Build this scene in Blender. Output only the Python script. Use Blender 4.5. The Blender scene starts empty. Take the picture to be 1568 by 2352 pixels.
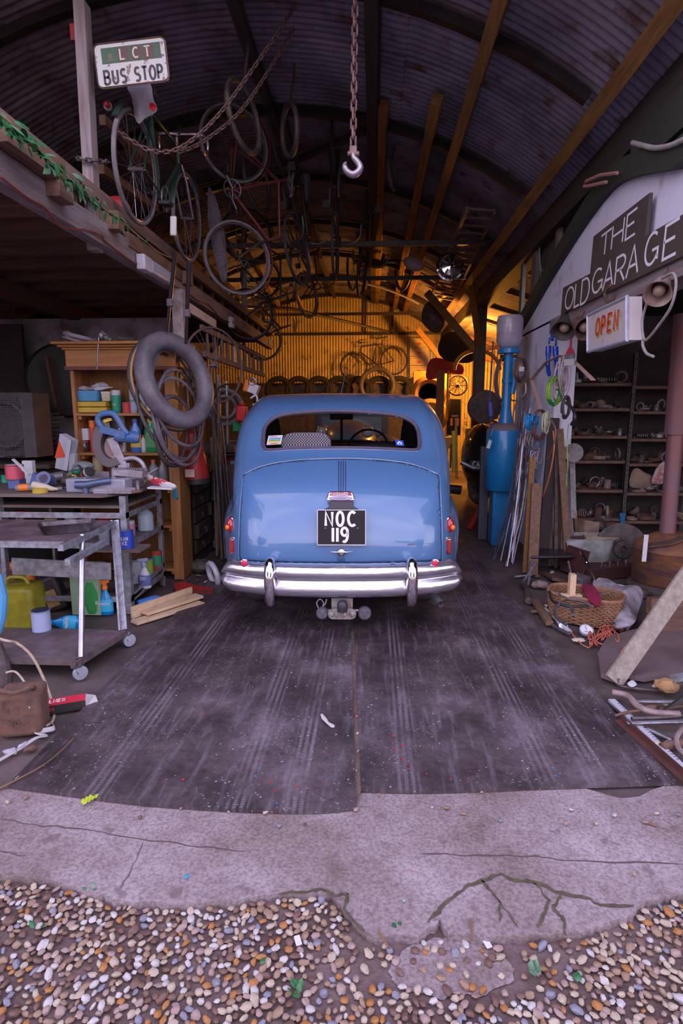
import bpy, math, random
import numpy as np
from mathutils import Vector, Matrix, Euler
random.seed(7)
V = Vector
PI = math.pi
scene = bpy.context.scene
COL = scene.collection

# ---------------------------------------------------------------- camera
CAM = V((0, 0, 1.5))
FPX = 1335.0
YAW, PITCH = math.radians(3.13), math.radians(-9.8)
cd = bpy.data.cameras.new('camera')
cam = bpy.data.objects.new('camera', cd)
COL.objects.link(cam)
cam.location = CAM
cam.rotation_euler = (PI/2 + PITCH, 0, YAW)
cd.sensor_fit = 'VERTICAL'
cd.sensor_height = 36
cd.lens = FPX/2352*36
cd.clip_start = .05
scene.camera = cam
RC = cam.rotation_euler.to_matrix()
def ray(px, py):
    return (RC @ V(((px-784)/FPX, -(py-1176)/FPX, -1))).normalized()
def P(px, py, Y):
    'point of the pixel ray at the distance Y down the barn'
    d = ray(px, py); return CAM + d*(Y/d.y)
def PX(px, py, X):
    d = ray(px, py); return CAM + d*(X/d.x)
def G(px, py, z=0.0):
    d = ray(px, py); return CAM + d*((z-CAM.z)/d.z)
def proj(p):
    q = RC.transposed() @ (V(p)-CAM)
    return 784 + FPX*q.x/-q.z, 1176 - FPX*q.y/-q.z, -q.z

# ---------------------------------------------------------------- view and light
vs = scene.view_settings
scene.display_settings.display_device = 'sRGB'
vs.view_transform = 'Standard'; vs.look = 'None'; vs.gamma = 1; vs.use_curve_mapping = False
vs.exposure = 0.42
W = bpy.data.worlds.new('evening_sky'); scene.world = W
W.use_nodes = True
nt = W.node_tree; nt.nodes.clear()
def wn(t, **k):
    n = nt.nodes.new(t)
    for a, b in k.items(): setattr(n, a, b)
    return n
out = wn('ShaderNodeOutputWorld'); bg = wn('ShaderNodeBackground')
tc = wn('ShaderNodeTexCoord'); sep = wn('ShaderNodeSeparateXYZ')
nt.links.new(tc.outputs['Generated'], sep.inputs[0])
rp = wn('ShaderNodeValToRGB')
nt.links.new(sep.outputs['Z'], rp.inputs[0])
e = rp.color_ramp.elements
e[0].position = 0.0; e[0].color = (.10, .08, .075, 1)
e[1].position = 1.0; e[1].color = (.48, .46, .80, 1)
for pos, c in ((.02, (1.0, .84, .92)), (.25, (.84, .76, .96)), (.55, (.60, .56, .88))):
    x = e.new(pos); x.color = (*c, 1)
cn = wn('ShaderNodeTexNoise'); cn.inputs['Scale'].default_value = 3.2; cn.inputs['Detail'].default_value = 6
nt.links.new(tc.outputs['Generated'], cn.inputs['Vector'])
cr = wn('ShaderNodeValToRGB'); cr.color_ramp.elements[0].position = .45; cr.color_ramp.elements[1].position = .7
nt.links.new(cn.outputs[0], cr.inputs[0])
mx = wn('ShaderNodeMix', data_type='RGBA'); mx.inputs[7].default_value = (1.1, 1.03, 1.12, 1)
nt.links.new(cr.outputs[0], mx.inputs[0]); nt.links.new(rp.outputs[0], mx.inputs[6])
nt.links.new(mx.outputs[2], bg.inputs[0]); nt.links.new(bg.outputs[0], out.inputs[0])
bg.inputs[1].default_value = SKY = 2.3

# ---------------------------------------------------------------- materials
MATS = {}
def mt(name, col, rough=.6, metal=0.0, dirt=0.0, dcol=(.06, .045, .04), scale=6.0, sc=(1, 1, 1), bump=0.0, bscale=None,
       coat=0.0, emit=0.0, trans=0.0, spec=.5, lo=.4, hi=.65, detail=6):
    if name in MATS: return MATS[name]
    m = bpy.data.materials.new(name); m.use_nodes = True
    t = m.node_tree; N, L = t.nodes, t.links
    b = N['Principled BSDF']
    b.inputs['Base Color'].default_value = (*col, 1)
    b.inputs['Roughness'].default_value = rough
    b.inputs['Metallic'].default_value = metal
    b.inputs['Specular IOR Level'].default_value = spec
    if coat: b.inputs['Coat Weight'].default_value = coat; b.inputs['Coat Roughness'].default_value = .03
    if trans: b.inputs['Transmission Weight'].default_value = trans
    if emit:
        b.inputs['Emission Color'].default_value = (*col, 1); b.inputs['Emission Strength'].default_value = emit
    if dirt or bump:
        c = N.new('ShaderNodeTexCoord'); mp = N.new('ShaderNodeMapping')
        mp.inputs['Scale'].default_value = sc
        L.new(c.outputs['Object'], mp.inputs[0])
        if dirt:
            n = N.new('ShaderNodeTexNoise'); n.inputs['Scale'].default_value = scale; n.inputs['Detail'].default_value = detail
            n.inputs['Roughness'].default_value = .65
            L.new(mp.outputs[0], n.inputs['Vector'])
            r = N.new('ShaderNodeValToRGB')
            r.color_ramp.elements[0].position = lo; r.color_ramp.elements[1].position = hi
            L.new(n.outputs[0], r.inputs[0])
            mu = N.new('ShaderNodeMath'); mu.operation = 'MULTIPLY'; mu.inputs[1].default_value = dirt
            L.new(r.outputs[0], mu.inputs[0])
            x = N.new('ShaderNodeMix'); x.data_type = 'RGBA'
            x.inputs[6].default_value = (*col, 1); x.inputs[7].default_value = (*dcol, 1)
            L.new(mu.outputs[0], x.inputs[0]); L.new(x.outputs[2], b.inputs['Base Color'])
        if bump:
            n = N.new('ShaderNodeTexNoise'); n.inputs['Scale'].default_value = bscale or scale*3; n.inputs['Detail'].default_value = 5
            L.new(mp.outputs[0], n.inputs['Vector'])
            bu = N.new('ShaderNodeBump'); bu.inputs['Strength'].default_value = bump; bu.inputs['Distance'].default_value = .01
            L.new(n.outputs[0], bu.inputs['Height']); L.new(bu.outputs[0], b.inputs['Normal'])
    MATS[name] = m
    return m
def wood(name, col, dcol, axis=1, rough=.75, dirt=.9, scale=9):
    s = [3, 3, 3]; s[axis] = .25
    return mt(name, col, rough, 0, dirt, dcol, scale, tuple(s), .35, scale*3, lo=.35, hi=.7)

STEEL = mt('dull_steel', (.32, .31, .34), .45, .8, .6, (.10, .06, .05), 14)
ZINC = mt('galvanised_angle', (.42, .43, .50), .5, .6, .7, (.16, .12, .11), 18)
CHROME = mt('chrome', (.80, .78, .84), .09, 1.0, .35, (.35, .30, .30), 30)
BLACK = mt('black_iron', (.025, .023, .024), .55, .2, .4, (.07, .05, .04), 12)
RUBBER = mt('black_rubber', (.055, .048, .056), .55, 0, .6, (.16, .13, .15), 9, bump=.15)
TUBER = mt('dusty_inner_tube_rubber', (.10, .085, .105), .45, 0, .8, (.22, .19, .22), 5, bump=.2)
RUST = mt('rusty_iron', (.17, .085, .06), .85, .1, .9, (.075, .045, .04), 12, bump=.5)
RUSTG = mt('greasy_brown_iron', (.13, .10, .095), .6, .35, .9, (.05, .04, .04), 10, bump=.5)
GREYI = mt('grey_cast_metal', (.26, .24, .26), .5, .5, .8, (.10, .07, .06), 12, bump=.4)
WHITE = mt('white_plastic', (.62, .60, .68), .4, 0, .3, (.3, .25, .24), 10)
WHITEP = mt('white_paint', (.70, .68, .74), .55, 0, .35, (.35, .28, .24), 9)
RED = mt('red_plastic', (.55, .02, .03), .35, 0, .3, (.2, .02, .02), 10)
REDP = mt('worn_red_paint', (.42, .02, .02), .5, 0, .8, (.12, .04, .03), 9, bump=.2)
YELL = mt('yellow_plastic', (.62, .42, .04), .45, 0, .3, (.3, .2, .05), 9)
ORNG = mt('orange_plastic', (.85, .22, .03), .4, 0, .2, (.4, .12, .05), 9)
GREEN = mt('green_plastic', (.02, .28, .10), .35, 0, .3, (.02, .12, .05), 9)
BLUEP = mt('blue_plastic', (.03, .16, .50), .35, 0, .3, (.05, .08, .2), 9)
CYAN = mt('light_blue_plastic', (.10, .36, .68), .4, 0, .3, (.10, .2, .35), 9)
CLEAR = mt('murky_clear_plastic', (.55, .60, .68), .2, 0, .5, (.35, .38, .40), 9, trans=.6)
DARK = mt('dark_void_cloth', (.02, .018, .018), .9)
CARD = mt('brown_cardboard', (.34, .24, .18), .85, 0, .5, (.18, .12, .09), 8)
CREAM = mt('cream_paper', (.62, .54, .42), .8, 0, .4, (.35, .28, .2), 9)
PALEW = wood('pale_new_pine', (.72, .52, .34), (.55, .36, .22), 1)
WGREY = wood('grey_weathered_timber', (.30, .25, .26), (.13, .09, .09), 1)
WGREYZ = wood('grey_weathered_timber_upright', (.32, .26, .27), (.14, .10, .095), 2)
WBROWN = wood('brown_old_timber', (.24, .13, .08), (.10, .055, .04), 1)
WBROWNX = wood('brown_old_timber_cross', (.17, .085, .055), (.06, .035, .03), 0)
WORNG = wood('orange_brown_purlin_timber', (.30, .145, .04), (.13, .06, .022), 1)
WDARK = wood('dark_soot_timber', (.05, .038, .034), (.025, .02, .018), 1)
WCABX = wood('honey_varnished_wood_cross', (.48, .21, .06), (.26, .10, .03), 0, rough=.4)
WCABZ = wood('honey_varnished_wood_upright', (.42, .18, .055), (.20, .08, .03), 2, rough=.45)

# ---------------------------------------------------------------- mesh builder
class M:
    def __init__(s): s.v = []; s.f = []; s.mi = []; s.k = 0
    def add(s, vs_, fs):
        o = len(s.v); s.v += [tuple(p) for p in vs_]; s.f += [tuple(i+o for i in f) for f in fs]; s.mi += [s.k]*len(fs); return s
    def box(s, c, d, R=None):
        c = V(c); h = V(d)/2
        P_ = [V((x*h.x, y*h.y, z*h.z)) for x in (-1, 1) for y in (-1, 1) for z in (-1, 1)]
        if R is not None: P_ = [R @ p for p in P_]
        return s.add([c+p for p in P_], [(0,1,3,2),(4,6,7,5),(0,4,5,1),(2,3,7,6),(0,2,6,4),(1,5,7,3)])
    def b2(s, a, b):
        a, b = V(a), V(b); return s.box((a+b)/2, [abs(x) for x in (b-a)])
    def beam(s, a, b, w, h, up=(0, 0, 1)):
        a, b = V(a), V(b); d = (b-a); L = d.length; y = d.normalized()
        x = y.cross(V(up))
        if x.length < 1e-4: x = y.cross(V((0, 1, 0)))
        x.normalize(); z = x.cross(y)
        R = Matrix((x, y, z)).transposed()
        return s.box((a+b)/2, (w, L, h), R)
    def ring(s, c, ax, r, n=10, ref=None):
        ax = V(ax).normalized(); u = ax.cross(V(ref) if ref else V((0, 0, 1)))
        if u.length < 1e-3: u = ax.cross(V((0, 1, 0)))
        u.normalize(); w = ax.cross(u)
        return [V(c) + (u*math.cos(2*PI*i/n) + w*math.sin(2*PI*i/n))*r for i in range(n)]
    def tube(s, pts, r, n=8, closed=False, caps=True, flat=1.0):
        pts = [V(p) for p in pts]; m = len(pts)
        rr = r if isinstance(r, (list, tuple)) else [r]*m
        o = len(s.v); u = None
        for i, p in enumerate(pts):
            a = pts[i-1] if (i or closed) else p; b = pts[(i+1) % m] if (i < m-1 or closed) else p
            t = (b-a)
            if t.length < 1e-9: t = V((0, 0, 1))
            t.normalize()
            if u is None:
                u = t.cross(V((0, 0, 1)))
                if u.length < 1e-3: u = t.cross(V((0, 1, 0)))
            u = (u - t*u.dot(t))
            if u.length < 1e-6: u = t.cross(V((1, 0, 0)))
            u.normalize(); w = t.cross(u)
            s.v += [tuple(p + (u*math.cos(2*PI*k/n) + w*math.sin(2*PI*k/n)*flat)*rr[i]) for k in range(n)]
        fs = []
        for i in range(m if closed else m-1):
            j = (i+1) % m
            for k in range(n):
                fs.append((o+i*n+k, o+i*n+(k+1) % n, o+j*n+(k+1) % n, o+j*n+k))
        if caps and not closed:
            fs.append(tuple(o+k for k in range(n))[::-1]); fs.append(tuple(o+(m-1)*n+k for k in range(n)))
        s.f += fs; s.mi += [s.k]*len(fs); return s
    def cyl(s, a, b, r, n=14, r2=None):
        return s.tube([a, b], [r, r if r2 is None else r2], n)
    def lathe(s, prof, n=20, T=None, cap=True):
        T = T or Matrix.Identity(4); o = len(s.v); m = len(prof)
        for r, z in prof:
            s.v += [tuple(T @ V((r*math.cos(2*PI*k/n), r*math.sin(2*PI*k/n), z))) for k in range(n)]
        fs = [(o+i*n+k, o+i*n+(k+1) % n, o+(i+1)*n+(k+1) % n, o+(i+1)*n+k) for i in range(m-1) for k in range(n)]
        if cap:
            fs.append(tuple(o+k for k in range(n))[::-1]); fs.append(tuple(o+(m-1)*n+k for k in range(n)))
        s.f += fs; s.mi += [s.k]*len(fs); return s
    def torus(s, c, ax, R, r, n=28, k=8, flat=1.0, sx=1.0):
        ax = V(ax).normalized(); u = ax.cross(V((0, 0, 1)))
        if u.length < 1e-3: u = ax.cross(V((0, 1, 0)))
        u.normalize(); w = ax.cross(u); c = V(c)
        return s.tube([c + u*math.cos(2*PI*i/n)*R*sx + w*math.sin(2*PI*i/n)*R for i in range(n)], r, k, True, flat=flat)
    def ell(s, c, rad, n=12, m=8, R=None, jit=0.0):
        c = V(c); rad = V(rad) if not isinstance(rad, (int, float)) else V((rad, rad, rad)); pr = []
        vv = []
        for i in range(m+1):
            th = PI*i/m
            for k in range(n):
                q = 1 + (random.uniform(-jit, jit) if 0 < i < m else 0)
                p = V((math.sin(th)*math.cos(2*PI*k/n)*rad.x*q, math.sin(th)*math.sin(2*PI*k/n)*rad.y*q, -math.cos(th)*rad.z*q))
                vv.append(c + (R @ p if R is not None else p))
        return s.add(vv, [(i*n+k, i*n+(k+1) % n, (i+1)*n+(k+1) % n, (i+1)*n+k) for i in range(m) for k in range(n)])
    def prism(s, poly, h, T=None):
        T = T or Matrix.Identity(4); n = len(poly)
        a = [T @ V((x, y, 0)) for x, y in poly] + [T @ V((x, y, h)) for x, y in poly]
        return s.add(a, [tuple(range(n))[::-1], tuple(range(n, 2*n))] + [(i, (i+1) % n, n+(i+1) % n, n+i) for i in range(n)])
    def grid(s, rows, closed=False):
        nr, nc = len(rows), len(rows[0])
        return s.add([p for r in rows for p in r], [(i*nc+k, i*nc+(k+1) % nc, (i+1)*nc+(k+1) % nc, (i+1)*nc+k) for i in range(nr-1) for k in range(nc if closed else nc-1)])
    def xf(s, T):
        s.v = [tuple(T @ V(p)) for p in s.v]; return s

WM = {}
def mw(o): return WM.get(o.name, Matrix.Identity(4))
def obj(name, b, mat, parent=None, smooth=35, world=True, bevel=0, label=None, seg=2):
    'one mesh object; world=True: vertices were given in world space, else in the space of the thing'
    vsx = b.v
    if parent is not None and world and parent.name in WM:
        I = mw(parent).inverted(); vsx = [tuple(I @ V(p)) for p in vsx]
    me = bpy.data.meshes.new(name); me.from_pydata(vsx, [], b.f)
    mats = mat if isinstance(mat, (list, tuple)) else [mat]
    for m_ in mats: me.materials.append(m_)
    if len(mats) > 1: me.polygons.foreach_set('material_index', b.mi)
    me.update()
    o = bpy.data.objects.new(name, me); COL.objects.link(o)
    if parent is not None:
        o.parent = parent
        if parent.name in WM: WM[o.name] = WM[parent.name].copy()
    if smooth:
        me.shade_smooth() if hasattr(me, 'shade_smooth') else None
        if smooth < 180:
            try: me.set_sharp_from_angle(angle=math.radians(smooth))
            except Exception: pass
    if bevel:
        md = o.modifiers.new('bevel', 'BEVEL'); md.width = bevel; md.segments = seg; md.limit_method = 'ANGLE'
    if label: o['label'] = label
    return o
def thing(name, label, cat, loc=(0, 0, 0), rot=(0, 0, 0), group=None, s=1.0):
    o = bpy.data.objects.new(name, None); COL.objects.link(o)
    o.empty_display_size = .05
    o.location = loc; o.rotation_euler = rot; o.scale = (s, s, s)
    WM[o.name] = Matrix.LocRotScale(V(loc), Euler(rot), V((s, s, s)))
    o['label'] = label; o['category'] = cat
    if group: o['group'] = group
    return o
def solo(name, b, mat, label, cat, group=None, smooth=35, bevel=0, seg=2):
    'a thing that is one mesh, vertices in world space; the origin goes to the middle of its base'
    a = np.array(b.v); c = (a.min(0)+a.max(0))/2; c[2] = a[:, 2].min()
    b.v = [tuple(p) for p in (a-c)]
    o = obj(name, b, mat, None, smooth, True, bevel, seg=seg)
    o.location = c; WM[o.name] = Matrix.Translation(V(c))
    o['label'] = label; o['category'] = cat
    if group: o['group'] = group
    return o
def struct(name, b, mat, smooth=35, bevel=0):
    o = obj(name, b, mat, None, smooth, True, bevel); o['kind'] = 'structure'; return o
def dup(root, loc, rot=(0, 0, 0), s=None, label=None, group=None, mats=None):
    r = root.copy(); COL.objects.link(r); r.location = loc; r.rotation_euler = rot
    if s: r.scale = (s, s, s) if isinstance(s, (int, float)) else s
    if label: r['label'] = label
    if group: r['group'] = group
    for ch in list(root.children):
        c = ch.copy(); COL.objects.link(c); c.parent = r
        for g in ch.children:
            d = g.copy(); COL.objects.link(d); d.parent = c
    WM[r.name] = Matrix.LocRotScale(V(loc), Euler(rot), V(r.scale))
    return r
def cat_rom(pts, n=8, closed=False):
    pts = [V(p) for p in pts]; m = len(pts); res = []
    for i in range(m if closed else m-1):
        if closed: a, b, c, d = pts[i-1], pts[i], pts[(i+1) % m], pts[(i+2) % m]
        else: a, b, c, d = pts[max(i-1, 0)], pts[i], pts[i+1], pts[min(i+2, m-1)]
        for k in range(n):
            t = k/n
            res.append(.5*((2*b)+(c-a)*t+(2*a-5*b+4*c-d)*t*t+(3*b-a-3*c+d)*t**3))
    if not closed: res.append(pts[-1])
    return res

# ---------------------------------------------------------------- lettering: every glyph a few strokes in a 1 x 1.5 cell
def arc(cx, cy, rx, ry, a0, a1, n=10):
    return [(cx+rx*math.cos(math.radians(a0+(a1-a0)*i/n)), cy+ry*math.sin(math.radians(a0+(a1-a0)*i/n))) for i in range(n+1)]
GL = {
 'A': [[(0, 0), (.45, 1.5), (.9, 0)], [(.17, .5), (.73, .5)]],
 'B': [[(0, 0), (0, 1.5), (.45, 1.5)] + arc(.45, 1.14, .33, .36, 90, -90) + [(0, .78)], [(.45, .78)] + arc(.45, .39, .4, .39, 90, -90) + [(0, 0)]],
 'C': [arc(.5, .75, .5, .75, 50, 310, 16)],
 'D': [[(0, 0), (0, 1.5), (.35, 1.5)] + arc(.35, .75, .5, .75, 90, -90, 14) + [(0, 0)]],
 'E': [[(.75, 0), (0, 0), (0, 1.5), (.75, 1.5)], [(0, .78), (.6, .78)]],
 'F': [[(0, 0), (0, 1.5), (.75, 1.5)], [(0, .78), (.6, .78)]],
 'G': [arc(.5, .75, .5, .75, 50, 330, 18), [(.55, .65), (.97, .65), (.97, .1)]],
 'H': [[(0, 0), (0, 1.5)], [(.8, 0), (.8, 1.5)], [(0, .78), (.8, .78)]],
 'I': [[(.1, 0), (.1, 1.5)]],
 'K': [[(0, 0), (0, 1.5)], [(.75, 1.5), (0, .6)], [(.2, .85), (.8, 0)]],
 'L': [[(0, 1.5), (0, 0), (.7, 0)]],
 'M': [[(0, 0), (0, 1.5), (.5, .5), (1, 1.5), (1, 0)]],
 'N': [[(0, 0), (0, 1.5), (.8, 0), (.8, 1.5)]],
 'O': [arc(.48, .75, .48, .75, 90, 450, 22)],
 'P': [[(0, 0), (0, 1.5), (.4, 1.5)] + arc(.4, 1.1, .38, .4, 90, -90) + [(0, .7)]],
 'R': [[(0, 0), (0, 1.5), (.4, 1.5)] + arc(.4, 1.12, .36, .38, 90, -90) + [(0, .74)], [(.35, .74), (.8, 0)]],
 'S': [arc(.42, 1.12, .38, .38, 40, 270, 12) + arc(.42, .37, .4, .37, 90, -140, 12)],
 'T': [[(0, 1.5), (.85, 1.5)], [(.42, 1.5), (.42, 0)]],
 'U': [[(0, 1.5), (0, .45)] + arc(.4, .42, .4, .42, 180, 360, 12) + [(.8, 1.5)]],
 'V': [[(0, 1.5), (.42, 0), (.84, 1.5)]],
 'W': [[(0, 1.5), (.28, 0), (.55, 1.2), (.82, 0), (1.1, 1.5)]],
 'X': [[(0, 0), (.8, 1.5)], [(0, 1.5), (.8, 0)]],
 'Y': [[(0, 1.5), (.4, .75), (.8, 1.5)], [(.4, .75), (.4, 0)]],
 'Z': [[(0, 1.5), (.8, 1.5), (0, 0), (.8, 0)]],
 '1': [[(.1, 0), (.1, 1.5)]], '0': [arc(.4, .75, .4, .75, 90, 450, 22)],
 '2': [arc(.4, 1.1, .38, .4, 160, -30, 10) + [(0, 0), (.8, 0)]],
 '4': [[(.6, 0), (.6, 1.5), (0, .45), (.85, .45)]], '5': [[(.7, 1.5), (.1, 1.5), (.05, .85)] + arc(.38, .45, .4, .45, 100, -140, 12)],
 '6': [arc(.4, .45, .4, .45, 90, 450, 16), [(.65, 1.5), (.05, .6)]],
 '9': [arc(.4, 1.08, .4, .42, 90, 450, 16), arc(.4, .75, .4, .75, 0, -120, 10), [(.8, 1.08), (.8, .75)]],
 'e': [[(.08, .42), (.72, .42)] + arc(.4, .42, .34, .42, 0, 300, 12)], 's': [arc(.3, .62, .26, .2, 40, 270, 8) + arc(.3, .22, .28, .22, 90, -140, 8)],
 'o': [arc(.35, .42, .34, .42, 90, 450, 14)], 'l': [[(.1, 0), (.1, 1.5)]], 'v': [[(0, .84), (.3, 0), (.6, .84)]],
 'a': [arc(.35, .42, .33, .42, 90, 450, 14), [(.68, .84), (.68, 0)]], 'u': [[(0, .84), (0, .3)] + arc(.32, .3, .32, .3, 180, 360, 8) + [(.64, .84)]],
 'n': [[(0, 0), (0, .84)], [(0, .5)] + arc(.32, .5, .32, .34, 180, 0, 8) + [(.64, 0)]], 'x': [[(0, 0), (.6, .84)], [(0, .84), (.6, 0)]],
 'c': [arc(.35, .42, .34, .42, 50, 310, 12)],
}
def text(b, s, T, h, w=.16, gap=.32, sx=1.0, serif=0.0, depth=.0006, gaps=None, ital=0.0):
    'adds strokes of the text to mesh b; T maps text plane (x right, y up, z out) to space; h is cap height; returns width'
    k = h/1.5; x = 0
    for i, ch in enumerate(s):
        if ch == ' ': x += .7*sx; continue
        st = GL[ch]; wd = max(p[0] for q in st for p in q)
        for q in st:
            q = [((x+p[0]*sx+ital*p[1])*k, p[1]*k) for p in q]
            stroke(b, q, w*k, T, depth)
            if serif:
                for e0 in (q[0], q[-1]):
                    if e0[1] < .05*k or e0[1] > 1.45*k:
                        stroke(b, [(e0[0]-serif*k, e0[1]), (e0[0]+serif*k, e0[1])], w*k*.45, T, depth*1.05)
        x += wd*sx + (gaps[i] if gaps else gap)
    return x*k
def stroke(b, q, w, T, d):
    q = [p for i, p in enumerate(q) if not i or math.hypot(p[0]-q[i-1][0], p[1]-q[i-1][1]) > 1e-7]
    n = len(q); closed = n > 3 and abs(q[0][0]-q[-1][0]) + abs(q[0][1]-q[-1][1]) < 1e-6
    L, R_ = [], []
    for i, p in enumerate(q):
        a = q[i-1] if i else (q[-2] if closed else p); c = q[i+1] if i < n-1 else (q[1] if closed else p)
        t1 = (p[0]-a[0], p[1]-a[1]); t2 = (c[0]-p[0], c[1]-p[1])
        l1 = math.hypot(*t1) or 0; l2 = math.hypot(*t2) or 0
        if l1 < 1e-9: t1 = t2; l1 = l2
        if l2 < 1e-9: t2 = t1; l2 = l1
        n1 = (-t1[1]/l1, t1[0]/l1); n2 = (-t2[1]/l2, t2[0]/l2)
        m = (n1[0]+n2[0], n1[1]+n2[1]); ml = math.hypot(*m) or 1; m = (m[0]/ml, m[1]/ml)
        c_ = max(.72, m[0]*n1[0]+m[1]*n1[1]); ww = w/2/c_
        L.append((p[0]+m[0]*ww, p[1]+m[1]*ww)); R_.append((p[0]-m[0]*ww, p[1]-m[1]*ww))
    vv = [T @ V((x, y, z)) for x, y, z in [(*p, d) for p in L] + [(*p, d) for p in R_] + [(*p, 0) for p in L] + [(*p, 0) for p in R_]]
    fs = []
    for i in range(n-1):
        fs += [(i, n+i, n+i+1, i+1), (i, i+1, 2*n+i+1, 2*n+i), (n+i+1, n+i, 3*n+i, 3*n+i+1)]
    fs += [(0, 2*n, 3*n, n), (n-1, 2*n-1, 4*n-1, 3*n-1)]
    b.add(vv, fs)
def frame(o, x, y):
    'matrix with origin o, x and y axes given (y made square to x)'
    x = V(x).normalized(); z = x.cross(V(y)).normalized(); y = z.cross(x)
    m = Matrix((x, y, z)).transposed().to_4x4(); m.translation = V(o); return m

# ================================================================ THE SETTING
XC, Z0, RV = -1.1, .05, 4.5          # axis and radius of the corrugated vault
YF, YB = 3.3, 16.0
def arcp(a, y, r=RV): return V((XC + r*math.sin(a), y, Z0 + r*math.cos(a)))
CORR = None
def corrugated(name, c1, c2, c3):
    m = mt(name, c1, .55, .55, .85, c2, 1.6, (1, 1, 1), lo=.35, hi=.7)
    t = m.node_tree; b = t.nodes['Principled BSDF']
    # rust blooms
    n = t.nodes.new('ShaderNodeTexNoise'); n.inputs['Scale'].default_value = 5; n.inputs['Detail'].default_value = 8
    c = t.nodes.new('ShaderNodeTexCoord'); t.links.new(c.outputs['Object'], n.inputs['Vector'])
    r = t.nodes.new('ShaderNodeValToRGB'); r.color_ramp.elements[0].position = .58; r.color_ramp.elements[1].position = .72
    t.links.new(n.outputs[0], r.inputs[0])
    x = t.nodes.new('ShaderNodeMix'); x.data_type = 'RGBA'; x.inputs[7].default_value = (*c3, 1)
    old = b.inputs['Base Color'].links[0].from_socket
    t.links.new(r.outputs[0], x.inputs[0]); t.links.new(old, x.inputs[6]); t.links.new(x.outputs[2], b.inputs['Base Color'])
    return m
ROOFM = corrugated('sooty_corrugated_iron', (.33, .29, .35), (.07, .055, .065), (.12, .055, .035))
def corr_rows(p0, u, ulen, w, wlen, nrm, pitch=.076, amp=.009, seg=6, nw=1):
    'corrugations repeat along u and run along w'
    n = max(2, int(ulen/pitch*seg)); rows = []
    for j in range(nw+1):
        rows.append([V(p0) + V(u)*(ulen*i/n) + V(w)*(wlen*j/nw) + V(nrm)*amp*math.sin(2*PI*ulen*i/n/pitch) for i in range(n+1)])
    return rows
# the vault: sheets lapped every few metres, corrugations following the arch
b = M()
ysheet = [YF, 4.1, 5.35, 6.8, 8.25, 9.7, 11.15, 12.6, 14.05, YB]
asheet = [-1.72, -1.0, -.36, .28, .70]
rng = random.Random(3)
for i in range(len(ysheet)-1):
    y0, y1 = ysheet[i], ysheet[i+1]+.12
    n = int((y1-y0)/.076*6)
    for j in range(len(asheet)-1):
        a0, a1 = asheet[j], asheet[j+1]+.02
        off = (j % 2)*.012 + (i % 2)*.006 + rng.uniform(0, .004); sl = rng.uniform(-.004, .004)
        na = 12
        rows = []
        for q in range(na+1):
            a = a0+(a1-a0)*q/na
            rows.append([arcp(a, y0+(y1-y0)*k/n, RV + off + sl*q/na + .013*math.sin(2*PI*(y0+(y1-y0)*k/n)/.076)) for k in range(n+1)])
        b.grid(rows)
struct('ceiling', b, ROOFM, 180)
# end wall
ENDM = corrugated('yellow_washed_corrugated_sheet', (.52, .40, .20), (.30, .22, .12), (.20, .11, .05))
b = M()
n = int(9.2/.076*6); rows = []
for j in range(2):
    row = []
    for i in range(n+1):
        x = XC-4.6+9.2*i/n; top = Z0 + math.sqrt(max(.01, 4.6**2-(x-XC)**2))
        row.append(V((x, YB+.02+.009*math.sin(2*PI*x/.076), 0 if j == 0 else max(top, .2))))
    rows.append(row)
b.grid(rows); struct('wall_back', b, ENDM, 180)
# the lean-to aisle on the right, its back wall and roof
b = M(); rows = corr_rows((1.9, 15.0, 0), (1, 0, 0), 4.4, (0, 0, 1), 3.1, (0, 1, 0)); b.grid(rows)
struct('wall_back_aisle', b, ENDM, 180)
b = M(); rows = corr_rows((1.75, 7.4, 3.42), (0, 1, 0), 7.8, (4.3, 0, -1.35), 1, (0, 0, 1)); b.grid(rows)
struct('ceiling_aisle', b, ROOFM, 180)
WALLR = mt('dirty_plaster', (.17, .14, .15), .9, 0, .8, (.06, .045, .045), 3, bump=.4, bscale=14)
b = M(); b.b2((5.9, 2.4, 0), (6.0, 15.2, 2.6)); struct('wall_right', b, WALLR)
b = M(); b.b2((-5.45, 2.2, 0), (-5.35, 16, 4.2)); struct('wall_left', b, WALLR)
# rough wall behind the shelves on the right, and the wall at the back of the workshop bay on the left
b = M(); b.b2((1.95, 7.25, 0), (5.9, 7.35, 2.6)); struct('wall_store', b, WALLR)
BAYW = mt('grey_flaking_whitewash', (.50, .45, .50), .9, 0, .85, (.10, .075, .075), 2.2, bump=.4, bscale=12)
b = M(); b.b2((-5.4, 7.2, 0), (-2.35, 7.3, 2.62)); struct('wall_bay', b, BAYW)

# ribs and ties of the vault
b = M()
for y in (4.6, 6.4, 8.1, 9.9, 11.8, 13.7, 15.8):
    rows = []
    for q in range(41):
        a = -1.72 + (1.72+.62)*q/40
        rows.append([arcp(a, y-.035, RV-.03), arcp(a, y+.035, RV-.03), arcp(a, y+.035, RV-.10), arcp(a, y-.035, RV-.10)])
    b.grid(rows, True)
struct('trim_1', b, mt('tarred_steel_rib', (.02, .018, .02), .45, .4, .5, (.06, .04, .035), 8))
# bright conduit along the last ribs
b = M(); b.tube([arcp(-.75+1.25*q/30, 13.6, RV-.16) for q in range(31)], .022, 8)
struct('trim_2', b, mt('grey_conduit', (.45, .43, .50), .35, .6))
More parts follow.
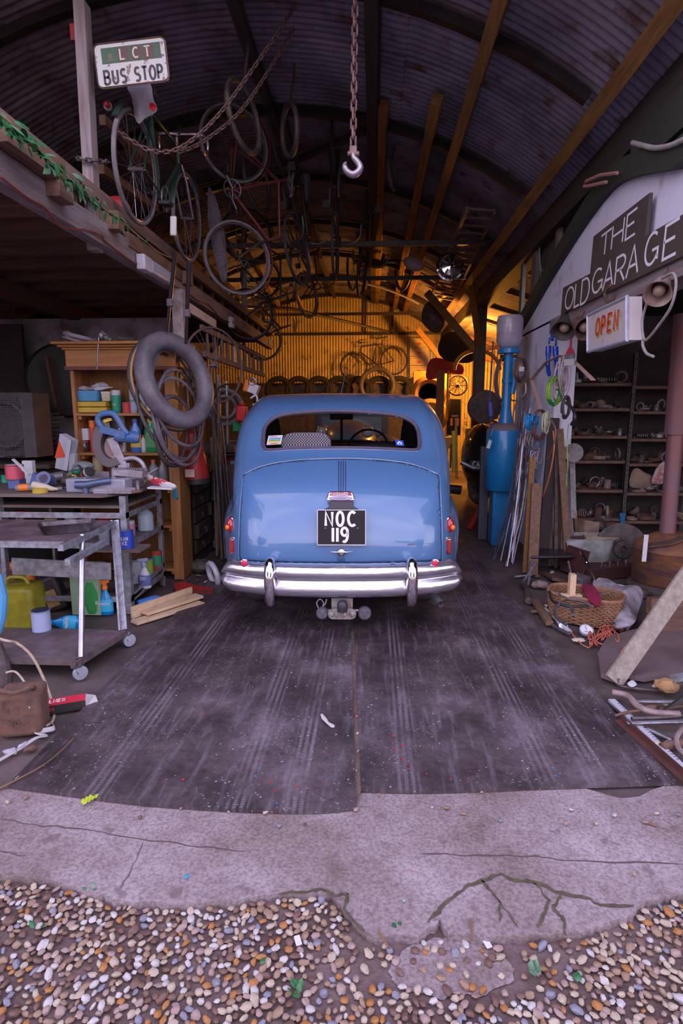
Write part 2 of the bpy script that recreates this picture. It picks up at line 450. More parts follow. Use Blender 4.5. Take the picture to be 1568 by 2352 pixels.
# tie rods
b = M()
for y, z in ((15.9, 3.52), (13.6, 3.66), (9.9, 3.62), (8.1, 3.66)):
    h = math.sqrt(RV**2-(z-Z0)**2); b.beam((XC-h, y, z), (XC+h, y, z), .05, .06)
for x in (-3.3, -2.95, -.25, .45): b.beam((x, 15.9, 3.52), (x+.02, 15.9, Z0+math.sqrt(RV**2-(x-XC)**2)-.05), .05, .05)
b.tube([(-4.6, 9.5, 3.25), (-1.6, 11.6, 3.45), (.3, 13.8, 3.3)], .03, 6)
struct('trim_3', b, MATS['tarred_steel_rib'])
# timber purlins seen as long converging lines
def purlin(nm, px1, py1, px2, py2, w, h, mat, y0=YF+.05, y1=15.9):
    # choose the lateral slope X/H and drop it on the vault
    k = ((px1-857)/(945-py1) + (px2-857)/(945-py2))/2
    A = 1+k*k; B = 2*(CAM.z-Z0) - 2*k*XC; C = XC**2 + (CAM.z-Z0)**2 - (RV-.08)**2
    H = (-B + math.sqrt(B*B-4*A*C))/(2*A); X = k*H
    a = math.atan2(X-XC, H+CAM.z-Z0); bb = M()
    bb.beam((X, y0, CAM.z+H), (X, y1, CAM.z+H), w, h, up=(math.sin(a), 0, math.cos(a)))
    return struct(nm, bb, mat)
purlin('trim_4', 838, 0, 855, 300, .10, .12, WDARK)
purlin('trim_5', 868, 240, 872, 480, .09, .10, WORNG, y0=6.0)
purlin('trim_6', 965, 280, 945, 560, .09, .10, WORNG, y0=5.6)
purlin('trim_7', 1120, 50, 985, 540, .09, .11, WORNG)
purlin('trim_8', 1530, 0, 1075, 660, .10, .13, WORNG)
purlin('trim_9', 560, 60, 690, 500, .08, .10, WDARK)
# valley beam and posts between vault and aisle
b = M(); b.b2((1.74, YF, 3.28), (1.98, 16, 3.52)); struct('trim_10', b, WDARK)
b = M(); b.b2((1.76, 10.6, 0), (1.94, 10.78, 3.3)); b.b2((1.72, 15.2, 0), (1.92, 15.4, 3.3)); struct('trim_11', b, wood('dark_post_timber', (.10, .075, .06), (.04, .03, .025), 2))
b = M()
b.beam((1.85, 10.7, 2.5), (.9, 10.7, 3.55), .09, .12); b.beam((1.85, 10.7, 2.6), (1.5, 9.6, 3.4), .09, .1)
b.beam((1.85, 14.2, 2.4), (1.0, 14.2, 3.4), .09, .12); b.beam((1.9, 12.5, 2.7), (3.4, 12.5, 2.95), .08, .1); b.beam((1.9, 14.4, 2.9), (5, 14.4, 2.3), .08, .1)
for k in range(6): b.beam((1.9, 8.2+k*1.25, 3.36), (5.9, 8.2+k*1.25, 2.1), .06, .09)
struct('trim_12', b, WORNG)

# ---------------- the white wall on the right with the painted board
WX = 1.72
WHITEW = mt('whitewashed_render', (.72, .70, .84), .85, 0, .8, (.28, .23, .23), 3.5, (1, 1, 1), .5, 10, lo=.56, hi=.75)
def inX(px, py, X=WX): return PX(px, py, X)
top = [inX(px, py) for px, py in ((1160, 830), (1178, 795), (1210, 745), (1262, 655), (1330, 545), (1395, 455), (1450, 412), (1568, 388))]
low_y = [p.y for p in top]
b = M()
ztop = {}
tp = cat_rom(top, 6)
zl = 2.36
rowA = [p for p in tp]; rowB = [V((WX, p.y, max(zl, min(zl, p.z)) if p.z > zl else p.z-.02)) for p in tp]
ext = [V((WX, 2.6, tp[-1].z)), V((WX, 2.6, zl))]
rowA.append(ext[0]); rowB.append(ext[1])
b.grid([rowB, rowA]); b.grid([[p+V((.16, 0, 0)) for p in rowA], [p+V((.16, 0, 0)) for p in rowB]])
b.grid([rowA, [p+V((.16, 0, 0)) for p in rowA]]); b.grid([[p+V((.16, 0, 0)) for p in rowB], rowB])
struct('wall_white', b, WHITEW)
b = M()  # the narrow whitewashed pier running down to the floor
b.b2((WX, 5.75, 0), (WX+.18, 7.3, 2.38)); struct('wall_pier', b, WHITEW)
# green-black boarding that edges the white wall
b = M()
tr = [p + V((-.02, 0, .03)) for p in rowA]
b.grid([[p+V((-.05, 0, -.03)) for p in tr], [p+V((-.05, 0, .11)) for p in tr], [p+V((.2, 0, .11)) for p in tr]])
b.grid([[p+V((.2, 0, .11)) for p in tr], [p+V((.2, 0, -.03)) for p in tr], [p+V((-.05, 0, -.03)) for p in tr]])
struct('trim_13', b, mt('black_green_boarding', (.028, .034, .026), .7, 0, .5, (.06, .05, .04), 5))
b = M(); b.b2((1.70, 2.6, 3.06), (1.74, 4.35, 3.3)); struct('trim_14', b, MATS['black_green_boarding'])
# wall above the white one
b = M(); b.b2((1.86, 2.6, 2.9), (1.92, 7.3, 3.4)); struct('wall_upper', b, mt('soot_black_brick', (.05, .042, .04), .9, 0, .8, (.10, .085, .075), 4, bump=.5))
b = M()
for y, w_ in ((6.2, .05), (7.0, .08), (7.6, .05)): b.b2((1.80, y, 2.2), (1.84, y+w_*2.4, 3.35))
b.beam((1.8, 5.1, 3.3), (1.8, 6.6, 2.35), .03, .05)
struct('trim_15', b, wood('pale_dusty_stud', (.22, .19, .17), (.08, .06, .055), 2))
# lintel under the painted board
b = M(); b.b2((WX-.03, 2.6, 2.24), (WX+.16, 5.95, 2.37)); struct('trim_16', b, WGREY)
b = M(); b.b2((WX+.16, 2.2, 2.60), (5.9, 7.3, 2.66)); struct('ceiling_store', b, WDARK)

# ---------------- loft on the left
LX = -1.9
b = M(); b.b2((-5.35, 2.3, 2.93), (LX-.05, 11.5, 2.96)); struct('floor_loft', b, WBROWNX)
b = M()
y = 2.5
while y < 11.4: b.b2((-5.35, y, 2.76), (LX-.04, y+.07, 2.93)); y += .47
b.b2((-5.35, 2.4, 2.62), (-5.2, 11.4, 2.76)); b.b2((-3.7, 2.4, 2.60), (-3.58, 11.4, 2.76))
struct('trim_17', b, WBROWNX)
# ---------------- ground
def groundmat():
    m = bpy.data.materials.new('old_concrete'); m.use_nodes = True
    t = m.node_tree; N, L = t.nodes, t.links; b_ = N['Principled BSDF']; b_.inputs['Roughness'].default_value = .85
    c = N.new('ShaderNodeTexCoord')
    def noise(s, d=6, r=.6):
        n = N.new('ShaderNodeTexNoise'); n.inputs['Scale'].default_value = s; n.inputs['Detail'].default_value = d; n.inputs['Roughness'].default_value = r
        L.new(c.outputs['Object'], n.inputs['Vector']); return n.outputs[0]
    def ramp(s, *st):
        r = N.new('ShaderNodeValToRGB'); L.new(s, r.inputs[0]); e = r.color_ramp.elements
        e[0].position, e[0].color = st[0][0], (*st[0][1], 1); e[1].position, e[1].color = st[-1][0], (*st[-1][1], 1)
        for p, q in st[1:-1]: x = e.new(p); x.color = (*q, 1)
        return r.outputs[0]
    def mix(f, a, b2, mode='MIX'):
        x = N.new('ShaderNodeMix'); x.data_type = 'RGBA'; x.blend_type = mode
        for s, i in ((f, 0), (a, 6), (b2, 7)):
            if isinstance(s, (int, float)): x.inputs[i].default_value = s
            elif isinstance(s, tuple): x.inputs[i].default_value = (*s, 1)
            else: L.new(s, x.inputs[i])
        return x.outputs[2]
    base = ramp(noise(1.7, 8, .68), (.30, (.12, .082, .076)), (.44, (.23, .175, .17)), (.56, (.31, .255, .26)), (.72, (.40, .35, .37)))
    sp = ramp(noise(90, 3), (.35, (.55, .5, .5)), (.6, (1.08, 1.05, 1.1)))
    base = mix(.8, base, sp, 'MULTIPLY')
    st = ramp(noise(11, 3, .5), (.63, (0, 0, 0)), (.70, (.75, .75, .75)))
    base = mix(st, base, (.14, .10, .10))
    L.new(base, b_.inputs['Base Color'])
    bu = N.new('ShaderNodeBump'); bu.inputs['Strength'].default_value = .5; bu.inputs['Distance'].default_value = .004
    L.new(noise(120, 3), bu.inputs['Height']); L.new(bu.outputs[0], b_.inputs['Normal'])
    return m
CONC = groundmat()
SOIL = mt('damp_brown_soil', (.10, .060, .055), .95, 0, .9, (.19, .13, .125), 5, bump=.8, bscale=70)
FLOORD = mt('oily_earth_floor', (.12, .085, .08), .85, 0, .9, (.05, .034, .032), 2.5, bump=.5, bscale=40)
b = M(); b.b2((-16, -25, -.2), (16, 2.6, -.03)); struct('floor_soil', b, SOIL)
b = M(); b.b2((-5.45, 1.95, -.15), (6, 16, -.012)); struct('floor', b, FLOORD)
# concrete apron with its broken front edge
edge = [(-1400, 1990), (-700, 1990), (-250, 2000), (0, 2012), (120, 2022), (210, 2050), (270, 2066), (420, 2078), (560, 2064), (640, 2050), (760, 2052), (800, 2100), (850, 2150), (960, 2150), (1010, 2115), (1030, 2145), (1120, 2155), (1260, 2150), (1330, 2138), (1400, 2120), (1450, 2105), (1470, 2075), (1520, 2062), (1568, 2052), (1900, 2020), (2600, 2000)]
fr = [G(x, y, -.004) for x, y in edge]
fr2 = []
for a_, c_ in zip(fr, fr[1:]):
    for k in range(7):
        p = a_.lerp(c_, k/7); fr2.append(p + V((0, rng.uniform(-.007, .007), 0)))
rows = [[V((p.x, p.y, -.06)) for p in fr2], fr2, [V((p.x*1.0, p.y+.5*(2.2-p.y), -.003)) for p in fr2], [V((p.x, 2.2+.05*math.sin(p.x*5)+.03*math.sin(p.x*17)-.12*(p.x < -1.35), -.002)) for p in fr2]]
b = M(); b.grid(rows); struct('floor_concrete', b, CONC, 60)
# worn patch of old concrete in the soil before the apron
b = M(); pts = [G(x, y, -.026) for x, y in ((905, 2200), (960, 2165), (1060, 2150), (1150, 2190), (1180, 2240), (1130, 2275), (1040, 2290), (960, 2285), (900, 2250))]
pts = cat_rom(pts, 5, True); pts = [p+V((rng.uniform(-.008, .008), rng.uniform(-.008, .008), 0)) for p in pts]
c0 = sum(pts, V())/len(pts) + V((0, 0, .006)); b.add([c0]+pts, [(0, i+1, (i+1) % len(pts)+1) for i in range(len(pts))]); struct('floor_patch', b, CONC)
# cracks filled with moss and soil
MOSS = mt('mossy_crack_soil', (.10, .085, .045), .95, 0, .9, (.05, .035, .03), 30)
def crack(pl, w):
    pts = []
    for (x0, y0), (x1, y1) in zip(pl, pl[1:]):
        for k in range(5):
            t = k/5; pts.append(G(x0+(x1-x0)*t+rng.uniform(-3, 3), y0+(y1-y0)*t+rng.uniform(-2.5, 2.5), -.0015))
    pts.append(G(*pl[-1], -.0015)); n = len(pts); L_, R_ = [], []
    for i, p in enumerate(pts):
        t = (pts[min(i+1, n-1)]-pts[max(i-1, 0)]).normalized(); q = V((-t.y, t.x, 0))*w*rng.uniform(.35, 1)*(1 if 0 < i < n-1 else .2)
        L_.append(p+q); R_.append(p-q)
    b.grid([L_, R_])
b = M()
crack([(800, 2052), (790, 2090), (835, 2140)], .008); crack([(640, 2052), (690, 2050), (735, 2040), (770, 2055), (800, 2052)], .008)
crack([(984, 2118), (1020, 2075), (1070, 2035), (1110, 2022), (1150, 2006), (1175, 2020), (1220, 2024), (1290, 2052), (1350, 2062), (1380, 2078), (1455, 2080)], .009)
crack([(1110, 2022), (1150, 2075), (1190, 2130)], .004); crack([(1225, 2026), (1262, 2068), (1245, 2110), (1235, 2130)], .006); crack([(1288, 2056), (1270, 2085), (1295, 2110), (1300, 2150)], .007)
crack([(1105, 2020), (1120, 2040), (1150, 2075), (1145, 2120)], .004)
struct('trim_18', b, MOSS, 0)
b = M()
crack([(0, 1880), (80, 1895), (170, 1900), (320, 1925), (460, 1945), (560, 1955)], .003); crack([(0, 1955), (60, 1965)], .003); crack([(330, 1935), (300, 2000), (275, 2040)], .0022)
crack([(960, 1960), (1130, 1965), (1210, 1965), (1300, 1975), (1568, 1985)], .0035)
struct('trim_19', b, mt('thin_dark_crack', (.10, .065, .06), .9), 0)

# ---------------- the two boards the car stands on
def boardmat():
    m = bpy.data.materials.new('oil_and_paint_stained_ply'); m.use_nodes = True
    t = m.node_tree; N, L = t.nodes, t.links; b_ = N['Principled BSDF']; b_.inputs['Roughness'].default_value = .6
    c = N.new('ShaderNodeTexCoord')
    def mp(s):
        q = N.new('ShaderNodeMapping'); q.inputs['Scale'].default_value = s; L.new(c.outputs['Object'], q.inputs[0]); return q.outputs[0]
    def noise(s, d=6, r=.6, v=None, off=0):
        n = N.new('ShaderNodeTexNoise'); n.inputs['Scale'].default_value = s; n.inputs['Detail'].default_value = d; n.inputs['Roughness'].default_value = r
        q = N.new('ShaderNodeMapping'); q.inputs['Location'].default_value = (off, off*2, off*3); q.inputs['Scale'].default_value = v or (1, 1, 1)
        L.new(c.outputs['Object'], q.inputs[0]); L.new(q.outputs[0], n.inputs['Vector']); return n.outputs[0]
    def ramp(s, *st):
        r = N.new('ShaderNodeValToRGB'); L.new(s, r.inputs[0]); e = r.color_ramp.elements
        e[0].position, e[0].color = st[0][0], (*st[0][1], 1); e[1].position, e[1].color = st[-1][0], (*st[-1][1], 1)
        for p, q in st[1:-1]: x = e.new(p); x.color = (*q, 1)
        return r.outputs[0]
    def mix(f, a, b2, mode='MIX'):
        x = N.new('ShaderNodeMix'); x.data_type = 'RGBA'; x.blend_type = mode
        for s, i in ((f, 0), (a, 6), (b2, 7)):
            if isinstance(s, (int, float)): x.inputs[i].default_value = s
            elif isinstance(s, tuple): x.inputs[i].default_value = (*s, 1)
            else: L.new(s, x.inputs[i])
        return x.outputs[2]
    def mul(a, b2):
        x = N.new('ShaderNodeMath'); x.operation = 'MULTIPLY'
        for s, i in ((a, 0), (b2, 1)):
            if isinstance(s, (int, float)): x.inputs[i].default_value = s
            else: L.new(s, x.inputs[i])
        return x.outputs[0]
    k = ((0, 0, 0), (1, 1, 1))
    base = ramp(noise(1.8, 8, .65), (.28, (.018, .013, .014)), (.42, (.042, .031, .033)), (.55, (.085, .063, .068)), (.74, (.20, .16, .185)))
    fine = ramp(noise(38, 5, .7), (.3, (.6, .55, .55)), (.62, (1.25, 1.2, 1.28)))
    base = mix(.75, base, fine, 'MULTIPLY')
    # scuffed pale streaks drawn out along the driving direction
    strk = mul(ramp(noise(9, 5, .6, (3, .35, 1)), (.52, k[0]), (.75, k[1])), .25)
    base = mix(strk, base, (.36, .31, .37))
    # tyre tread prints: two bands, tread bars by a wave
    sx = N.new('ShaderNodeSeparateXYZ'); L.new(c.outputs['Object'], sx.inputs[0])
    def band(c0, w):
        a = N.new('ShaderNodeMath'); a.operation = 'SUBTRACT'; L.new(sx.outputs[0], a.inputs[0]); a.inputs[1].default_value = c0
        d = N.new('ShaderNodeMath'); d.operation = 'ABSOLUTE'; L.new(a.outputs[0], d.inputs[0])
        return ramp(d.outputs[0], (w*.8, (1, 1, 1)), (w, (0, 0, 0)))
    wv = N.new('ShaderNodeTexWave'); wv.bands_direction = 'X'; wv.inputs['Scale'].default_value = 11; wv.inputs['Distortion'].default_value = .3
    L.new(mp((1, 1, 1)), wv.inputs['Vector'])
    w2 = N.new('ShaderNodeTexWave'); w2.bands_direction = 'Y'; w2.inputs['Scale'].default_value = 22; w2.inputs['Distortion'].default_value = .5
    L.new(mp((1, 1, 1)), w2.inputs['Vector'])
    tr = mul(ramp(wv.outputs[0], (.35, k[0]), (.6, k[1])), ramp(w2.outputs[0], (.15, (.35, .35, .35)), (.6, k[1])))
    for c0, w in ((.25, .055), (.47, .055), (-.32, .05)):
        f = mul(mul(band(c0, w), tr), mul(ramp(noise(2.5, 3, .6, None, c0*9), (.38, k[0]), (.6, k[1])), .5))
        base = mix(f, base, (.27, .23, .27))
    # spots of paint
    def spots(scale, th, col, seed, str_=.85, mask=.5):
        v = N.new('ShaderNodeTexVoronoi'); v.inputs['Scale'].default_value = scale
        q = N.new('ShaderNodeMapping'); q.inputs['Location'].default_value = (seed, seed*1.7, seed*.3)
        n = N.new('ShaderNodeTexNoise'); n.inputs['Scale'].default_value = scale*1.5
        L.new(c.outputs['Object'], n.inputs['Vector'])
        ad = N.new('ShaderNodeVectorMath'); ad.operation = 'MULTIPLY_ADD'; ad.inputs[1].default_value = (.03, .03, .0)
        L.new(n.outputs['Color'], ad.inputs[0]); L.new(c.outputs['Object'], ad.inputs[2])
        L.new(ad.outputs[0], q.inputs[0]); L.new(q.outputs[0], v.inputs['Vector'])
        f = mul(ramp(v.outputs['Distance'], (th*.8, (1, 1, 1)), (th, (0, 0, 0))), mul(ramp(noise(2.6, 2, .5, None, seed), (mask, k[0]), (mask+.04, k[1])), str_))
        return f, col
    for args in ((24, .11, (.50, .46, .54), 1.3, .7, .50), (55, .17, (.45, .40, .46), 4.1, .6, .5), (14, .07, (.55, .03, .08), 7.7, .9, .60),
                 (16, .08, (.04, .22, .42), 9.2, .9, .58), (12, .06, (.10, .32, .26), 12.9, .8, .6), (18, .1, (.035, .028, .03), 2.2, .8, .45), (22, .09, (.5, .38, .12), 15.3, .8, .62)):
        f, col = spots(*args); base = mix(f, base, col)
    L.new(base, b_.inputs['Base Color'])
    rr = ramp(noise(3, 5), (.35, (.38, .38, .38)), (.7, (.8, .8, .8))); L.new(rr, b_.inputs['Roughness'])
    bu = N.new('ShaderNodeBump'); bu.inputs['Strength'].default_value = .25; bu.inputs['Distance'].default_value = .004
    L.new(noise(60, 4), bu.inputs['Height']); L.new(bu.outputs[0], b_.inputs['Normal'])
    return m
PLY = boardmat()
def board(corners, front, z, label):
    'corners: far-left, far-right; front: polyline of near edge left to right (world xy)'
    b = M(); n = len(front); fl, fr_ = corners
    nr = 14; rows = []
    for j in range(nr+1):
        t = j/nr; row = []
        for i, p in enumerate(front):
            s = i/(n-1); far = fl.lerp(fr_, s); q = p.lerp(far, t)
            wav = (1-t)**3*.006*math.sin(i*1.3)
            row.append(V((q.x, q.y, z+wav)))
        rows.append(row)
    b.grid(rows[::-1])
    b.grid([[V((p.x, p.y, .0)) for p in rows[0]], rows[0]][::-1])
    for k in (0, -1): b.grid([[r[k] for r in rows], [V((r[k].x, r[k].y, 0)) for r in rows]])
    return solo('floor_board', b, PLY, label, 'board', smooth=30)
def gl(pts, z): return [G(x, y, z) for x, y in pts]
zb = .016
fl_ = cat_rom(gl([(18, 1802), (160, 1822), (300, 1840), (420, 1850), (560, 1858), (700, 1861), (770, 1858), (818, 1852)], zb), 5)
board((V((-1.47, 7.3, zb)), V((-.32, 7.3, zb))), fl_, zb, 'wide dark oil-stained board under the left wheels, long edge beside the trolley')
fr_ = cat_rom(gl([(829, 1812), (950, 1815), (1090, 1812), (1250, 1806), (1400, 1801), (1552, 1796)], zb), 5)
board((V((-.29, 7.3, zb)), V((1.02, 7.3, zb))), fr_, zb, 'wide dark paint-spattered board under the right wheels and towards the painted sign')

# ================================================================ THE CAR
CARD_ = 3.6
car = thing('vintage_saloon_car', 'rounded vintage blue saloon car seen from behind, parked on the floor boards', 'car',
            (-math.sin(YAW)*CARD_, math.cos(YAW)*CARD_, 0.016), (0, 0, YAW))
MWc = mw(car); MWi = MWc.inverted()
prof_body = [(.17,.30),(.125,.38),(.11,.45),(.105,.54),(.112,.64),(.135,.74),(.18,.84),(.25,.93),(.35,1.02),(.48,1.10),(.60,1.165),(.70,1.235),(.80,1.325),(.92,1.43),(1.05,1.51),(1.22,1.575),(1.45,1.625),(1.75,1.648),(2.1,1.640),(2.42,1.59),(2.64,1.49),(2.82,1.34),(3.0,1.18),(3.12,1.08),(3.5,1.05),(3.9,.99),(4.14,.87),(4.23,.7),(4.24,.5),(4.2,.30)]
prof_wing = [(.16,.33),(.13,.42),(.125,.52),(.13,.62),(.155,.70),(.20,.77),(.29,.84),(.44,.90),(.7,.95),(1.1,.97),(1.8,.98),(2.6,.97),(3.4,.96),(3.9,.93),(4.13,.84),(4.24,.66),(4.25,.45),(4.2,.33)]
def table(prof):
    p = np.array([tuple(q)[:2] for q in cat_rom([(a, b_, 0) for a, b_ in prof], 5)])
    A, B = p, np.roll(p, -1, 0)
    ys = np.arange(-.4, 4.8, .01); zs = np.arange(0, 2.1, .01)
    Yg, Zg = np.meshgrid(ys, zs, indexing='ij'); best = np.full(Yg.shape, 1e9); ins = np.zeros(Yg.shape, bool)
    for a, c in zip(A, B):
        e = c-a; L2 = (e**2).sum()
        if L2 < 1e-12: continue
        t = np.clip(((Yg-a[0])*e[0]+(Zg-a[1])*e[1])/L2, 0, 1)
        d = np.hypot(Yg-a[0]-t*e[0], Zg-a[1]-t*e[1]); best = np.minimum(best, d)
        cond = ((a[1] > Zg) != (c[1] > Zg))
        xi = a[0] + (Zg-a[1])/np.where(abs(c[1]-a[1]) < 1e-12, 1e-12, c[1]-a[1])*(c[0]-a[0])
        ins ^= cond & (Yg < xi)
    s = np.where(ins, -best, best)
    def f(y, z):
        u = np.clip((y+.4)/.01, 0, len(ys)-2.001); v = np.clip(z/.01, 0, len(zs)-2.001)
        i = u.astype(int); j = v.astype(int); u = u-i; v = v-j
        return s[i, j]*(1-u)*(1-v)+s[i+1, j]*u*(1-v)+s[i, j+1]*(1-u)*v+s[i+1, j+1]*u*v
    return f
fb, fw = table(prof_body), table(prof_wing)
def smax(a, b_, r): return np.minimum(np.maximum(a, b_), -r) + np.hypot(np.maximum(a+r, 0), np.maximum(b_+r, 0))
def F(x, y, z):
    x, y, z = np.broadcast_arrays(np.asarray(x, float), np.asarray(y, float), np.asarray(z, float)); ax = np.abs(x)
    end = np.clip((2.1-y)/1.6, -1, 1)
    zt = np.clip((z-1.12)/.4, 0, 1)
    W_ = .84 - .035*zt**2 - .15*np.clip((1.3-y)/1.2, 0, 1.2)**2 - .05*np.clip((y-2.6)/1.5, 0, 1)
    r = .13 + .05*zt
    y1 = y - (.10+.06*zt)*(x/.7)**2*end
    d1 = smax(fb(y1, z + .018*(x/.7)**2*np.clip((z-1.0)/.3, 0, 1)), ax-W_, r)
    y2 = y - .42*np.clip((ax-.48)/.38, 0, 1.3)**2.2*end
    side = ax - (.885 - .06*np.clip((z-.60)/.35, 0, 1)**2)
    d2 = smax(fw(y2, z), side, .15)
    k = .05; h = np.clip(.5+.5*(d2-d1)/k, 0, 1)
    d = d2*(1-h)+d1*h - k*h*(1-h)
    for yw in (.92, 3.42):   # wheel arches, closed on top
        d = np.maximum(d, -np.maximum(np.hypot(y-yw, z-.33)-.37, np.maximum(.52-ax, z-.60)))
    return d
h = .021
gx = np.arange(-.93, .935, h); gy = np.arange(.03, 4.40, h*1.0); gz = np.arange(.24, 1.74, h)
X_, Y_, Z_ = np.meshgrid(gx, gy, gz, indexing='ij'); S = F(X_, Y_, Z_)
def surface_nets(S, gs):
    nx, ny, nz = S.shape; sg = S < 0
    c = sg[:-1, :-1, :-1].astype(int)
    offs = [(i, j, k) for i in (0, 1) for j in (0, 1) for k in (0, 1)]
    tot = sum(sg[i:nx-1+i, j:ny-1+j, k:nz-1+k].astype(int) for i, j, k in offs)
    cell = (tot > 0) & (tot < 8); idx = np.full(cell.shape, -1); ci = np.argwhere(cell); idx[cell] = np.arange(len(ci))
    acc = np.zeros((len(ci), 3)); cnt = np.zeros(len(ci))
    for ia, a in enumerate(offs):
        for b_ in offs[ia+1:]:
            if sum(abs(a[q]-b_[q]) for q in range(3)) != 1: continue
            va = S[ci[:, 0]+a[0], ci[:, 1]+a[1], ci[:, 2]+a[2]]; vb = S[ci[:, 0]+b_[0], ci[:, 1]+b_[1], ci[:, 2]+b_[2]]
            m = (va < 0) != (vb < 0); t = np.where(m, va/np.where(m, va-vb, 1), 0)
            pa = np.array(a) + t[:, None]*(np.array(b_)-np.array(a)); acc[m] += pa[m]; cnt[m] += 1
    vert = (ci + acc/cnt[:, None])*h + np.array([gs[0][0], gs[1][0], gs[2][0]])
    faces = []
    for ax in range(3):
        u, w = [(1, 2), (2, 0), (0, 1)][ax]
        sl = [slice(1, -1)]*3; sl[ax] = slice(0, -1); s0 = sg[tuple(sl)]
        sl2 = list(sl); sl2[ax] = slice(1, None); s1 = sg[tuple(sl2)]
        for val in (True, False):
            e = np.argwhere((s0 != s1) & (s0 == val)) + 1; e[:, ax] -= 1
            def cc(du, dw):
                q = e.copy(); q[:, u] += du; q[:, w] += dw; return idx[q[:, 0], q[:, 1], q[:, 2]]
            f = np.stack([cc(-1, -1), cc(0, -1), cc(0, 0), cc(-1, 0)], 1)
            faces.append(f if val else f[:, ::-1])
    return vert, np.concatenate(faces)
vert, faces = surface_nets(S, (gx, gy, gz))
for _ in range(4):
    e_ = .004; d = F(*vert.T); g = np.stack([(F(vert[:, 0]+e_, vert[:, 1], vert[:, 2])-F(vert[:, 0]-e_, vert[:, 1], vert[:, 2])),
        (F(vert[:, 0], vert[:, 1]+e_, vert[:, 2])-F(vert[:, 0], vert[:, 1]-e_, vert[:, 2])), (F(vert[:, 0], vert[:, 1], vert[:, 2]+e_)-F(vert[:, 0], vert[:, 1], vert[:, 2]-e_))], 1)/(2*e_)
    vert = vert - np.clip(d/np.maximum((g**2).sum(1), .3), -.01, .01)[:, None]*g
# relax along the surface for clean reflections
ed = np.concatenate([faces[:, [0, 1]], faces[:, [1, 2]], faces[:, [2, 3]], faces[:, [3, 0]]])
for lam in (.5, -.52)*8:
    acc = np.zeros_like(vert); cnt = np.zeros(len(vert))
    for a, b_ in ((0, 1), (1, 0)):
        np.add.at(acc, ed[:, a], vert[ed[:, b_]]); np.add.at(cnt, ed[:, a], 1)
    vert = vert + lam*(acc/cnt[:, None]-vert)
cam_l = MWi @ CAM
def hit(px, py, off=0.0):
    'point in car space where the ray of a pixel meets the body'
    d = np.array(MWi.to_3x3() @ ray(px, py)); o = np.array(cam_l); t = 3.3
    for _ in range(60):
        s = float(F(*(o+d*t))); t += s*.7
        if abs(s) < 1e-4: break
        if t > 8: break
    p = V(o+d*t)
    if off: p = p + nrm(p)*off
    return p
def nrm(p):
    e_ = .006; x, y, z = p
    return V((float(F(x+e_, y, z)-F(x-e_, y, z)), float(F(x, y+e_, z)-F(x, y-e_, z)), float(F(x, y, z+e_)-F(x, y, z-e_)))).normalized()
def sy(x, z, off=0.0):
    a, b_ = -.05, 1.9; ys = np.linspace(a, b_, 400); v = F(x, ys, z); i = int(np.argmax(v < 0)); p = V((x, float(ys[i]), z))
    lo_, hi_ = ys[max(i-1, 0)], ys[i]
    for _ in range(18):
        m_ = (lo_+hi_)/2
        if float(F(x, m_, z)) < 0: hi_ = m_
        else: lo_ = m_
    p = V((x, hi_, z)); return p + nrm(p)*off if off else p
# outlines in the photograph carried to the body
Rw = MWc.to_3x3()
pix = np.array([[*proj(MWc @ V(p))] for p in vert])
win_px = [(607, 1000), (609, 985), (617, 972), (634, 960), (662, 953), (700, 949), (740, 947), (783, 946.5), (826, 948), (868, 951), (905, 955), (932, 963), (950, 975), (958, 990), (961, 1008), (961, 1024), (957, 1031), (945, 1033), (900, 1031), (845, 1029), (785, 1028), (725, 1028.5), (668, 1030), (625, 1033), (611, 1031), (606, 1020)]
lid_px = [(559, 1093), (590, 1077), (630, 1066), (680, 1059), (735, 1056), (785, 1055), (840, 1056), (893, 1060), (940, 1067), (975, 1078), (1005, 1092), (1008, 1120), (1009.5, 1160), (1012, 1210), (1013, 1250), (1012.5, 1283), (1006, 1287), (960, 1289), (880, 1291), (785, 1292), (690, 1291), (610, 1289), (558, 1286), (551, 1282), (550, 1250), (551, 1210), (554, 1160), (556, 1120)]
wpx = [tuple(p)[:2] for p in cat_rom([(x, y, 0) for x, y in win_px], 5, True)]
lpx = [tuple(p)[:2] for p in cat_rom([(x, y, 0) for x, y in lid_px], 4, True)]
def inside(pts, poly):
    poly = np.array(poly); x, y = pts[:, 0], pts[:, 1]; r = np.zeros(len(pts), bool)
    for (x1, y1), (x2, y2) in zip(poly, np.roll(poly, -1, 0)):
        c = (y1 > y) != (y2 > y)
        r ^= c & (x < (x2-x1)*(y-y1)/np.where(abs(y2-y1) < 1e-12, 1e-12, y2-y1)+x1)
    return r
# draw the nearest vertices onto the outlines so that the openings get clean edges
def snap(poly, tol):
    P3 = [hit(*q) for q in poly]; A = np.array(P3)
    near = np.where((vert[:, 1] < 1.6) & inside(pix, [(p[0]*1.0, p[1]) for p in [(500, 900), (1070, 900), (1070, 1330), (500, 1330)]]))[0]
    for i in near:
        d = np.linalg.norm(A-vert[i], axis=1); j = int(d.argmin())
        if d[j] < tol: vert[i] = A[j]
    return P3
win3 = snap([tuple(q)[:2] for q in wpx], .0115)
lid3 = snap([tuple(q)[:2] for q in lpx], .011)
cen = vert[faces].mean(1); cpx = np.array([proj(MWc @ V(p))[:2] for p in cen])
rear = cen[:, 1] < 1.4
isw = inside(cpx, wpx) & rear
isl = inside(cpx, lpx) & rear & (cen[:, 1] < 1.0) & ~isw
ax_ = np.abs(cen[:, 0]); yc, zc = cen[:, 1], cen[:, 2]
wind = (yc > 2.62) & (yc < 3.0) & (zc > 1.16) & (zc < 1.50) & (ax_ < .66)
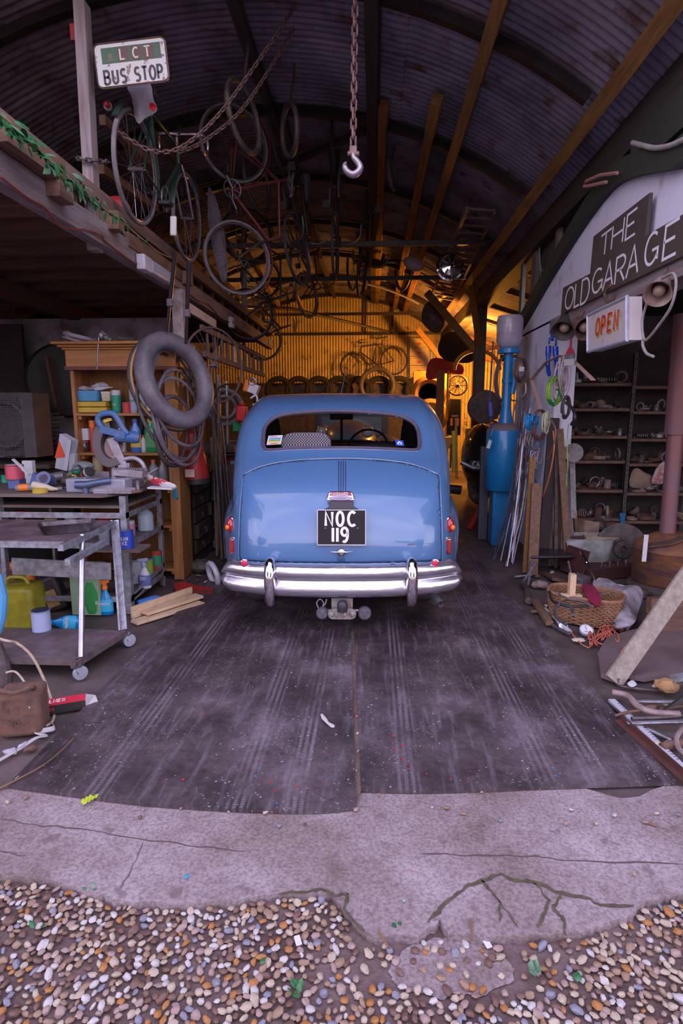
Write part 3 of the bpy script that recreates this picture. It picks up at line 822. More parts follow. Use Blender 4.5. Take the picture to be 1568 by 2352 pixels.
sidew = (((yc > 1.5) & (yc < 1.74)) | ((yc > 1.84) & (yc < 2.58))) & (zc > 1.14) & (zc < 1.47) & (ax_ > .6)
keep = ~(isw | wind | sidew)
PAINT = mt('blue_car_paint', (.082, .185, .385), .28, .0, .22, (.12, .22, .39), 2.2, coat=.9, spec=.6)
LINER = mt('dark_headlining', (.05, .04, .038), .9)
def sub(mask, name, label=None):
    fs = faces[mask]; u, inv = np.unique(fs, return_inverse=True); inv = inv.reshape(fs.shape)
    b = M(); b.v = [tuple(p) for p in vert[u]]; b.f = [tuple(int(i) for i in f) for f in inv]; b.mi = [0]*len(b.f)
    o = obj(name, b, [PAINT, LINER], car, 180, world=False, label=label)
    md = o.modifiers.new('shell', 'SOLIDIFY'); md.thickness = .012; md.offset = -1; md.material_offset = 1; md.material_offset_rim = 0
    return o
sub(keep & ~isl, 'body_shell'); sub(isl, 'boot_lid')
GAP = mt('dark_panel_gap', (.012, .012, .018), .8)
b = M(); b.tube(lid3, .0028, 6, True); obj('panel_gap', b, GAP, car, world=False)
b = M(); b.tube([hit(x*1.0, y-1.6, .003) for x, y in [tuple(q)[:2] for q in cat_rom([(p[0], p[1], 0) for p in lid_px[:11]], 4)]], .0012, 6)
obj('lid_beading', b, CHROME, car, world=False)
# window: gasket, bright line, pane
cx, cy = 784, 990
def grow(k, dy=0): return [(cx+(x-cx)*(1+k/180), cy+(y-cy)*(1+k/42)) for x, y in wpx]
b = M(); b.tube([hit(*q, .002) for q in grow(1.6)], .0155, 8, True); obj('window_seal', b, mt('perished_window_rubber', (.085, .065, .11), .5, 0, .5, (.12, .10, .14), 9), car, world=False)
b = M(); b.tube([hit(*q, .004) for q in grow(5.2)], .0035, 6, True); obj('window_beading', b, mt('blue_painted_edge', (.16, .27, .52), .3, coat=.8), car, world=False)
GLASS = bpy.data.materials.new('window_glass'); GLASS.use_nodes = True
gb = GLASS.node_tree.nodes['Principled BSDF']; gb.inputs['Transmission Weight'].default_value = 1; gb.inputs['Roughness'].default_value = .0; gb.inputs['IOR'].default_value = 1.45
gb.inputs['Base Color'].default_value = (.92, .92, .95, 1); gb.inputs['Specular IOR Level'].default_value = .6
gt = GLASS.node_tree; tr_ = gt.nodes.new('ShaderNodeBsdfTransparent'); ms = gt.nodes.new('ShaderNodeMixShader'); gl_ = gt.nodes.new('ShaderNodeBsdfGlossy'); fr__ = gt.nodes.new('ShaderNodeLayerWeight'); pw_ = gt.nodes.new('ShaderNodeMath'); pw_.operation = 'POWER'; pw_.inputs[1].default_value = 3.2; ad_ = gt.nodes.new('ShaderNodeMath'); ad_.operation = 'MULTIPLY_ADD'; ad_.inputs[1].default_value = .8; ad_.inputs[2].default_value = .05
gl_.inputs['Roughness'].default_value = .01; tr_.inputs[0].default_value = (.86, .86, .88, 1)
gt.links.new(fr__.outputs['Facing'], pw_.inputs[0]); gt.links.new(pw_.outputs[0], ad_.inputs[0]); gt.links.new(ad_.outputs[0], ms.inputs[0]); gt.links.new(tr_.outputs[0], ms.inputs[1]); gt.links.new(gl_.outputs[0], ms.inputs[2])
gt.links.new(ms.outputs[0], [n for n in gt.nodes if n.type == 'OUTPUT_MATERIAL'][0].inputs[0])
b = M(); rows = []
for t in (1, .85, .65, .4, .15, .01): rows.append([hit(cx+(x-cx)*t, cy+(y-cy)*t) for x, y in wpx])
fp = [p for r_ in rows for p in r_]; fx, fz, fy = (np.array([p[i] for p in fp]) for i in (0, 2, 1)); fx2 = fx**2; zz = fz-1.35
Af = np.stack([np.ones_like(fx), fx2, fx2**2, zz, zz**2, zz**3, fx2*zz, fx2*zz**2], 1); cf = np.linalg.lstsq(Af, fy, rcond=None)[0]
rows = [[V((p.x, float(np.dot(cf, [1, p.x**2, p.x**4, p.z-1.35, (p.z-1.35)**2, (p.z-1.35)**3, p.x**2*(p.z-1.35), p.x**2*(p.z-1.35)**2])), p.z)) for p in r_] for r_ in rows]
b.grid(rows, True); obj('rear_window_pane', b, GLASS, car, 180, world=False)
b = M(); b.grid([[V((x, 2.93-.2*x*x, 1.16)) for x in np.linspace(-.68, .68, 13)], [V((x, 2.66-.2*x*x, 1.50)) for x in np.linspace(-.62, .62, 13)]])
obj('windscreen_pane', b, GLASS, car, 180, world=False)
b = M(); b.tube([(0, 2.94, 1.13), (0, 2.66, 1.52)], .014, 6); obj('windscreen_divider', b, BLACK, car, world=False)
for s_ in (-1, 1):
    b = M(); b.grid([[V((s_*.80, y, 1.13)) for y in np.linspace(1.48, 2.58, 9)], [V((s_*.775, y, 1.48)) for y in np.linspace(1.48, 2.54, 9)]])
    obj('side_window_pane', b, GLASS, car, 180, world=False)
    b = M(); b.b2((s_*.70, 2.74, 1.2), (s_*.66, 2.8, 1.3))
# cabin
INT = mt('black_leathercloth', (.03, .024, .024), .6)
b = M(); b.b2((-.68, .62, 1.00), (.68, 1.12, 1.02)); obj('parcel_shelf', b, INT, car, world=False)
b = M(); b.box((0, 1.22, .92), (1.25, .16, .5)); obj('rear_seat', b, INT, car, world=False, bevel=.05)
HT = bpy.data.materials.new('houndstooth_cloth'); HT.use_nodes = True
tt = HT.node_tree; ck = tt.nodes.new('ShaderNodeTexChecker'); ck.inputs['Scale'].default_value = 90; ck.inputs[1].default_value = (.55, .5, .55, 1); ck.inputs[2].default_value = (.07, .05, .06, 1)
tcc = tt.nodes.new('ShaderNodeTexCoord'); tt.links.new(tcc.outputs['Object'], ck.inputs[0]); tt.links.new(ck.outputs[0], tt.nodes['Principled BSDF'].inputs['Base Color']); tt.nodes['Principled BSDF'].inputs['Roughness'].default_value = .9
def seatback(x, mat, label=None):
    b = M(); rows = []
    out_ = []
    for i in range(25):
        a = PI*i/24; out_.append((.245*math.copysign(abs(math.cos(a))**.5, math.cos(a)), .62+.19*math.sin(a)**.6 if math.sin(a) > 0 else .62))
    out_ = [(.25, .0)] + out_ + [(-.25, .0)]
    b.prism(out_, .12, frame((x, 1.78, .40), (1, 0, 0), (0, .12, 1)))
    o = obj('front_seat', b, mat, car, world=False, bevel=.03, seg=3, label=label)
b = M(); b.box((-.30, .97, 1.06), (.36, .10, .34)); 
cov = [(.2*math.copysign(abs(math.cos(PI*i/20))**.45, math.cos(PI*i/20)), .12+.10*max(0, math.sin(PI*i/20))**.7) for i in range(21)]
b = M(); b.prism([(.20, 0)]+cov+[(-.20, 0)], .09, frame((-.285, 1.16, 1.09), (1, 0, 0), (0, .15, 1)))
obj('seat_cover', b, HT, car, world=False, bevel=.015, label='black and white houndstooth seat cover')
seatback(-.33, INT); seatback(.33, INT)
b = M(); b.box((0, 2.75, 1.03), (1.35, .3, .22)); obj('dashboard', b, INT, car, world=False, bevel=.04)
b = M(); b.torus((.28, 2.42, 1.12), (0, 1, .42), .20, .013, 30, 6); b.tube([(.28, 2.42, 1.12), (.28, 2.75, .97)], .02, 6)
for a in (.3, PI-.3): b.tube([(.28, 2.42, 1.12), (.28+.2*math.cos(a), 2.42+.07, 1.12-.12)], .008, 5)
obj('steering_wheel', b, BLACK, car, world=False)
b = M(); b.box((0, 2.55, 1.43), (.24, .03, .06)); obj('driving_mirror', b, BLACK, car, world=False, bevel=.01)
b = M(); b.b2((-.78, .5, .30), (.78, 4.1, .36)); obj('floor_pan', b, BLACK, car, world=False)
# stickers inside the pane
def decal(px, py, w, h_, mats, draw, label, tilt=0):
    c = hit(px, py, -.006); n_ = nrm(c); x = n_.cross(V((0, 0, 1))).normalized()*-1; y = n_.cross(x)*-1
    x = V((1, 0, 0)); y = (V((0, 0, 1)) - n_*n_.z).normalized(); x = (y.cross(n_)).normalized()
    if tilt: q = Matrix.Rotation(tilt, 3, n_); x, y = q @ x, q @ y
    T = frame(c + n_*.012, x, y); b = M(); b.k = 0
    b.prism([(-w/2, -h_/2), (w/2, -h_/2), (w/2, h_/2), (-w/2, h_/2)], .0008, T)
    draw(b, T @ Matrix.Translation((0, 0, .0009))); o = obj('window_sticker', b, mats, car, 0, world=False, label=label)
def rect(b, T, x0, y0, x1, y1, d=.0004): b.prism([(x0, y0), (x1, y0), (x1, y1), (x0, y1)], d, T)
def d1(b, T):
    b.k = 1; text(b, 'WOODLAND', T @ Matrix.Translation((-.047, .030, 0)), .013, .25, .2, .75)
    b.k = 2; rect(b, T, -.045, .008, .045, .022); b.k = 3; rect(b, T, -.045, -.012, .045, .004); b.k = 4; rect(b, T, -.045, -.03, .045, -.016); b.k = 1; rect(b, T, -.03, -.043, .03, -.036)
decal(631, 1012, .112, .098, [WHITEP, mt('sticker_red', (.6, .05, .08), .5), mt('sticker_blue', (.08, .3, .6), .5), mt('sticker_green', (.15, .4, .12), .5), mt('sticker_yellow', (.7, .6, .1), .5)], d1, 'small colourful picture sticker in the left of the rear window', .08)
def d2(b, T):
    b.k = 1; b.prism([(-.018, -.016), (.018, -.016), (.018, .006), (0, .02), (-.018, .006)], .0004, T)
    b.k = 0; rect(b, T, -.006, -.012, .006, .0, .0008)
decal(917, 1019, .062, .058, [mt('sticker_royal_blue', (.02, .09, .6), .4), WHITEP], d2, 'small blue sticker in the right of the rear window', -.06)
# ---- bumper: two rolls along a bowed line
def bp(x): return V((x, .055*0 + .30*abs(x/.80)**3.2*.55 + .035*(x/.8)**2, 0))
ALU = mt('brushed_silver_bumper', (.76, .73, .84), .24, .92, .4, (.50, .44, .50), 7, (1, 1, 6), bump=.1)
secs = [(.0, -.105), (-.030, -.098), (-.047, -.075), (-.050, -.050), (-.042, -.024), (-.024, -.006), (-.020, .004), (-.028, .016), (-.040, .034), (-.044, .055), (-.038, .076), (-.020, .092), (.005, .098)]
b = M(); rows = []
xs = np.linspace(-1, 1, 61)
for u in xs:
    x = .775*u; c = bp(x); dx = (bp(x+.01)-bp(x-.01)); n_ = V((dx.y, -dx.x, 0)).normalized()
    k = 1 if abs(u) < .93 else max(.3, math.sqrt(max(0, 1-((abs(u)-.93)/.075)**2)))
    rows.append([V((c.x, c.y, .415)) + n_*(-o_) + V((0, 0, z_*k)) for o_, z_ in [(q[0]*1.0, q[1]) for q in secs]])
b.grid(rows); o = obj('bumper', b, ALU, car, 60, world=False)
md = o.modifiers.new('thick', 'SOLIDIFY'); md.thickness = .004
def over(px):
    x = (px-785)/FPX*3.62; c = bp(x)
    ol = cat_rom([(c.x, c.y+.06, .515), (c.x, c.y-.02, .535), (c.x, c.y-.068, .50), (c.x, c.y-.085, .41), (c.x, c.y-.075, .31), (c.x, c.y-.03, .268), (c.x, c.y+.03, .275)], 5)
    m_ = len(ol); rr = [.02+.017*math.sin(PI*min(1, max(0, i/(m_-1))))**.5 for i in range(m_)]
    b = M(); b.tube(ol, rr, 14); b.ell(ol[0], .02); b.ell(ol[-1], .02); obj('overrider', b, CHROME, car, 60, world=False)
    b = M(); b.tube([(c.x+s_*.0, c.y-.02, z) for s_ in (0,) for z in (.50, .47, .41, .35, .32)], [.03, .043, .044, .043, .03], 14); obj('overrider_pad', b, RUBBER, car, world=False)
over(617); over(950)
# ---- lights
AMB = mt('amber_lamp_lens', (.95, .20, .01), .08, 0, .25, (.7, .05, .01), 22, coat=1)
REDL = mt('red_lamp_lens', (.42, .008, .012), .12, coat=1)
PINK = mt('red_round_reflector', (.75, .03, .10), .15, coat=1)
for sd, px in ((-1, 531), (1, 1031)):
    c = hit(px, 1206); n_ = nrm(c); n_ = (n_ + V((0, -1, 0))*1.0).normalized(); T = frame(c - n_*.004, V((1, 0, 0)) - n_*n_.x, (0, 0, 1))
    def egg(k, flat): return [(sd*-1*0 + k*(.033*math.cos(a)*(1-.18*math.sin(a)*(1 if sd < 0 else 1))), k*(.052*math.sin(a))) for a in np.linspace(0, 2*PI, 29)[:-1]]
    def dome(k, z0, hh, name, mat, label=None):
        b = M(); e0 = egg(k, 0); rows = []
        for t in (1, .97, .88, .7, .45, .2, .02): rows.append([T @ V((x*t, y*t, z0+hh*math.sqrt(max(0, 1-t*t)))) for x, y in e0])
        b.grid([[T @ V((x, y, -.03)) for x, y in e0]] + rows, True); return obj(name, b, mat, lamp_parent, 180, world=False, label=label)
    lamp_parent = car
    h_ = dome(1.12, .0, .012, 'lamp_surround', CHROME); lamp_parent = h_; dome(.98, .012, .026, 'tail_lamp', AMB if 0 else REDL, 'red and amber tail lamp')
    b = M(); x0 = -.010 if sd < 0 else .010
    b.lathe([(.019, .02), (.019, .040), (.012, .045), (.002, .046)], 16, T @ Matrix.Translation((x0, -.012, 0)), True); obj('amber_bulb_lens', b, AMB, h_, 60, world=False)
    # oblong reflector
    c = hit(px+sd*0 + (4 if sd < 0 else -3), 1253); n_ = (nrm(c)+V((0, -1.5, 0))).normalized(); T = frame(c-n_*.006, V((1, 0, 0))-n_*n_.x, (0, 0, 1))
    def pill(w, hh, r=.012): return [(x, y) for cx_, cy_, a0 in ((w-r, hh-r, 0), (-w+r, hh-r, 90), (-w+r, -hh+r, 180), (w-r, -hh+r, 270)) for x, y in [(cx_+r*math.cos(math.radians(a0+q)), cy_+r*math.sin(math.radians(a0+q))) for q in (0, 30, 60, 90)]]
    b = M(); b.prism(pill(.022, .062), .018, T); p_ = obj('reflector_frame', b, CHROME, car, world=False, bevel=.003)
    b = M()
    b.prism(pill(.0135, .044, .003), .024, T)
    for q in range(14): b.box(T @ V((0, -.042+.006*q, .025)), (.025, .003, .003), T.to_3x3())
    obj('oblong_reflector', b, REDL, p_, 30, world=False)
for px in (556, 1006):
    x = (px-785)/FPX*3.66; T = frame((x, .055, .518), (1, 0, 0), (0, -.05, 1))
    b = M(); b.lathe([(.012, -.03), (.024, -.012), (.026, .004), (.0215, .006), (.021, .001)], 20, T); p_ = obj('reflector_cup', b, CHROME, car, world=False)
    b = M(); b.lathe([(.021, -.004), (.0208, .006), (.015, .009), (.001, .010)], 20, T); obj('round_reflector', b, PINK, p_, world=False)
    b = M(); b.box((x+.008, .07, .485), (.006, .006, .07)); b.box((x+.018, .07, .485), (.006, .006, .07)); obj('reflector_bracket', b, CHROME, p_, world=False)
# ---- number plate and its lamp
pc = hit(784, 1211); pn = V((0, -1, .16)).normalized(); pc = pc + pn*.035
T = frame(pc, (1, 0, 0), (0, .16, 1)); s_ = 3.68/FPX
def rr_(w, hh, r): return pill(w, hh, r)
PW, PH = 57.5*s_, 42*s_
b = M(); b.prism(rr_(PW, PH, .008), .004, T @ Matrix.Translation((0, 0, -.004))); plate = obj('number_plate', b, mt('gloss_black_plate', (.015, .012, .016), .45, spec=.25), car, world=False)
b = M(); b.k = 0
for (x0, y0, x1, y1) in ((-PW, -PH, PW, -PH+.005), (-PW, PH-.005, PW, PH), (-PW, -PH, -PW+.005, PH), (PW-.005, -PH, PW, PH)): rect(b, T, x0, y0, x1, y1, .003)
obj('plate_border', b, WHITEP, plate, world=False)
WPL = mt('white_plate_lettering', (.82, .80, .86), .4)
b = M(); hc = 32.5*s_; g0 = T @ Matrix.Translation(((747-784)*s_, (1211-1207)*s_, .001))
for ch, x in (('N', 747), ('0', 773), ('C', 800)):
    text(b, ch, T @ Matrix.Translation(((x-784)*s_, (1211-1207)*s_, .0005)), hc, .29, sx=.88, depth=.003)
for ch, x in (('1', 762), ('1', 772.5), ('9', 784)):
    text(b, ch, T @ Matrix.Translation(((x-784)*s_, (1211-1244.5)*s_, .0005)), hc, .29, sx=.82, depth=.003)
obj('plate_lettering', b, WPL, plate, 30, world=False)
for x in (-.105, .105):
    b = M(); b.lathe([(.006, 0), (.005, .004), (.001, .005)], 10, T @ Matrix.Translation((x, -.005, 0))); obj('plate_screw', b, STEEL, plate, world=False)
# bracket above
b = M(); ol = [(-42*s_, 0), (-30*s_, 7*s_), (-26*s_, 20*s_), (-25*s_, 34*s_), (25*s_, 34*s_), (26*s_, 20*s_), (30*s_, 7*s_), (42*s_, 0)]
c2 = hit(784, 1169); T2 = frame(c2+V((0, -.02, 0)), (1, 0, 0), (0, .35, 1)); b.prism(ol, .02, T2 @ Matrix.Translation((0, 0, -.02)))
br = obj('lamp_bracket', b, mt('dark_bracket_paint', (.03, .025, .035), .4), car, world=False, bevel=.003)
c3 = hit(782, 1146); n3 = nrm(c3); T3 = frame(c3 + n3*.0, (1, 0, 0), (0, .5, 1))
b = M(); rows = []
lo_ = [(-33*s_, -10*s_), (-33*s_, 0), (-30*s_, 10*s_), (-24*s_, 15*s_), (24*s_, 15*s_), (30*s_, 10*s_), (33*s_, 0), (33*s_, -10*s_)]
b.prism(lo_, .045, T3); lh = obj('plate_lamp_housing', b, CHROME, car, world=False, bevel=.008, seg=3)
b = M(); b.prism([(-27*s_, 3*s_), (-24*s_, 12*s_), (24*s_, 12*s_), (27*s_, 3*s_)], .003, T3 @ Matrix.Translation((0, 0, .044))); obj('name_panel', b, mt('name_panel_red', (.30, .03, .05), .4), lh, world=False)
b = M(); text(b, 'VANGUARD', T3 @ Matrix.Translation((-24.5*s_, 4.2*s_, .047)), 6.6*s_, .2, .42, .95); obj('name_lettering', b, WPL, lh, 0, world=False)
b = M(); b.ell(T3 @ V((0, -4*s_, .042)), (22*s_, 4*s_, .014), R=T3.to_3x3()); b.ell(T3 @ V((0, -4*s_, .046)), (30*s_, 6*s_, .006), R=T3.to_3x3()); obj('plate_lamp_lens', b, mt('mauve_lamp_lens', (.35, .28, .42), .15, coat=1), lh, 60, world=False)
# bright fluted strips, handle
for k in range(4):
    x = 777.5 + k*5
    b = M(); b.tube([hit(x+.3*k, y, .003) for y in np.linspace(1060, 1130, 12)], .0026, 6); obj('chrome_flute', b, CHROME, car, world=False)
    b = M(); b.tube([hit(x-2, y, .003) for y in (1254, 1262, 1272, 1280, 1290)], .0024, 6); obj('chrome_flute', b, CHROME, car, world=False)
c = hit(784, 1268, .014); b = M(); b.ell(c, (.028, .012, .026)); b.tube([c+V((-.07, -.012, .008)), c+V((-.04, -.016, .006)), c+V((0, -.018, .006)), c+V((.04, -.016, .006)), c+V((.07, -.012, .008))], [.002, .005, .006, .005, .002], 8)
obj('boot_handle', b, CHROME, car, 60, world=False)
b = M(); b.lathe([(.010, .012), (.010, .022), (.004, .023)], 12, frame(c+V((0, 0, -.008)), (1, 0, 0), (0, 0, 1))); obj('keyhole', b, STEEL, car, world=False)
c = hit(936, 1253, .004); n_ = nrm(c); c_b = hit(987, 1249, .004); T4 = frame(c, c_b-c, (0, 0, 1)); 
b = M(); b.prism([(0, -.001), ((c_b-c).length, -.001), ((c_b-c).length, .001), (0, .001)], .002, T4 @ Matrix.Translation((0, .004, 0)))
text(b, 'OVERDRIVE', T4, .012, .26, .45, 1.05); obj('boot_script', b, CHROME, car, 0, world=False, label='chrome script reading OVERDRIVE')
# filler flap line on the left wing, beading between boot and wings
b = M(); b.tube([hit(x, y, .001) for x, y in [tuple(q)[:2] for q in cat_rom([(x, y, 0) for x, y in ((527, 1145), (534, 1138), (540, 1136), (541, 1146), (537, 1160), (529, 1175), (520, 1186), (517, 1176))], 4, True)]], .0014, 5, True)
obj('filler_flap_gap', b, GAP, car, world=False)
for pl in ([(557, 1096), (555, 1130), (551, 1180), (549.5, 1230), (548.5, 1284)], [(1009, 1096), (1011, 1130), (1013.5, 1180), (1014.5, 1230), (1014, 1284)]):
    b = M(); b.tube([hit(x, y, .002) for x, y in [tuple(q)[:2] for q in cat_rom([(x, y, 0) for x, y in pl], 6)]], .0030, 6); obj('wing_beading', b, mt('blue_painted_edge', (.16, .27, .52), .3), car, world=False)
# lower valance under the lid
# aerial
b = M(); b.tube([MWi @ P(783, 905, 5.6), MWi @ P(796, 842, 5.7)], [.004, .0015], 6); obj('aerial', b, STEEL, car, world=False)
# wheels
for x in (-.66, .66):
    for y in (.92, 3.42):
        T = Matrix.Translation((x, y, .325)) @ Matrix.Rotation(PI/2, 4, 'Y')
        b = M(); b.lathe([(.20, -.07), (.26, -.085), (.305, -.08), (.322, -.055), (.325, 0), (.322, .055), (.305, .08), (.26, .085), (.20, .07)], 40, T, False)
        w_ = obj('tyre', b, RUBBER, car, 50, world=False)
        b = M(); b.lathe([(.205, -.07), (.18, -.05), (.17, 0), (.18, .05), (.205, .07)], 30, T, False); b.lathe([(.18, .02), (.10, .05), (.06, .06), (.01, .06)], 30, T); obj('wheel_disc', b, PAINT, w_, world=False)
# axle, tank
b = M(); b.tube([(-.6, .92, .3), (.6, .92, .3)], .04, 8); b.ell((0, .92, .3), .13); b.box((0, .4, .36), (1.0, .5, .14)); obj('rear_axle', b, BLACK, car, world=False)
# exhaust
ec = MWi @ P(1012, 1388, 3.72); b = M(); b.tube([ec+V((-.12, .5, .05)), ec+V((-.03, .14, .02)), ec], .024, 16, caps=False); b.tube([ec+V((-.04, .2, .03)), ec+V((0, .0, 0))], .0205, 16, caps=False)
o = obj('exhaust_pipe', b, mt('pale_exhaust_metal', (.42, .42, .46), .4, .7, .5, (.2, .15, .12), 12), car, world=False)
b = M(); b.cyl(ec+V((-.02, .1, .015)), ec+V((-.025, .13, .018)), .0200, 14); obj('exhaust_plug', b, DARK, car, world=False)  # near-black plug closing the pipe behind its mouth
# tow bar
TB = mt('scuffed_tow_steel', (.45, .43, .44), .45, .6, .7, (.24, .11, .06), 30)
def cl(px, py, d): return MWi @ P(px, py, d)
D0 = 3.62
b = M(); a_ = cl(762, 1409, D0); z_ = cl(809, 1409, D0); b.tube([a_, a_.lerp(z_, .5), z_], .022, 12)
b = M(); T = frame((a_+z_)/2, (1, 0, 0), (0, 0, 1)); b.prism(pill(.092, .036, .034), .016, T)
for q in (-.065, .065): b.lathe([(.018, .016), (.018, .024), (.010, .026), (.010, .034), (.001, .034)], 16, T @ Matrix.Translation((q, 0, 0)))
b.box((a_+z_)/2+V((0, .05, .06)), (.14, .06, .07)); b.tube([cl(740, 1402, 3.66), cl(825, 1402, 3.66)], .010, 8)
tb = obj('tow_bracket', b, TB, car, world=False, bevel=.002)
c = cl(786, 1398, D0-.06); b = M(); b.tube([c+V((0, .06, -.03)), c+V((0, .0, -.045)), c+V((0, 0, -.03)), c], [.02, .022, .012, .02], 12); obj('tow_ball', b, TB, tb, world=False)
b = M(); b.lathe([(.033, -.018), (.034, 0), (.034, .028), (.027, .046), (.012, .055), (.001, .056)], 20, Matrix.Translation(c+V((0, 0, .0)))); obj('ball_cap', b, mt('black_ball_cap', (.035, .032, .045), .3), tb, world=False)
for px, r, nm in ((740, .041, 'socket'), (837, .044, 'socket')):
    c = cl(px, 1408, 3.64); T = frame(c, (1, 0, 0), (0, .15, 1))
    b = M(); b.lathe([(r*.9, -.05), (r, -.03), (r, .01), (r*.93, .018), (r*.8, .022), (r*.78, .017), (r*.3, .017), (.001, .02)], 24, T)
    for q in range(3): b.box(T @ V((r*.5*math.cos(q*2.1+.5), r*.5*math.sin(q*2.1+.5), .02)), (.012, .012, .006))
    obj('socket', b, mt('grey_black_socket', (.12, .11, .14), .5, 0, .6, (.05, .04, .05), 14), tb, world=False)
b = M(); b.tube(cat_rom([cl(732, 1398, 3.66), cl(727, 1385, 3.66), cl(735, 1376, 3.67), cl(743, 1386, 3.66), cl(738, 1398, 3.66)], 5), .004, 6); b.tube(cat_rom([cl(735, 1398, 3.67), cl(746, 1388, 3.67), cl(750, 1376, 3.68)], 5), .005, 6)
obj('socket_wiring', b, mt('grey_wire', (.4, .38, .42), .5), tb, world=False)

# ================================================================ generators for small things
def XY(px, Y, z):
    return V((P(px, proj((0, Y, z))[1], Y).x, Y, z))
def px2m(n, Y): return n*Y*1.0/FPX
def rot3(rx=0, ry=0, rz=0): return Euler((rx, ry, rz)).to_matrix()
LBL = {}
def lab(c, name, dirt=.15):
    return mt(name, c, .45, 0, dirt, tuple(x*.5 for x in c), 20)
def place(o, p, rx=0, ry=0, rz=0):
    o.location = p; o.rotation_euler = (rx, ry, rz)
def vessel(name, label, cat, p, r, h, prof, body, cap=None, capz=None, lab_=None, labz=None, words=None, wcol=None, group=None, rot=(0, 0, 0), flat=1.0, n=20, capname='cap'):
    'prof: list of (fraction of r, fraction of h) for the body; cap: (material, r fraction, z0, z1)'
    t = thing(name, label, cat, p, rot, group)
    T = Matrix.Diagonal((1, flat, 1, 1))
    b = M(); b.lathe([(max(.001, a*r), z*h) for a, z in prof], n, T); obj('body', b, body, t, 50, world=False)
    if cap:
        cm, cr, z0, z1 = cap; b = M(); b.lathe([(cr*r, z0*h), (cr*r, z1*h-.001), (cr*r*.92, z1*h), (.001, z1*h)], n, T); obj(capname, b, cm, t, 40, world=False)
    if lab_:
        z0, z1 = labz or (.2, .7); b = M(); b.lathe([(1.012*r, z0*h), (1.012*r, z1*h)], n, T, False); l = obj('paper_label', b, lab_, t, 60, world=False)
        if words:
            for wi, wd in enumerate(words):
                b = M(); hh = r*.42; 
                ww = len(wd)*hh*.8
                T2 = Matrix.Translation((-ww/2, -1.03*r*flat, (z0+z1)/2*h + (len(words)/2-wi-1)*hh*1.5)) @ Matrix.Rotation(PI/2, 4, 'X')
                text(b, wd, T2, hh, .22); wrap = [(p_[0], p_[1] + r*flat*(1-math.sqrt(max(.05, 1-min(.95, (p_[0]/r)**2)))), p_[2]) for p_ in b.v]; b.v = wrap
                obj('printed_word', b, wcol, l, 0, world=False)
    return t
TIN = [(.98, 0), (1.03, .01), (1.0, .03), (1.0, .97), (1.04, 1.0), (.95, 1.0), (.93, .96), (.001, .96)]
SPRAY = [(.96, 0), (1, .01), (1, .74), (.92, .79), (.6, .82)]
BOTL = [(.85, 0), (1, .03), (1, .60), (.85, .72), (.42, .84), (.40, .9)]
JAR = [(.9, 0), (1, .05), (1, .75), (.85, .82)]
TUB = [(.82, 0), (.85, .02), (.98, .92), (1.05, .94), (1.05, 1), (.9, 1)]
def spray(label, px, Y, z, wpx, hpx, body, capm, lb=None, words=None, wcol=None, name='spray_can'):
    r = px2m(wpx, Y)/2; h = px2m(hpx, Y)
    return vessel(name, label, 'can', XY(px, Y, z), r, h, SPRAY, body, (capm, .97, .78, 1.0), lab_=lb, labz=(.1, .7), words=words, wcol=wcol)
def tin(label, px, Y, z, wpx, hpx, body, lidm=None, lb=None, words=None, wcol=None, name='paint_tin', cat='tin', labz=(.06, .92)):
    r = px2m(wpx, Y)/2; h = px2m(hpx, Y)
    return vessel(name, label, cat, XY(px, Y, z), r, h, TIN, body, (lidm, .96, .95, 1.02) if lidm else None, lab_=lb, labz=labz, words=words, wcol=wcol, capname='lid')
def jar(label, px, Y, z, wpx, hpx, body, lidm, name='jar'):
    r = px2m(wpx, Y)/2; h = px2m(hpx, Y)
    return vessel(name, label, 'jar', XY(px, Y, z), r, h, JAR, body, (lidm, .95, .80, 1.0), capname='lid')
def bottle(label, px, Y, z, wpx, hpx, body, capm, lb=None, words=None, wcol=None, flat=.6, name='plastic_bottle', rot=(0, 0, 0), p=None):
    r = px2m(wpx, Y)/2; h = px2m(hpx, Y)
    return vessel(name, label, 'bottle', p or XY(px, Y, z), r, h, BOTL, body, (capm, .46, .88, 1.0), lab_=lb, labz=(.15, .52), words=words, wcol=wcol, flat=flat, rot=rot)
def trigger(label, p, r, h, body, head, lb, words=None, wcol=None, rot=(0, 0, 0), name='spray_bottle'):
    t = thing(name, label, 'bottle', p, rot)
    b = M(); b.lathe([(r*.9, 0), (r, h*.04), (r*.96, h*.35), (r*.72, h*.52), (r*.34, h*.66), (r*.30, h*.72)], 20, Matrix.Diagonal((1, .6, 1, 1))); obj('body', b, body, t, 60, world=False)
    b = M(); b.lathe([(r*.36, h*.71), (r*.36, h*.80), (r*.3, h*.82)], 14); b.beam((-r*.75, 0, h*.92), (r*.6, 0, h*.95), r*.42, r*.42); b.box((0, 0, h*.86), (r*.5, r*.4, h*.12)); b.box((-r*.85, 0, h*.92), (r*.3, r*.3, r*.3))
    b.tube([(-r*.35, 0, h*.88), (-r*.62, 0, h*.82), (-r*.58, 0, h*.76)], r*.09, 6); obj('trigger_head', b, head, t, 40, world=False, bevel=.002)
    b = M(); b.lathe([(r*1.015, h*.10), (r*.985, h*.34), (r*.85, h*.44)], 20, Matrix.Diagonal((1, .62, 1, 1)), False); l = obj('paper_label', b, lb, t, 60, world=False)
    if words:
        for i, w in enumerate(words):
            b = M(); hh = r*.5; ww = len(w)*hh*.62; text(b, w, Matrix.Translation((-ww/2, -.66*r, h*(.30-.13*i))) @ Matrix.Rotation(PI/2, 4, 'X'), hh, .26); obj('printed_word', b, wcol, l, 0, world=False)
    return t
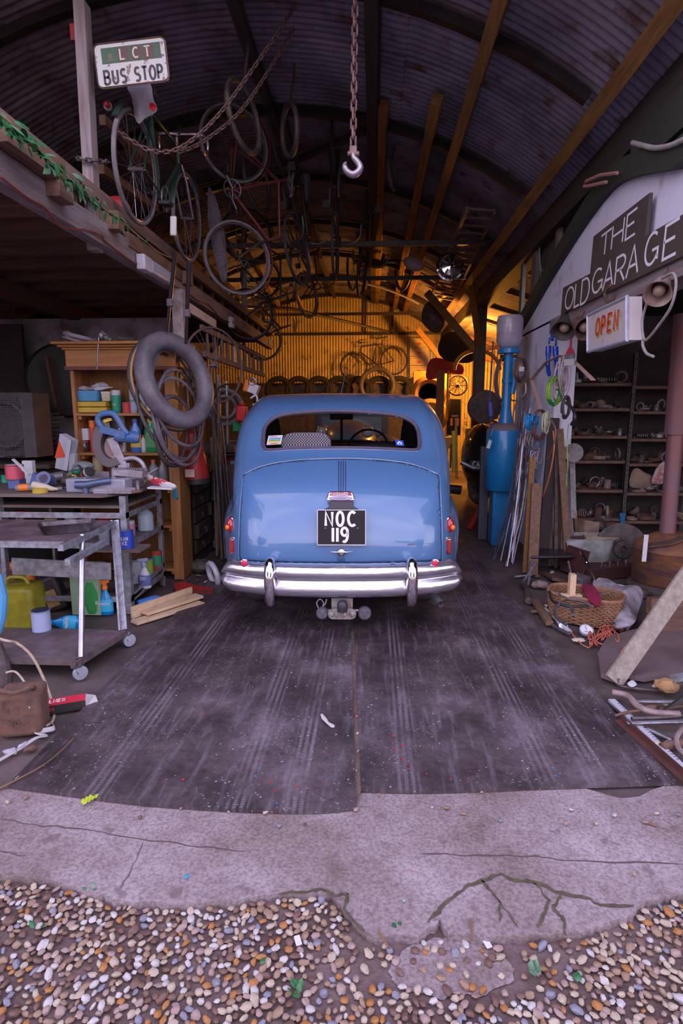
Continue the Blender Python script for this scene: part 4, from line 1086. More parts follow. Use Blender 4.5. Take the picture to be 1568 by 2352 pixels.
def boxthing(name, label, cat, c, d, mat, R=None, group=None, bevel=.002):
    b = M(); b.box(c, d, R); return solo(name, b, mat, label, cat, group, bevel=bevel)
def coil(name, label, c, ax, R, r, turns, mat, jit=.012, sx=1.0, group=None, cat='cable', tail=None, seed=1, zs=1.0):
    rg = random.Random(seed); ax = V(ax).normalized(); u = ax.cross(V((0, 0, 1))); u.normalize(); w = ax.cross(u)*-1
    pts = []; n = 18; c = V(c)
    ph = rg.uniform(0, 6)
    for i in range(turns*n+1):
        a = 2*PI*i/n; t = i//n
        if i % n == 0: dr, du, dw, dd = rg.uniform(-jit, jit), rg.uniform(-jit, jit), rg.uniform(-jit, jit), rg.uniform(-jit, jit)*.6 + ax.length*0
        pts.append(c + u*(math.cos(a+ph)*(R+dr)*sx+du) + w*((math.sin(a+ph)*(R+dr)+dw)*zs) + ax*(dd + (t-turns/2)*r*1.1))
    pts = cat_rom(pts[::2], 3)
    if tail: pts += cat_rom([pts[-1]]+[V(q) for q in tail], 6)[1:]
    b = M(); b.tube(pts, r, 6); return solo(name, b, mat, label, cat, group, 180)
def cable(name, label, pts, r, mat, cat='cable', n=8, group=None, flat=1.0):
    b = M(); b.tube(cat_rom(pts, n), r, 7, flat=flat); return solo(name, b, mat, label, cat, group, 180)

# ================================================================ LEFT SIDE: loft edge
def at_LX(px, py, X=LX): return PX(px, py, X)
b = M(); b.beam((LX, 2.3, 2.70), (LX, 10.9, 2.70), .10, .155)
solo('timber_beam', b, WGREY, 'long grey weathered timber beam carrying the loft, red cable clipped along it', 'beam', bevel=.006)
b = M(); b.beam((LX+.0, 2.3, 2.945), (LX, 11.2, 2.945), .055, .10)
solo('rim_board', b, wood('rim_board_timber', (.26, .17, .15), (.12, .07, .055), 1), 'brown sawn board running along the loft edge above the grey beam', 'beam', bevel=.003)
# joist ends poking out
for k, (px, py, w_, l_) in enumerate(((52, 352, .16, .55), (118, 436, .15, .16), (250, 510, .14, .10), (418, 640, .10, .12))):
    p = at_LX(px, py, LX+.04)
    boxthing('joist_end', ['thick brown joist end jutting over the grey beam at the left picture edge', 'orange-brown joist end jutting over the grey beam left of the upright post', 'short joist end just right of the upright post on the grey beam', 'small joist end on the beam behind the black poles'][k],
             'timber', (p.x-.02, p.y, p.z), (.22, l_, .12), WBROWN, bevel=.004)
p0 = at_LX(292, 548, LX+.05); p1 = at_LX(418, 636, LX+.05)
b = M(); b.beam(p0, p1, .03, .10); solo('plank', b, WBROWN, 'short brown plank fixed along the loft edge over the bulkhead lamp', 'timber')
p0 = at_LX(422, 700, LX+.06); p1 = at_LX(494, 745, LX+.06)
b = M(); b.beam(p0, p1, .03, .09); solo('plank', b, WHITEP, 'short white-painted board on the beam above the ladder end', 'timber')
for k, (px0, py0, px1, py1) in enumerate(((235, 275, 345, 372), (232, 388, 360, 480), (345, 300, 500, 490), (405, 545, 560, 690), (480, 500, 548, 592))):
    a_ = at_LX(px0, py0, LX-.25-.1*(k % 2)); c_ = at_LX(px1, py1, LX-.25-.1*(k % 2))
    b = M(); b.beam(a_, c_, .05, .07); solo('rail', b, WBROWN if k < 3 else WORNG, ['upper brown rail sloping behind the post under the bus stop sign', 'lower brown rail sloping behind the front wheel of the hanging bicycle', 'long brown batten sloping behind the hanging carrier bag', 'orange-brown rail at the loft edge below the smaller hanging wheel', 'short orange rail deeper in the loft beside the grey rag'][k], 'timber')
# the upright post with the sign
pt = P(196, 20, 4.25); pb = P(226, 582, 4.25)
b = M(); b.beam((pt.x, 4.2, pt.z), (pb.x, 4.2, pb.z), .075, .095, up=(0, 1, 0)); 
solo('wooden_post', b, WGREYZ, 'grey upright timber post that carries the bus stop sign', 'post', bevel=.004)
# sign
SIGNW = mt('chipped_enamel_white', (.58, .57, .55), .35, 0, .9, (.16, .08, .05), 16, lo=.56, hi=.62)
c00, c10, c11, c01 = P(222, 203, 4.15), P(386, 184, 4.15), P(382, 84, 4.15), P(213, 100, 4.15)
T = frame((c00+c11)/2, c10-c00, c01-c00); sw, sh = (c10-c00).length, (c01-c00).length
def pillp(w, hh, r): return [(x, y) for cx_, cy_, a0 in ((w-r, hh-r, 0), (-w+r, hh-r, 90), (-w+r, -hh+r, 180), (w-r, -hh+r, 270)) for x, y in [(cx_+r*math.cos(math.radians(a0+q)), cy_+r*math.sin(math.radians(a0+q))) for q in (0, 22, 45, 67, 90)]]
sg = thing('bus_stop_sign', 'chipped white enamel BUS STOP sign with green LCT band on the post', 'sign', T.translation)
b = M(); b.prism(pillp(sw/2, sh/2, .035), .012, T @ Matrix.Translation((0, 0, -.012))); obj('sign_plate', b, SIGNW, sg, bevel=.003)
b = M(); outl = pillp(sw/2-.004, sh/2-.004, .033); b.tube([T @ V((x, y, .002)) for x, y in outl], .004, 6, True); obj('sign_edge', b, RUST, sg)
k_ = sw/166
b = M(); rect(b, T, -66*k_, 3*k_, 70*k_, 35*k_, .0015); gp = obj('green_band', b, mt('dark_green_enamel', (.03, .10, .04), .35, 0, .5, (.05, .06, .04), 18), sg)
for q, (ch, x) in enumerate((('L', -24), ('C', 6), ('T', 34))):
    b = M(); rect(b, T @ Matrix.Translation((0, 0, .0014)), (x-4)*k_, 5*k_, (x+20)*k_, 33*k_, .0008); obj('letter_square', b, mt('brown_enamel_square', (.10, .045, .03), .4), gp)
    b = M(); text(b, ch, T @ Matrix.Translation(((x+(1 if ch != 'T' else 0))*k_, 9*k_, .0024)), 20*k_, .26, sx=.95, serif=.16); obj('sign_letter', b, mt('cream_enamel_letter', (.60, .55, .46), .4), gp, 0)
b = M(); b.ell(T @ V((-46*k_, 18*k_, .002)), (6*k_, 8*k_, .001), R=T.to_3x3()); b.ell(T @ V((-46*k_, 10*k_, .002)), (10*k_, 3*k_, .001), R=T.to_3x3()); obj('crest', b, mt('faint_gilt_crest', (.12, .13, .06), .4), gp)
b = M(); text(b, 'BUS', T @ Matrix.Translation((-65*k_, -38*k_, .001)), 27*k_, .28, .42, .78); text(b, 'STOP', T @ Matrix.Translation((6*k_, -38*k_, .001)), 27*k_, .28, .34, .72)
obj('sign_words', b, mt('black_enamel', (.03, .022, .022), .4), sg, 0)
# red flake behind the post top, chain round the post
boxthing('red_lamp_scrap', 'small red plastic lamp scrap fixed to the top of the sign post', 'scrap', tuple(P(173, 78, 4.28)), (.05, .05, .10), REDP)
def chain(name, label, pts, L=.045, r=.0045, mat=None, cat='chain', parent=None):
    pts = cat_rom(pts, 20); d = [0]
    for a, c in zip(pts, pts[1:]): d.append(d[-1]+(c-a).length)
    n = int(d[-1]/(L*.72)); b = M(); j = 0
    for i in range(n):
        s = d[-1]*(i+.5)/n
        while j < len(d)-2 and d[j+1] < s: j += 1
        f = (s-d[j])/max(1e-9, d[j+1]-d[j]); p = pts[j].lerp(pts[j+1], f); t = (pts[j+1]-pts[j]).normalized()
        u = t.cross(V((.3, .9, .2))).normalized(); w = t.cross(u)
        if i % 2: u, w = w, u
        b.tube([p + t*(L/2-L*.22)*sg_ + t*math.cos(a)*L*.22 + u*math.sin(a)*L*.24 for sg_, aa in ((1, (-70, -20, 20, 70)), (-1, (110, 160, 200, 250))) for a in [math.radians(q) for q in aa]], r, 6, True)
    if parent: return obj(name, b, mat or RUSTG, parent, 60)
    return solo(name, b, mat or RUSTG, label, cat, None, 60)
CHM = mt('rusty_pink_chain_steel', (.30, .19, .18), .6, .5, .7, (.12, .07, .06), 20)
hp = P(812, 330, 4.2)
hk = thing('hoist_hook', 'big steel lifting hook hanging on a long rusty vertical chain', 'hook', tuple(hp))
chain('chain', '', [P(817, -120, 4.2), P(814, 100, 4.2), P(811, 336, 4.2)], .075, .0075, CHM, parent=hk)
HK = mt('worn_mauve_steel', (.50, .44, .50), .4, .6, .5, (.25, .18, .18), 14)
s3 = 4.2/FPX
b = M(); b.box(P(811, 345, 4.2), (.05, .03, .05)); b.tube([P(798, 353, 4.2), P(825, 353, 4.2)], .016, 10); obj('shackle', b, CHM, hk, bevel=.005)
hx = [(811, 352), (812, 362), (820, 371), (827, 384), (821, 396), (809, 401), (797, 394), (791, 381), (795, 372)]
b = M(); q = cat_rom([P(x, y, 4.2) for x, y in hx], 5); m_ = len(q); b.tube(q, [.018+.014*math.sin(PI*min(1, i/(m_-1)*1.0))**.8 if i < m_*.8 else .032*(1-(i-m_*.8)/(m_*.2))*.8+.004 for i in range(m_)], 12, flat=.7); obj('hook', b, HK, hk, 80)
chain('slack_chain', 'rusty chain sloping from the roof down to the handlebars, upper of two', [P(700, -20, 5.0), P(600, 130, 4.9), P(500, 265, 4.75), P(415, 338, 4.6), P(345, 345, 4.5), P(270, 300, 4.4)], .05, .0055, CHM)
chain('slack_chain', 'rusty chain sloping from the roof down to the handlebars, lower of two', [P(745, -60, 5.3), P(660, 90, 5.2), P(560, 245, 5.0), P(470, 322, 4.8), P(410, 350, 4.65)], .05, .0055, CHM)
a_ = P(212, 372, 4.2)
chain('wrapped_chain', 'short rusty chain wrapped round the sign post above the beam', [a_+V((-.09, .08, .05)), a_+V((-.07, -.06, 0)), a_+V((.02, -.075, -.02)), a_+V((.08, -.03, -.01)), a_+V((.08, .08, .03))], .05, .006, RUSTG)
# red cable and clips, bulkhead lamp, box
rc = [(0, 405), (60, 452), (104, 478), (135, 515), (165, 527), (195, 528), (235, 542), (243, 555), (300, 598), (330, 610), (345, 605)]
cable('red_cable', 'thin red-brown cable clipped along the face of the grey beam', [PX(x, y, LX+.062) for x, y in rc], .006, mt('dull_red_flex', (.22, .035, .035), .5))
cable('red_cable', 'thin red flex sagging from the bulkhead lamp towards the socket box', [PX(x, y, LX+.062) for x, y in ((385, 640), (400, 655), (430, 672), (455, 690), (480, 700), (505, 728), (528, 740))], .006, MATS['dull_red_flex'])
l0 = PX(322, 600, LX+.09); l1 = PX(386, 640, LX+.09)
t = thing('bulkhead_lamp', 'unlit white and frosted bulkhead lamp screwed to the grey beam', 'lamp', tuple(l0))
ln = (l1-l0).length; d_ = (l1-l0).normalized()
b = M(); b.beam(l0, l0+d_*ln*.26, .07, .115); obj('end_housing', b, WHITE, t, bevel=.01)
b = M(); b.beam(l0+d_*ln*.26, l1, .075, .105); obj('diffuser', b, mt('frosted_lamp_cover', (.45, .44, .55), .35), t, bevel=.018, seg=3)
pbx = PX(531, 741, LX+.07)
t = thing('socket_box', 'small white electrical box on the far part of the beam', 'switch', tuple(pbx)); b = M(); b.box(pbx, (.05, .13, .13)); obj('box_body', b, WHITE, t, bevel=.006)
b = M(); b.lathe([(.02, 0), (.02, .01), (.001, .01)], 12, Matrix.Translation(pbx+V((.025, 0, 0))) @ Matrix.Rotation(PI/2, 4, 'Y')); obj('knob', b, STEEL, t)
# climbing plant: stem with leaves
LEAF = mt('glossy_green_leaf', (.025, .13, .04), .3, 0, .5, (.05, .22, .08), 30)
LEAF2 = mt('pale_green_leaf', (.12, .22, .14), .35, 0, .5, (.05, .22, .08), 30)
STEM = mt('pinkish_bramble_stem', (.26, .24, .13), .6, 0, .8, (.35, .12, .12), 5)
sp = [PX(x, y, LX+.22) for x, y in ((-30, 250), (10, 272), (60, 322), (120, 375), (170, 420), (200, 447), (240, 480), (280, 510), (330, 552), (365, 580), (392, 592))]
ivy = thing('bramble_shoot', 'long leafy bramble shoot trailing along the loft edge from the left', 'plant', tuple(sp[0]))
q = cat_rom(sp, 6); b = M(); b.tube(q, [.010-.006*i/len(q) for i in range(len(q))], 6); obj('stem', b, STEM, ivy, 180)
lr = random.Random(11); LB = {0: M(), 1: M()}
def leaf(b, p, d, L, w, up):
    d = d.normalized(); s = d.cross(up).normalized(); n_ = s.cross(d)
    rows = [[p + d*L*t + s*w*k*wd - n_*abs(k)*w*.3*wd + n_*L*.12*math.sin(PI*t) for k in (-1, 0, 1)] for t, wd in ((0, .05), (.15, .6), (.35, 1), (.6, .85), (.82, .4), (1, .02))]
    b.grid(rows)
leafn = 0
for i in range(2, 50):
    if i >= len(q): break
    p = q[i]
    dens = 3 if i < 42 else 1
    if 38 > i > 34: dens = 1
    for k in range(dens):
        side = lr.choice((-1, 1)); tw = V((lr.uniform(.0, .5), lr.uniform(-.8, .8), lr.uniform(-1, .45)))
        e = p + tw*lr.uniform(.015, .075); b = LB[0 if lr.random() < .8 else 1]
        L_ = lr.uniform(.05, .085)*(1.1 if i < 25 else .8)
        leaf(b, e, V((lr.uniform(-.1, .5), lr.uniform(-.9, .9), lr.uniform(-1, .1))), L_, L_*.24, V((lr.uniform(.5, 1), lr.uniform(-.3, .3), lr.uniform(.2, .9)))); leafn += 1
o = obj('leaves', LB[0], LEAF, ivy, 60); o['kind'] = 'stuff'
o = obj('leaves', LB[1], LEAF2, ivy, 60); o['kind'] = 'stuff'
# carrier bag, red cloth
def cloth(name, label, pts, thick, mat, cat='cloth', seed=1, wr=.02, sub=10):
    'crumpled sheet filling an outline (list of 3d points round the edge)'
    rg = random.Random(seed); n = len(pts); c = sum(pts, V())/n; nrm_ = (pts[0]-c).cross(pts[n//3]-c).normalized()
    rows = []
    ring = cat_rom(pts, 4, True)
    for k in range(sub+1):
        t = max(.01, 1-k/sub); rows.append([c + (p-c)*t + nrm_*(thick*math.sqrt(max(0, 1-t*t)) + rg.uniform(-wr, wr)*(1 if k else .2)) for p in ring])
    b = M(); b.grid(rows, True)
    b.grid([[p - nrm_*.0 for p in ring], [c + (p-c)*.5 - nrm_*thick*.5 for p in ring], [c + (p-c)*.02 - nrm_*thick*.6 for p in ring]], True)
    return solo(name, b, mat, label, cat, None, 180)
BAG = mt('white_carrier_bag', (.42, .40, .46), .4, 0, .5, (.25, .22, .26), 9)
cloth('carrier_bag', 'crumpled white carrier bag with red print hanging under the bus stop sign', [P(x, y, 4.45) for x, y in ((292, 198), (320, 190), (345, 192), (352, 225), (361, 250), (352, 262), (335, 270), (318, 284), (308, 262), (303, 225))], .05, BAG, 'bag', 4)
cloth('red_print_patch', 'small red printed corner of cloth on the hanging carrier bag', [P(x, y, 4.38) for x, y in ((345, 236), (356, 240), (360, 252), (350, 256), (343, 248))], .01, RED, 'cloth', 5, .003, 4)
cloth('red_cloth', 'dark red cloth lying on the loft edge right of the sign post', [P(x, y, 4.7) for x, y in ((240, 458), (262, 450), (285, 455), (300, 480), (292, 495), (262, 490))], .05, REDP, 'cloth', 8)
cloth('grey_rag', 'long grey dust sheet hanging behind the smaller bicycle wheel', [P(x, y, 6.0) for x, y in ((478, 430), (500, 470), (515, 540), (523, 620), (512, 650), (495, 600), (480, 520))], .05, mt('grey_dusty_cloth', (.12, .10, .12), .9, 0, .6, (.06, .05, .05), 6), 'cloth', 9, .07)
t = thing('bicycle_reflector_lamp', 'small round red rear lamp under the bus stop sign', 'lamp', tuple(P(246, 240, 4.45)))
b = M(); b.ell(P(246, 240, 4.42), .022); obj('lens', b, RED, t); b = M(); b.ell(P(248, 244, 4.46), (.03, .03, .03)); obj('housing', b, WHITE, t)
# ================================================================ bicycles
TYREM = mt('grey_bicycle_tyre', (.13, .115, .13), .7, 0, .6, (.25, .21, .22), 12)
RIMM = mt('old_chrome_rim', (.55, .50, .58), .3, .9, .6, (.22, .12, .08), 14)
DRIM = mt('shaded_rusty_rim', (.10, .075, .075), .5, .6, .5, (.05, .03, .03), 14)  # rim copy with the shade of the hung bicycles put into its colour
def make_bike(label, frame_m, tyre=None, RIMM=DRIM, drop=False, spokes=18, group=None, basket=False):
    t = thing('bicycle', label, 'bicycle', (0, 0, 0), (0, 0, 0), group); R = .335
    A = {'bb': V((.42, 0, .29)), 'rear': V((0, 0, .34)), 'seat': V((.24, 0, .80)), 'head': V((.78, 0, .80)), 'hb': V((.815, 0, .68)), 'front': V((1.03, 0, .34))}
    b = M()
    for a, c, r in (('bb', 'seat', .015), ('seat', 'head', .014), ('hb', 'bb', .016), ('head', 'hb', .018)): b.tube([A[a], A[c]], r, 8)
    for s in (-1, 1):
        b.tube([A['bb']+V((0, .03*s, 0)), A['rear']+V((0, .055*s, 0))], .009, 6); b.tube([A['seat']+V((0, .01*s, 0)), A['rear']+V((0, .055*s, 0))], .008, 6)
    b.tube([A['seat'], A['seat']+V((-.03, 0, .10))], .012, 8); obj('frame', b, frame_m, t, 60, world=False)
    b = M()
    for s in (-1, 1): b.tube([A['hb']+V((.01, .02*s, 0)), A['hb']+V((.05, .05*s, -.12)), A['front']+V((0, .05*s, 0))], .011, 6)
    b.tube([A['head'], A['head']+V((-.02, 0, .06))], .012, 8); obj('fork', b, RIMM, t, 60, world=False)
    for c in (A['rear'], A['front']):
        b = M(); b.torus(c, (0, 1, 0), R-.018, .011, 36, 6, flat=.7); w = obj('wheel_rim', b, RIMM, t, 60, world=False)
        b = M(); b.torus(c, (0, 1, 0), R, .016, 36, 6); obj('tyre', b, tyre or TYREM, w, 60, world=False)
        b = M()
        for i in range(spokes):
            a = 2*PI*i/spokes; s = (-1)**i; b.tube([c+V((.018*math.cos(a+.6), .03*s, .018*math.sin(a+.6))), c+V((math.cos(a)*(R-.022), 0, math.sin(a)*(R-.022)))], .0016, 3, caps=False)
        b.tube([c+V((0, -.05, 0)), c+V((0, .05, 0))], .014, 8); obj('spokes', b, RIMM, w, 0, world=False)
    b = M(); H = A['head']+V((-.02, 0, .08)); b.tube([H, H+V((.07, 0, .03))], .012, 6)
    for s in (-1, 1):
        if drop: b.tube(cat_rom([H+V((.07, 0, .03)), H+V((.07, .17*s, .03)), H+V((.14, .20*s, .02)), H+V((.16, .20*s, -.06)), H+V((.09, .20*s, -.11)), H+V((.02, .20*s, -.10))], 5), .012, 6)
        else: b.tube(cat_rom([H+V((.07, 0, .03)), H+V((.08, .12*s, .05)), H+V((.0, .25*s, .06)), H+V((-.14, .27*s, .04))], 5), .011, 6)
    obj('handlebar', b, RIMM, t, 60, world=False)
    b = M(); S_ = A['seat']+V((-.035, 0, .12)); rows = [[S_+V((x, w*math.cos(a), .02+.02*math.sin(a)+z)) for a in np.linspace(0, 2*PI, 9)[:-1]] for x, w, z in ((.17, .008, -.01), (.14, .022, 0), (.04, .03, 0), (-.04, .06, .005), (-.10, .075, .015), (-.12, .03, .01))]
    b.grid(rows, True); obj('saddle', b, RUBBER, t, 70, world=False)
    b = M(); b.torus(A['bb']+V((0, -.045, 0)), (0, 1, 0), .085, .006, 24, 5)
    for a in (.5, .5+PI): b.tube([A['bb']+V((0, -.05*(1 if a > 1 else -1), 0)), A['bb']+V((.16*math.cos(a), -.06*(1 if a > 1 else -1), .16*math.sin(a)))], .009, 6)
    for i in range(5): a = 2*PI*i/5; b.tube([A['bb']+V((0, -.045, 0)), A['bb']+V((.08*math.cos(a), -.045, .08*math.sin(a)))], .005, 5)
    obj('chainset', b, STEEL, t, 60, world=False)
    for a in (.5, .5+PI):
        b = M(); s = -1 if a > 1 else 1; c = A['bb']+V((.16*math.cos(a), .10*s, .16*math.sin(a))); b.box(c, (.08, .08, .02)); obj('pedal', b, BLACK, t, world=False)
    b = M()
    for c, a0, a1 in ((A['rear'], 10, 160), (A['front'], 40, 190)):
        b.tube([c+V((math.cos(math.radians(a))*(R+.035), 0, math.sin(math.radians(a))*(R+.035))) for a in range(a0, a1, 10)], .022, 6, flat=.3)
    obj('mudguard', b, frame_m, t, 70, world=False)
    return t
def orient(o, X_, Z_, org, s=1.0):
    'turn a bicycle so that its local x (forward) and z (up) point as given; org is the world spot of its rear wheel hub'
    X_ = V(X_).normalized(); Y_ = V(Z_).cross(X_).normalized(); Z_ = X_.cross(Y_)
    R_ = Matrix((X_, Y_, Z_)).transposed(); o.rotation_mode = 'XYZ'; o.rotation_euler = R_.to_euler(); o.scale = (s, s, s)
    o.location = V(org) - R_ @ V((0, 0, .34))*s
    WM[o.name] = Matrix.LocRotScale(o.location, o.rotation_euler, o.scale)
GRN = mt('dark_green_bike_enamel', (.015, .06, .035), .35, 0, .5, (.05, .04, .04), 12, coat=.5)
bk1 = make_bike('old road bicycle with drop handlebars on the loft edge beside the sign post', GRN, RIMM=RIMM, drop=True, spokes=24)
# rear hub near (292,385), front hub near (440,520)
orient(bk1, V((.02, 1, 0)), V((.06, 0, 1)), V((-1.77, 4.58, 3.27)), 1.09)
BLKB = mt('black_bike_enamel', (.02, .018, .022), .4, 0, .5, (.08, .05, .04), 12)
REDB = mt('dull_red_bike_enamel', (.16, .02, .02), .45, 0, .5, (.08, .05, .04), 12)
bk2 = make_bike('black roadster bicycle hung flat on the lit back wall', BLKB, mt('black_bicycle_tyre', (.02, .018, .018), .8), spokes=14)
r0, f0 = P(904, 829, 15.7), P(813, 842, 15.7)
orient(bk2, f0-r0, (0.0, 0, 1), r0, 1.03)
bk3 = make_bike('dark red bicycle hanging from the vault right behind the slack chains', REDB, spokes=12)
bk3.location = (0, 0, 0)
def hang(o, px, py, Y, yaw, s=1.0, down=True, tilt=0):
    'bicycle hanging nose down; px, py is its upper (rear) hub'
    p = P(px, py, Y); c, s_ = math.cos(yaw), math.sin(yaw)
    orient(o, (tilt, 0, -1), (c, s_, 0), p, s)
hang(bk3, 538, 330, 6.0, .6)
def hdup(src, label, px, py, Y, yaw, s=1.0, tilt=0, group=None):
    o = dup(src, (0, 0, 0), label=label, group=group); hang(o, px, py, Y, yaw, s, tilt=tilt); return o
hdup(bk2, 'black bicycle hanging upright from the vault, midway between slack chains and hoist hook', 650, 330, 6.4, 1.35, tilt=.12)
hdup(bk2, 'black bicycle hanging just left of the hoist hook, edge-on', 768, 340, 6.95, 1.55)
hdup(bk3, 'dark red bicycle hanging farther back behind the edge-on black ones', 686, 520, 9.6, 1.2, tilt=.1)
hdup(bk2, 'black bicycle hanging at the loft end over the ladder', 565, 540, 8.3, .3)
hdup(bk2, 'black bicycle hanging to the right of the hoist hook beside the long timber', 852, 440, 8.6, 1.45, tilt=-.12)
hdup(bk3, 'red-framed bicycle hanging low at the far end of the loft', 598, 640, 10.5, .2)
# two free wheels under the vault on an axle
t = thing('axle_with_wheels', 'pair of thin wheels on a dark axle hanging under the far vault', 'wheels', tuple(P(870, 600, 11.5)))
for px in (812, 927):
    c = P(px, 600, 11.5); b = M(); b.torus(c, (1, .28, 0), .5, .03, 36, 6)
    for i in range(10): a = 2*PI*i/10; b.tube([c, c+V((-.28*math.cos(a)*.45, math.cos(a)*.47, math.sin(a)*.47))], .006, 4)
    obj('wheel', b, BLACK, t, 60)
b = M(); b.tube([P(812, 600, 11.5), P(927, 600, 11.5)], .035, 8); b.tube([P(845, 590, 11.5), P(845, 470, 11.5)], .03, 6); b.box(P(868, 600, 11.5), (.25, .12, .22)); obj('axle', b, BLACK, t)
# ================================================================ workshop bay: cabinet
CY = 5.0
sz1 = P(250, 949, CY).z; sz2 = P(250, 1040, CY).z; ztop_ = P(250, 786, CY).z
xl, xr = P(168, 950, CY).x, P(412, 1100, CY).x
cb = thing('dresser_cabinet', 'honey-coloured open wooden dresser cabinet with moulded cornice behind the workbench', 'cabinet', ((xl+xr)/2, CY+.15, 0))
b = M(); b.b2((xl, CY, 0), (xl+.03, CY+.3, ztop_-.02)); obj('side_panel', b, WCABZ, cb)
b = M(); b.b2((xr-.09, CY, 0), (xr, CY+.3, ztop_-.02)); obj('side_panel', b, WCABZ, cb)
b = M(); b.b2((xl, CY+.28, 0), (xr, CY+.30, ztop_-.02)); obj('back_panel', b, wood('cabinet_back_board', (.30, .13, .04), (.16, .06, .025), 2), cb)
zf0, zf1 = P(250, 850, CY).z, ztop_
b = M(); b.b2((xl-.02, CY-.02, zf0+.03), (xr+.02, CY+.28, zf1-.06)); obj('frieze', b, WCABX, cb)
b = M(); b.b2((xl-.03, CY-.03, zf0), (xr+.03, CY+.02, zf0+.03)); obj('red_moulding', b, mt('dark_red_moulding', (.14, .04, .035), .6), cb)
for k, (e, z0_, z1_) in enumerate(((.04, -.065, -.045), (.065, -.045, -.025), (.10, -.025, 0))):
    b = M(); b.b2((xl-e, CY-e, zf1+z0_), (xr+e, CY+.3, zf1+z1_)); obj('cornice', b, WCABX, cb, bevel=.006)
for z in (sz1, sz2, P(250, 1118, CY).z, .5, .1):
    b = M(); b.b2((xl+.03, CY-.0, z-.022), (xr-.09, CY+.28, z)); obj('shelf', b, WCABX, cb)
    for x in (xl+.045, xr-.105):
        b = M(); b.box((x, CY+.12, z-.04), (.03, .2, .03)); obj('shelf_batten', b, WCABX, cb)
b = M(); b.ell((xr-.04, CY-.002, P(400, 1135, CY).z), (.022, .003, .045), 10, 6, jit=.4); obj('paint_smear', b, mt('turquoise_paint_smear', (.03, .22, .32), .6), cb)
S1, S2 = sz1, sz2
SY = CY+.12
# shelf 1
boxthing('organiser_case', 'yellow flat plastic case, lower of two stacked on the top shelf', 'case', tuple(XY(219, SY, S1+.028)), (.285, .17, .046), YELL, bevel=.005)
boxthing('organiser_case', 'yellow flat plastic case, upper of two stacked on the top shelf', 'case', tuple(XY(216, SY, S1+.078)), (.29, .17, .044), YELL, bevel=.005)
def tub(label, c, wx, wy, h, mat, name='plastic_tub', lid=None, cat='tub'):
    t = thing(name, label, cat, tuple(c)); c = V(c); ol = pillp(wx/2, wy/2, min(wx, wy)*.2)
    b = M(); b.grid([[c+V((x*k, y*k, z)) for x, y in ol] for k, z in ((.01, .004), (.86, .004), (.88, .008), (1, h), (1.04, h), (1.04, h-.006))], True); b.grid([[c+V((x*k, y*k, z)) for x, y in ol] for k, z in ((.98, h), (.84, .012), (.01, .012))], True); obj('body', b, mat, t, 50)
    if lid: b = M(); b.prism([(x*1.05, y*1.05) for x, y in ol], .008, Matrix.Translation(c+V((0, 0, h)))); obj('lid', b, lid, t)
    return t
tub('light blue plastic tub on top of the stacked yellow cases', XY(208, SY, S1+.101), .205, .15, .092, CYAN)
tub('small cream tub beside the light blue tub', XY(247, SY, S1+.101), .085, .085, .078, CREAM, lid=WHITE)
cloth('crumpled_bag', 'crumpled grey rag and bag heaped on the blue tub', [XY(px, SY-.02, z) for px, z in ((174, S1+.2), (190, S1+.24), (205, S1+.215), (232, S1+.27), (250, S1+.235), (235, S1+.2), (205, S1+.19))], .05, BAG, 'bag', 12, .012)
b = M(); a_ = XY(218, SY-.06, S1+.205); b.tube([a_, a_+V((.07, 0, .008)), a_+V((.08, 0, .01)), a_+V((.16, 0, .018))], [.012, .014, .009, .003], 8); solo('silicone_nozzle', b, WHITE, 'pale sealant nozzle lying on the blue tub', 'nozzle')
LWH = lab((.62, .62, .66), 'white_label'); LGR = lab((.02, .30, .18), 'green_label'); LRD = lab((.55, .05, .05), 'red_label'); LBL_ = lab((.10, .14, .36), 'navy_label'); LGY = lab((.36, .40, .52), 'blue_grey_label'); LYE = lab((.66, .50, .08), 'yellow_label'); LBR = lab((.35, .22, .07), 'brown_label')
INK = mt('dark_printing_ink', (.03, .03, .06), .5); INKW = mt('white_printing_ink', (.7, .7, .72), .5)
spray('green and white spray can beside the yellow cases', 269, SY-.02, S1, 21, 52, LGR, WHITE, LGR, ['ON'], INKW)
tin('small red and white tub between the spray cans', 292, SY-.02, S1, 20, 24, LRD, WHITE, LRD, name='small_tub', cat='tub')
spray('tall blue-grey spray can with black cap, left of the pair on the top shelf', 308, SY, S1, 17.5, 72, LGY, BLACK, LGY, ['AERO'], INK)
spray('tall blue-grey spray can with black cap, right of the pair on the top shelf', 327, SY, S1, 18.5, 73, LGY, BLACK, LGY, ['ZINC'], INK)
spray('short dark spray can next to the hanging tubes', 345, SY, S1, 16, 52, LBL_, BLACK, LWH, None)
# shelf 2
jar('dark filled glass jar on the second shelf with a white box on it', 194, SY, S2, 25, 27, mt('dark_jar_contents', (.05, .035, .03), .2, coat=.8), lab((.5, .1, .1), 'gingham_lid'))
t = boxthing('white_box', 'small white printed box standing on the dark jar', 'box', tuple(XY(193, SY, S2+px2m(41, SY))), (px2m(31, SY), .1, px2m(27, SY)), LWH)
spray('spray can with bright orange cap left of the saw', 216, SY, S2, 15, 73, LRD, ORNG)
tin('white tall can behind the blue saw handle', 281, SY+.06, S2, 21, 82, LWH, None, LWH, name='tall_can', cat='can')
bottle('blue plastic bottle with yellow label on the second shelf', 314, SY-.03, S2, 26, 77, mt('clear_blue_plastic', (.05, .20, .62), .2, 0, .2, (.1, .2, .4), 9, coat=.5), BLUEP, LYE)
spray('black spray can with white cross stripes behind the blue bottle', 327, SY+.05, S2, 17, 92, BLACK, BLACK, BLACK, ['X'], INKW)
bottle('slim white bottle with red cap between the blue and green bottles', 331, SY-.04, S2, 11, 40, LWH, RED, LWH, flat=1)
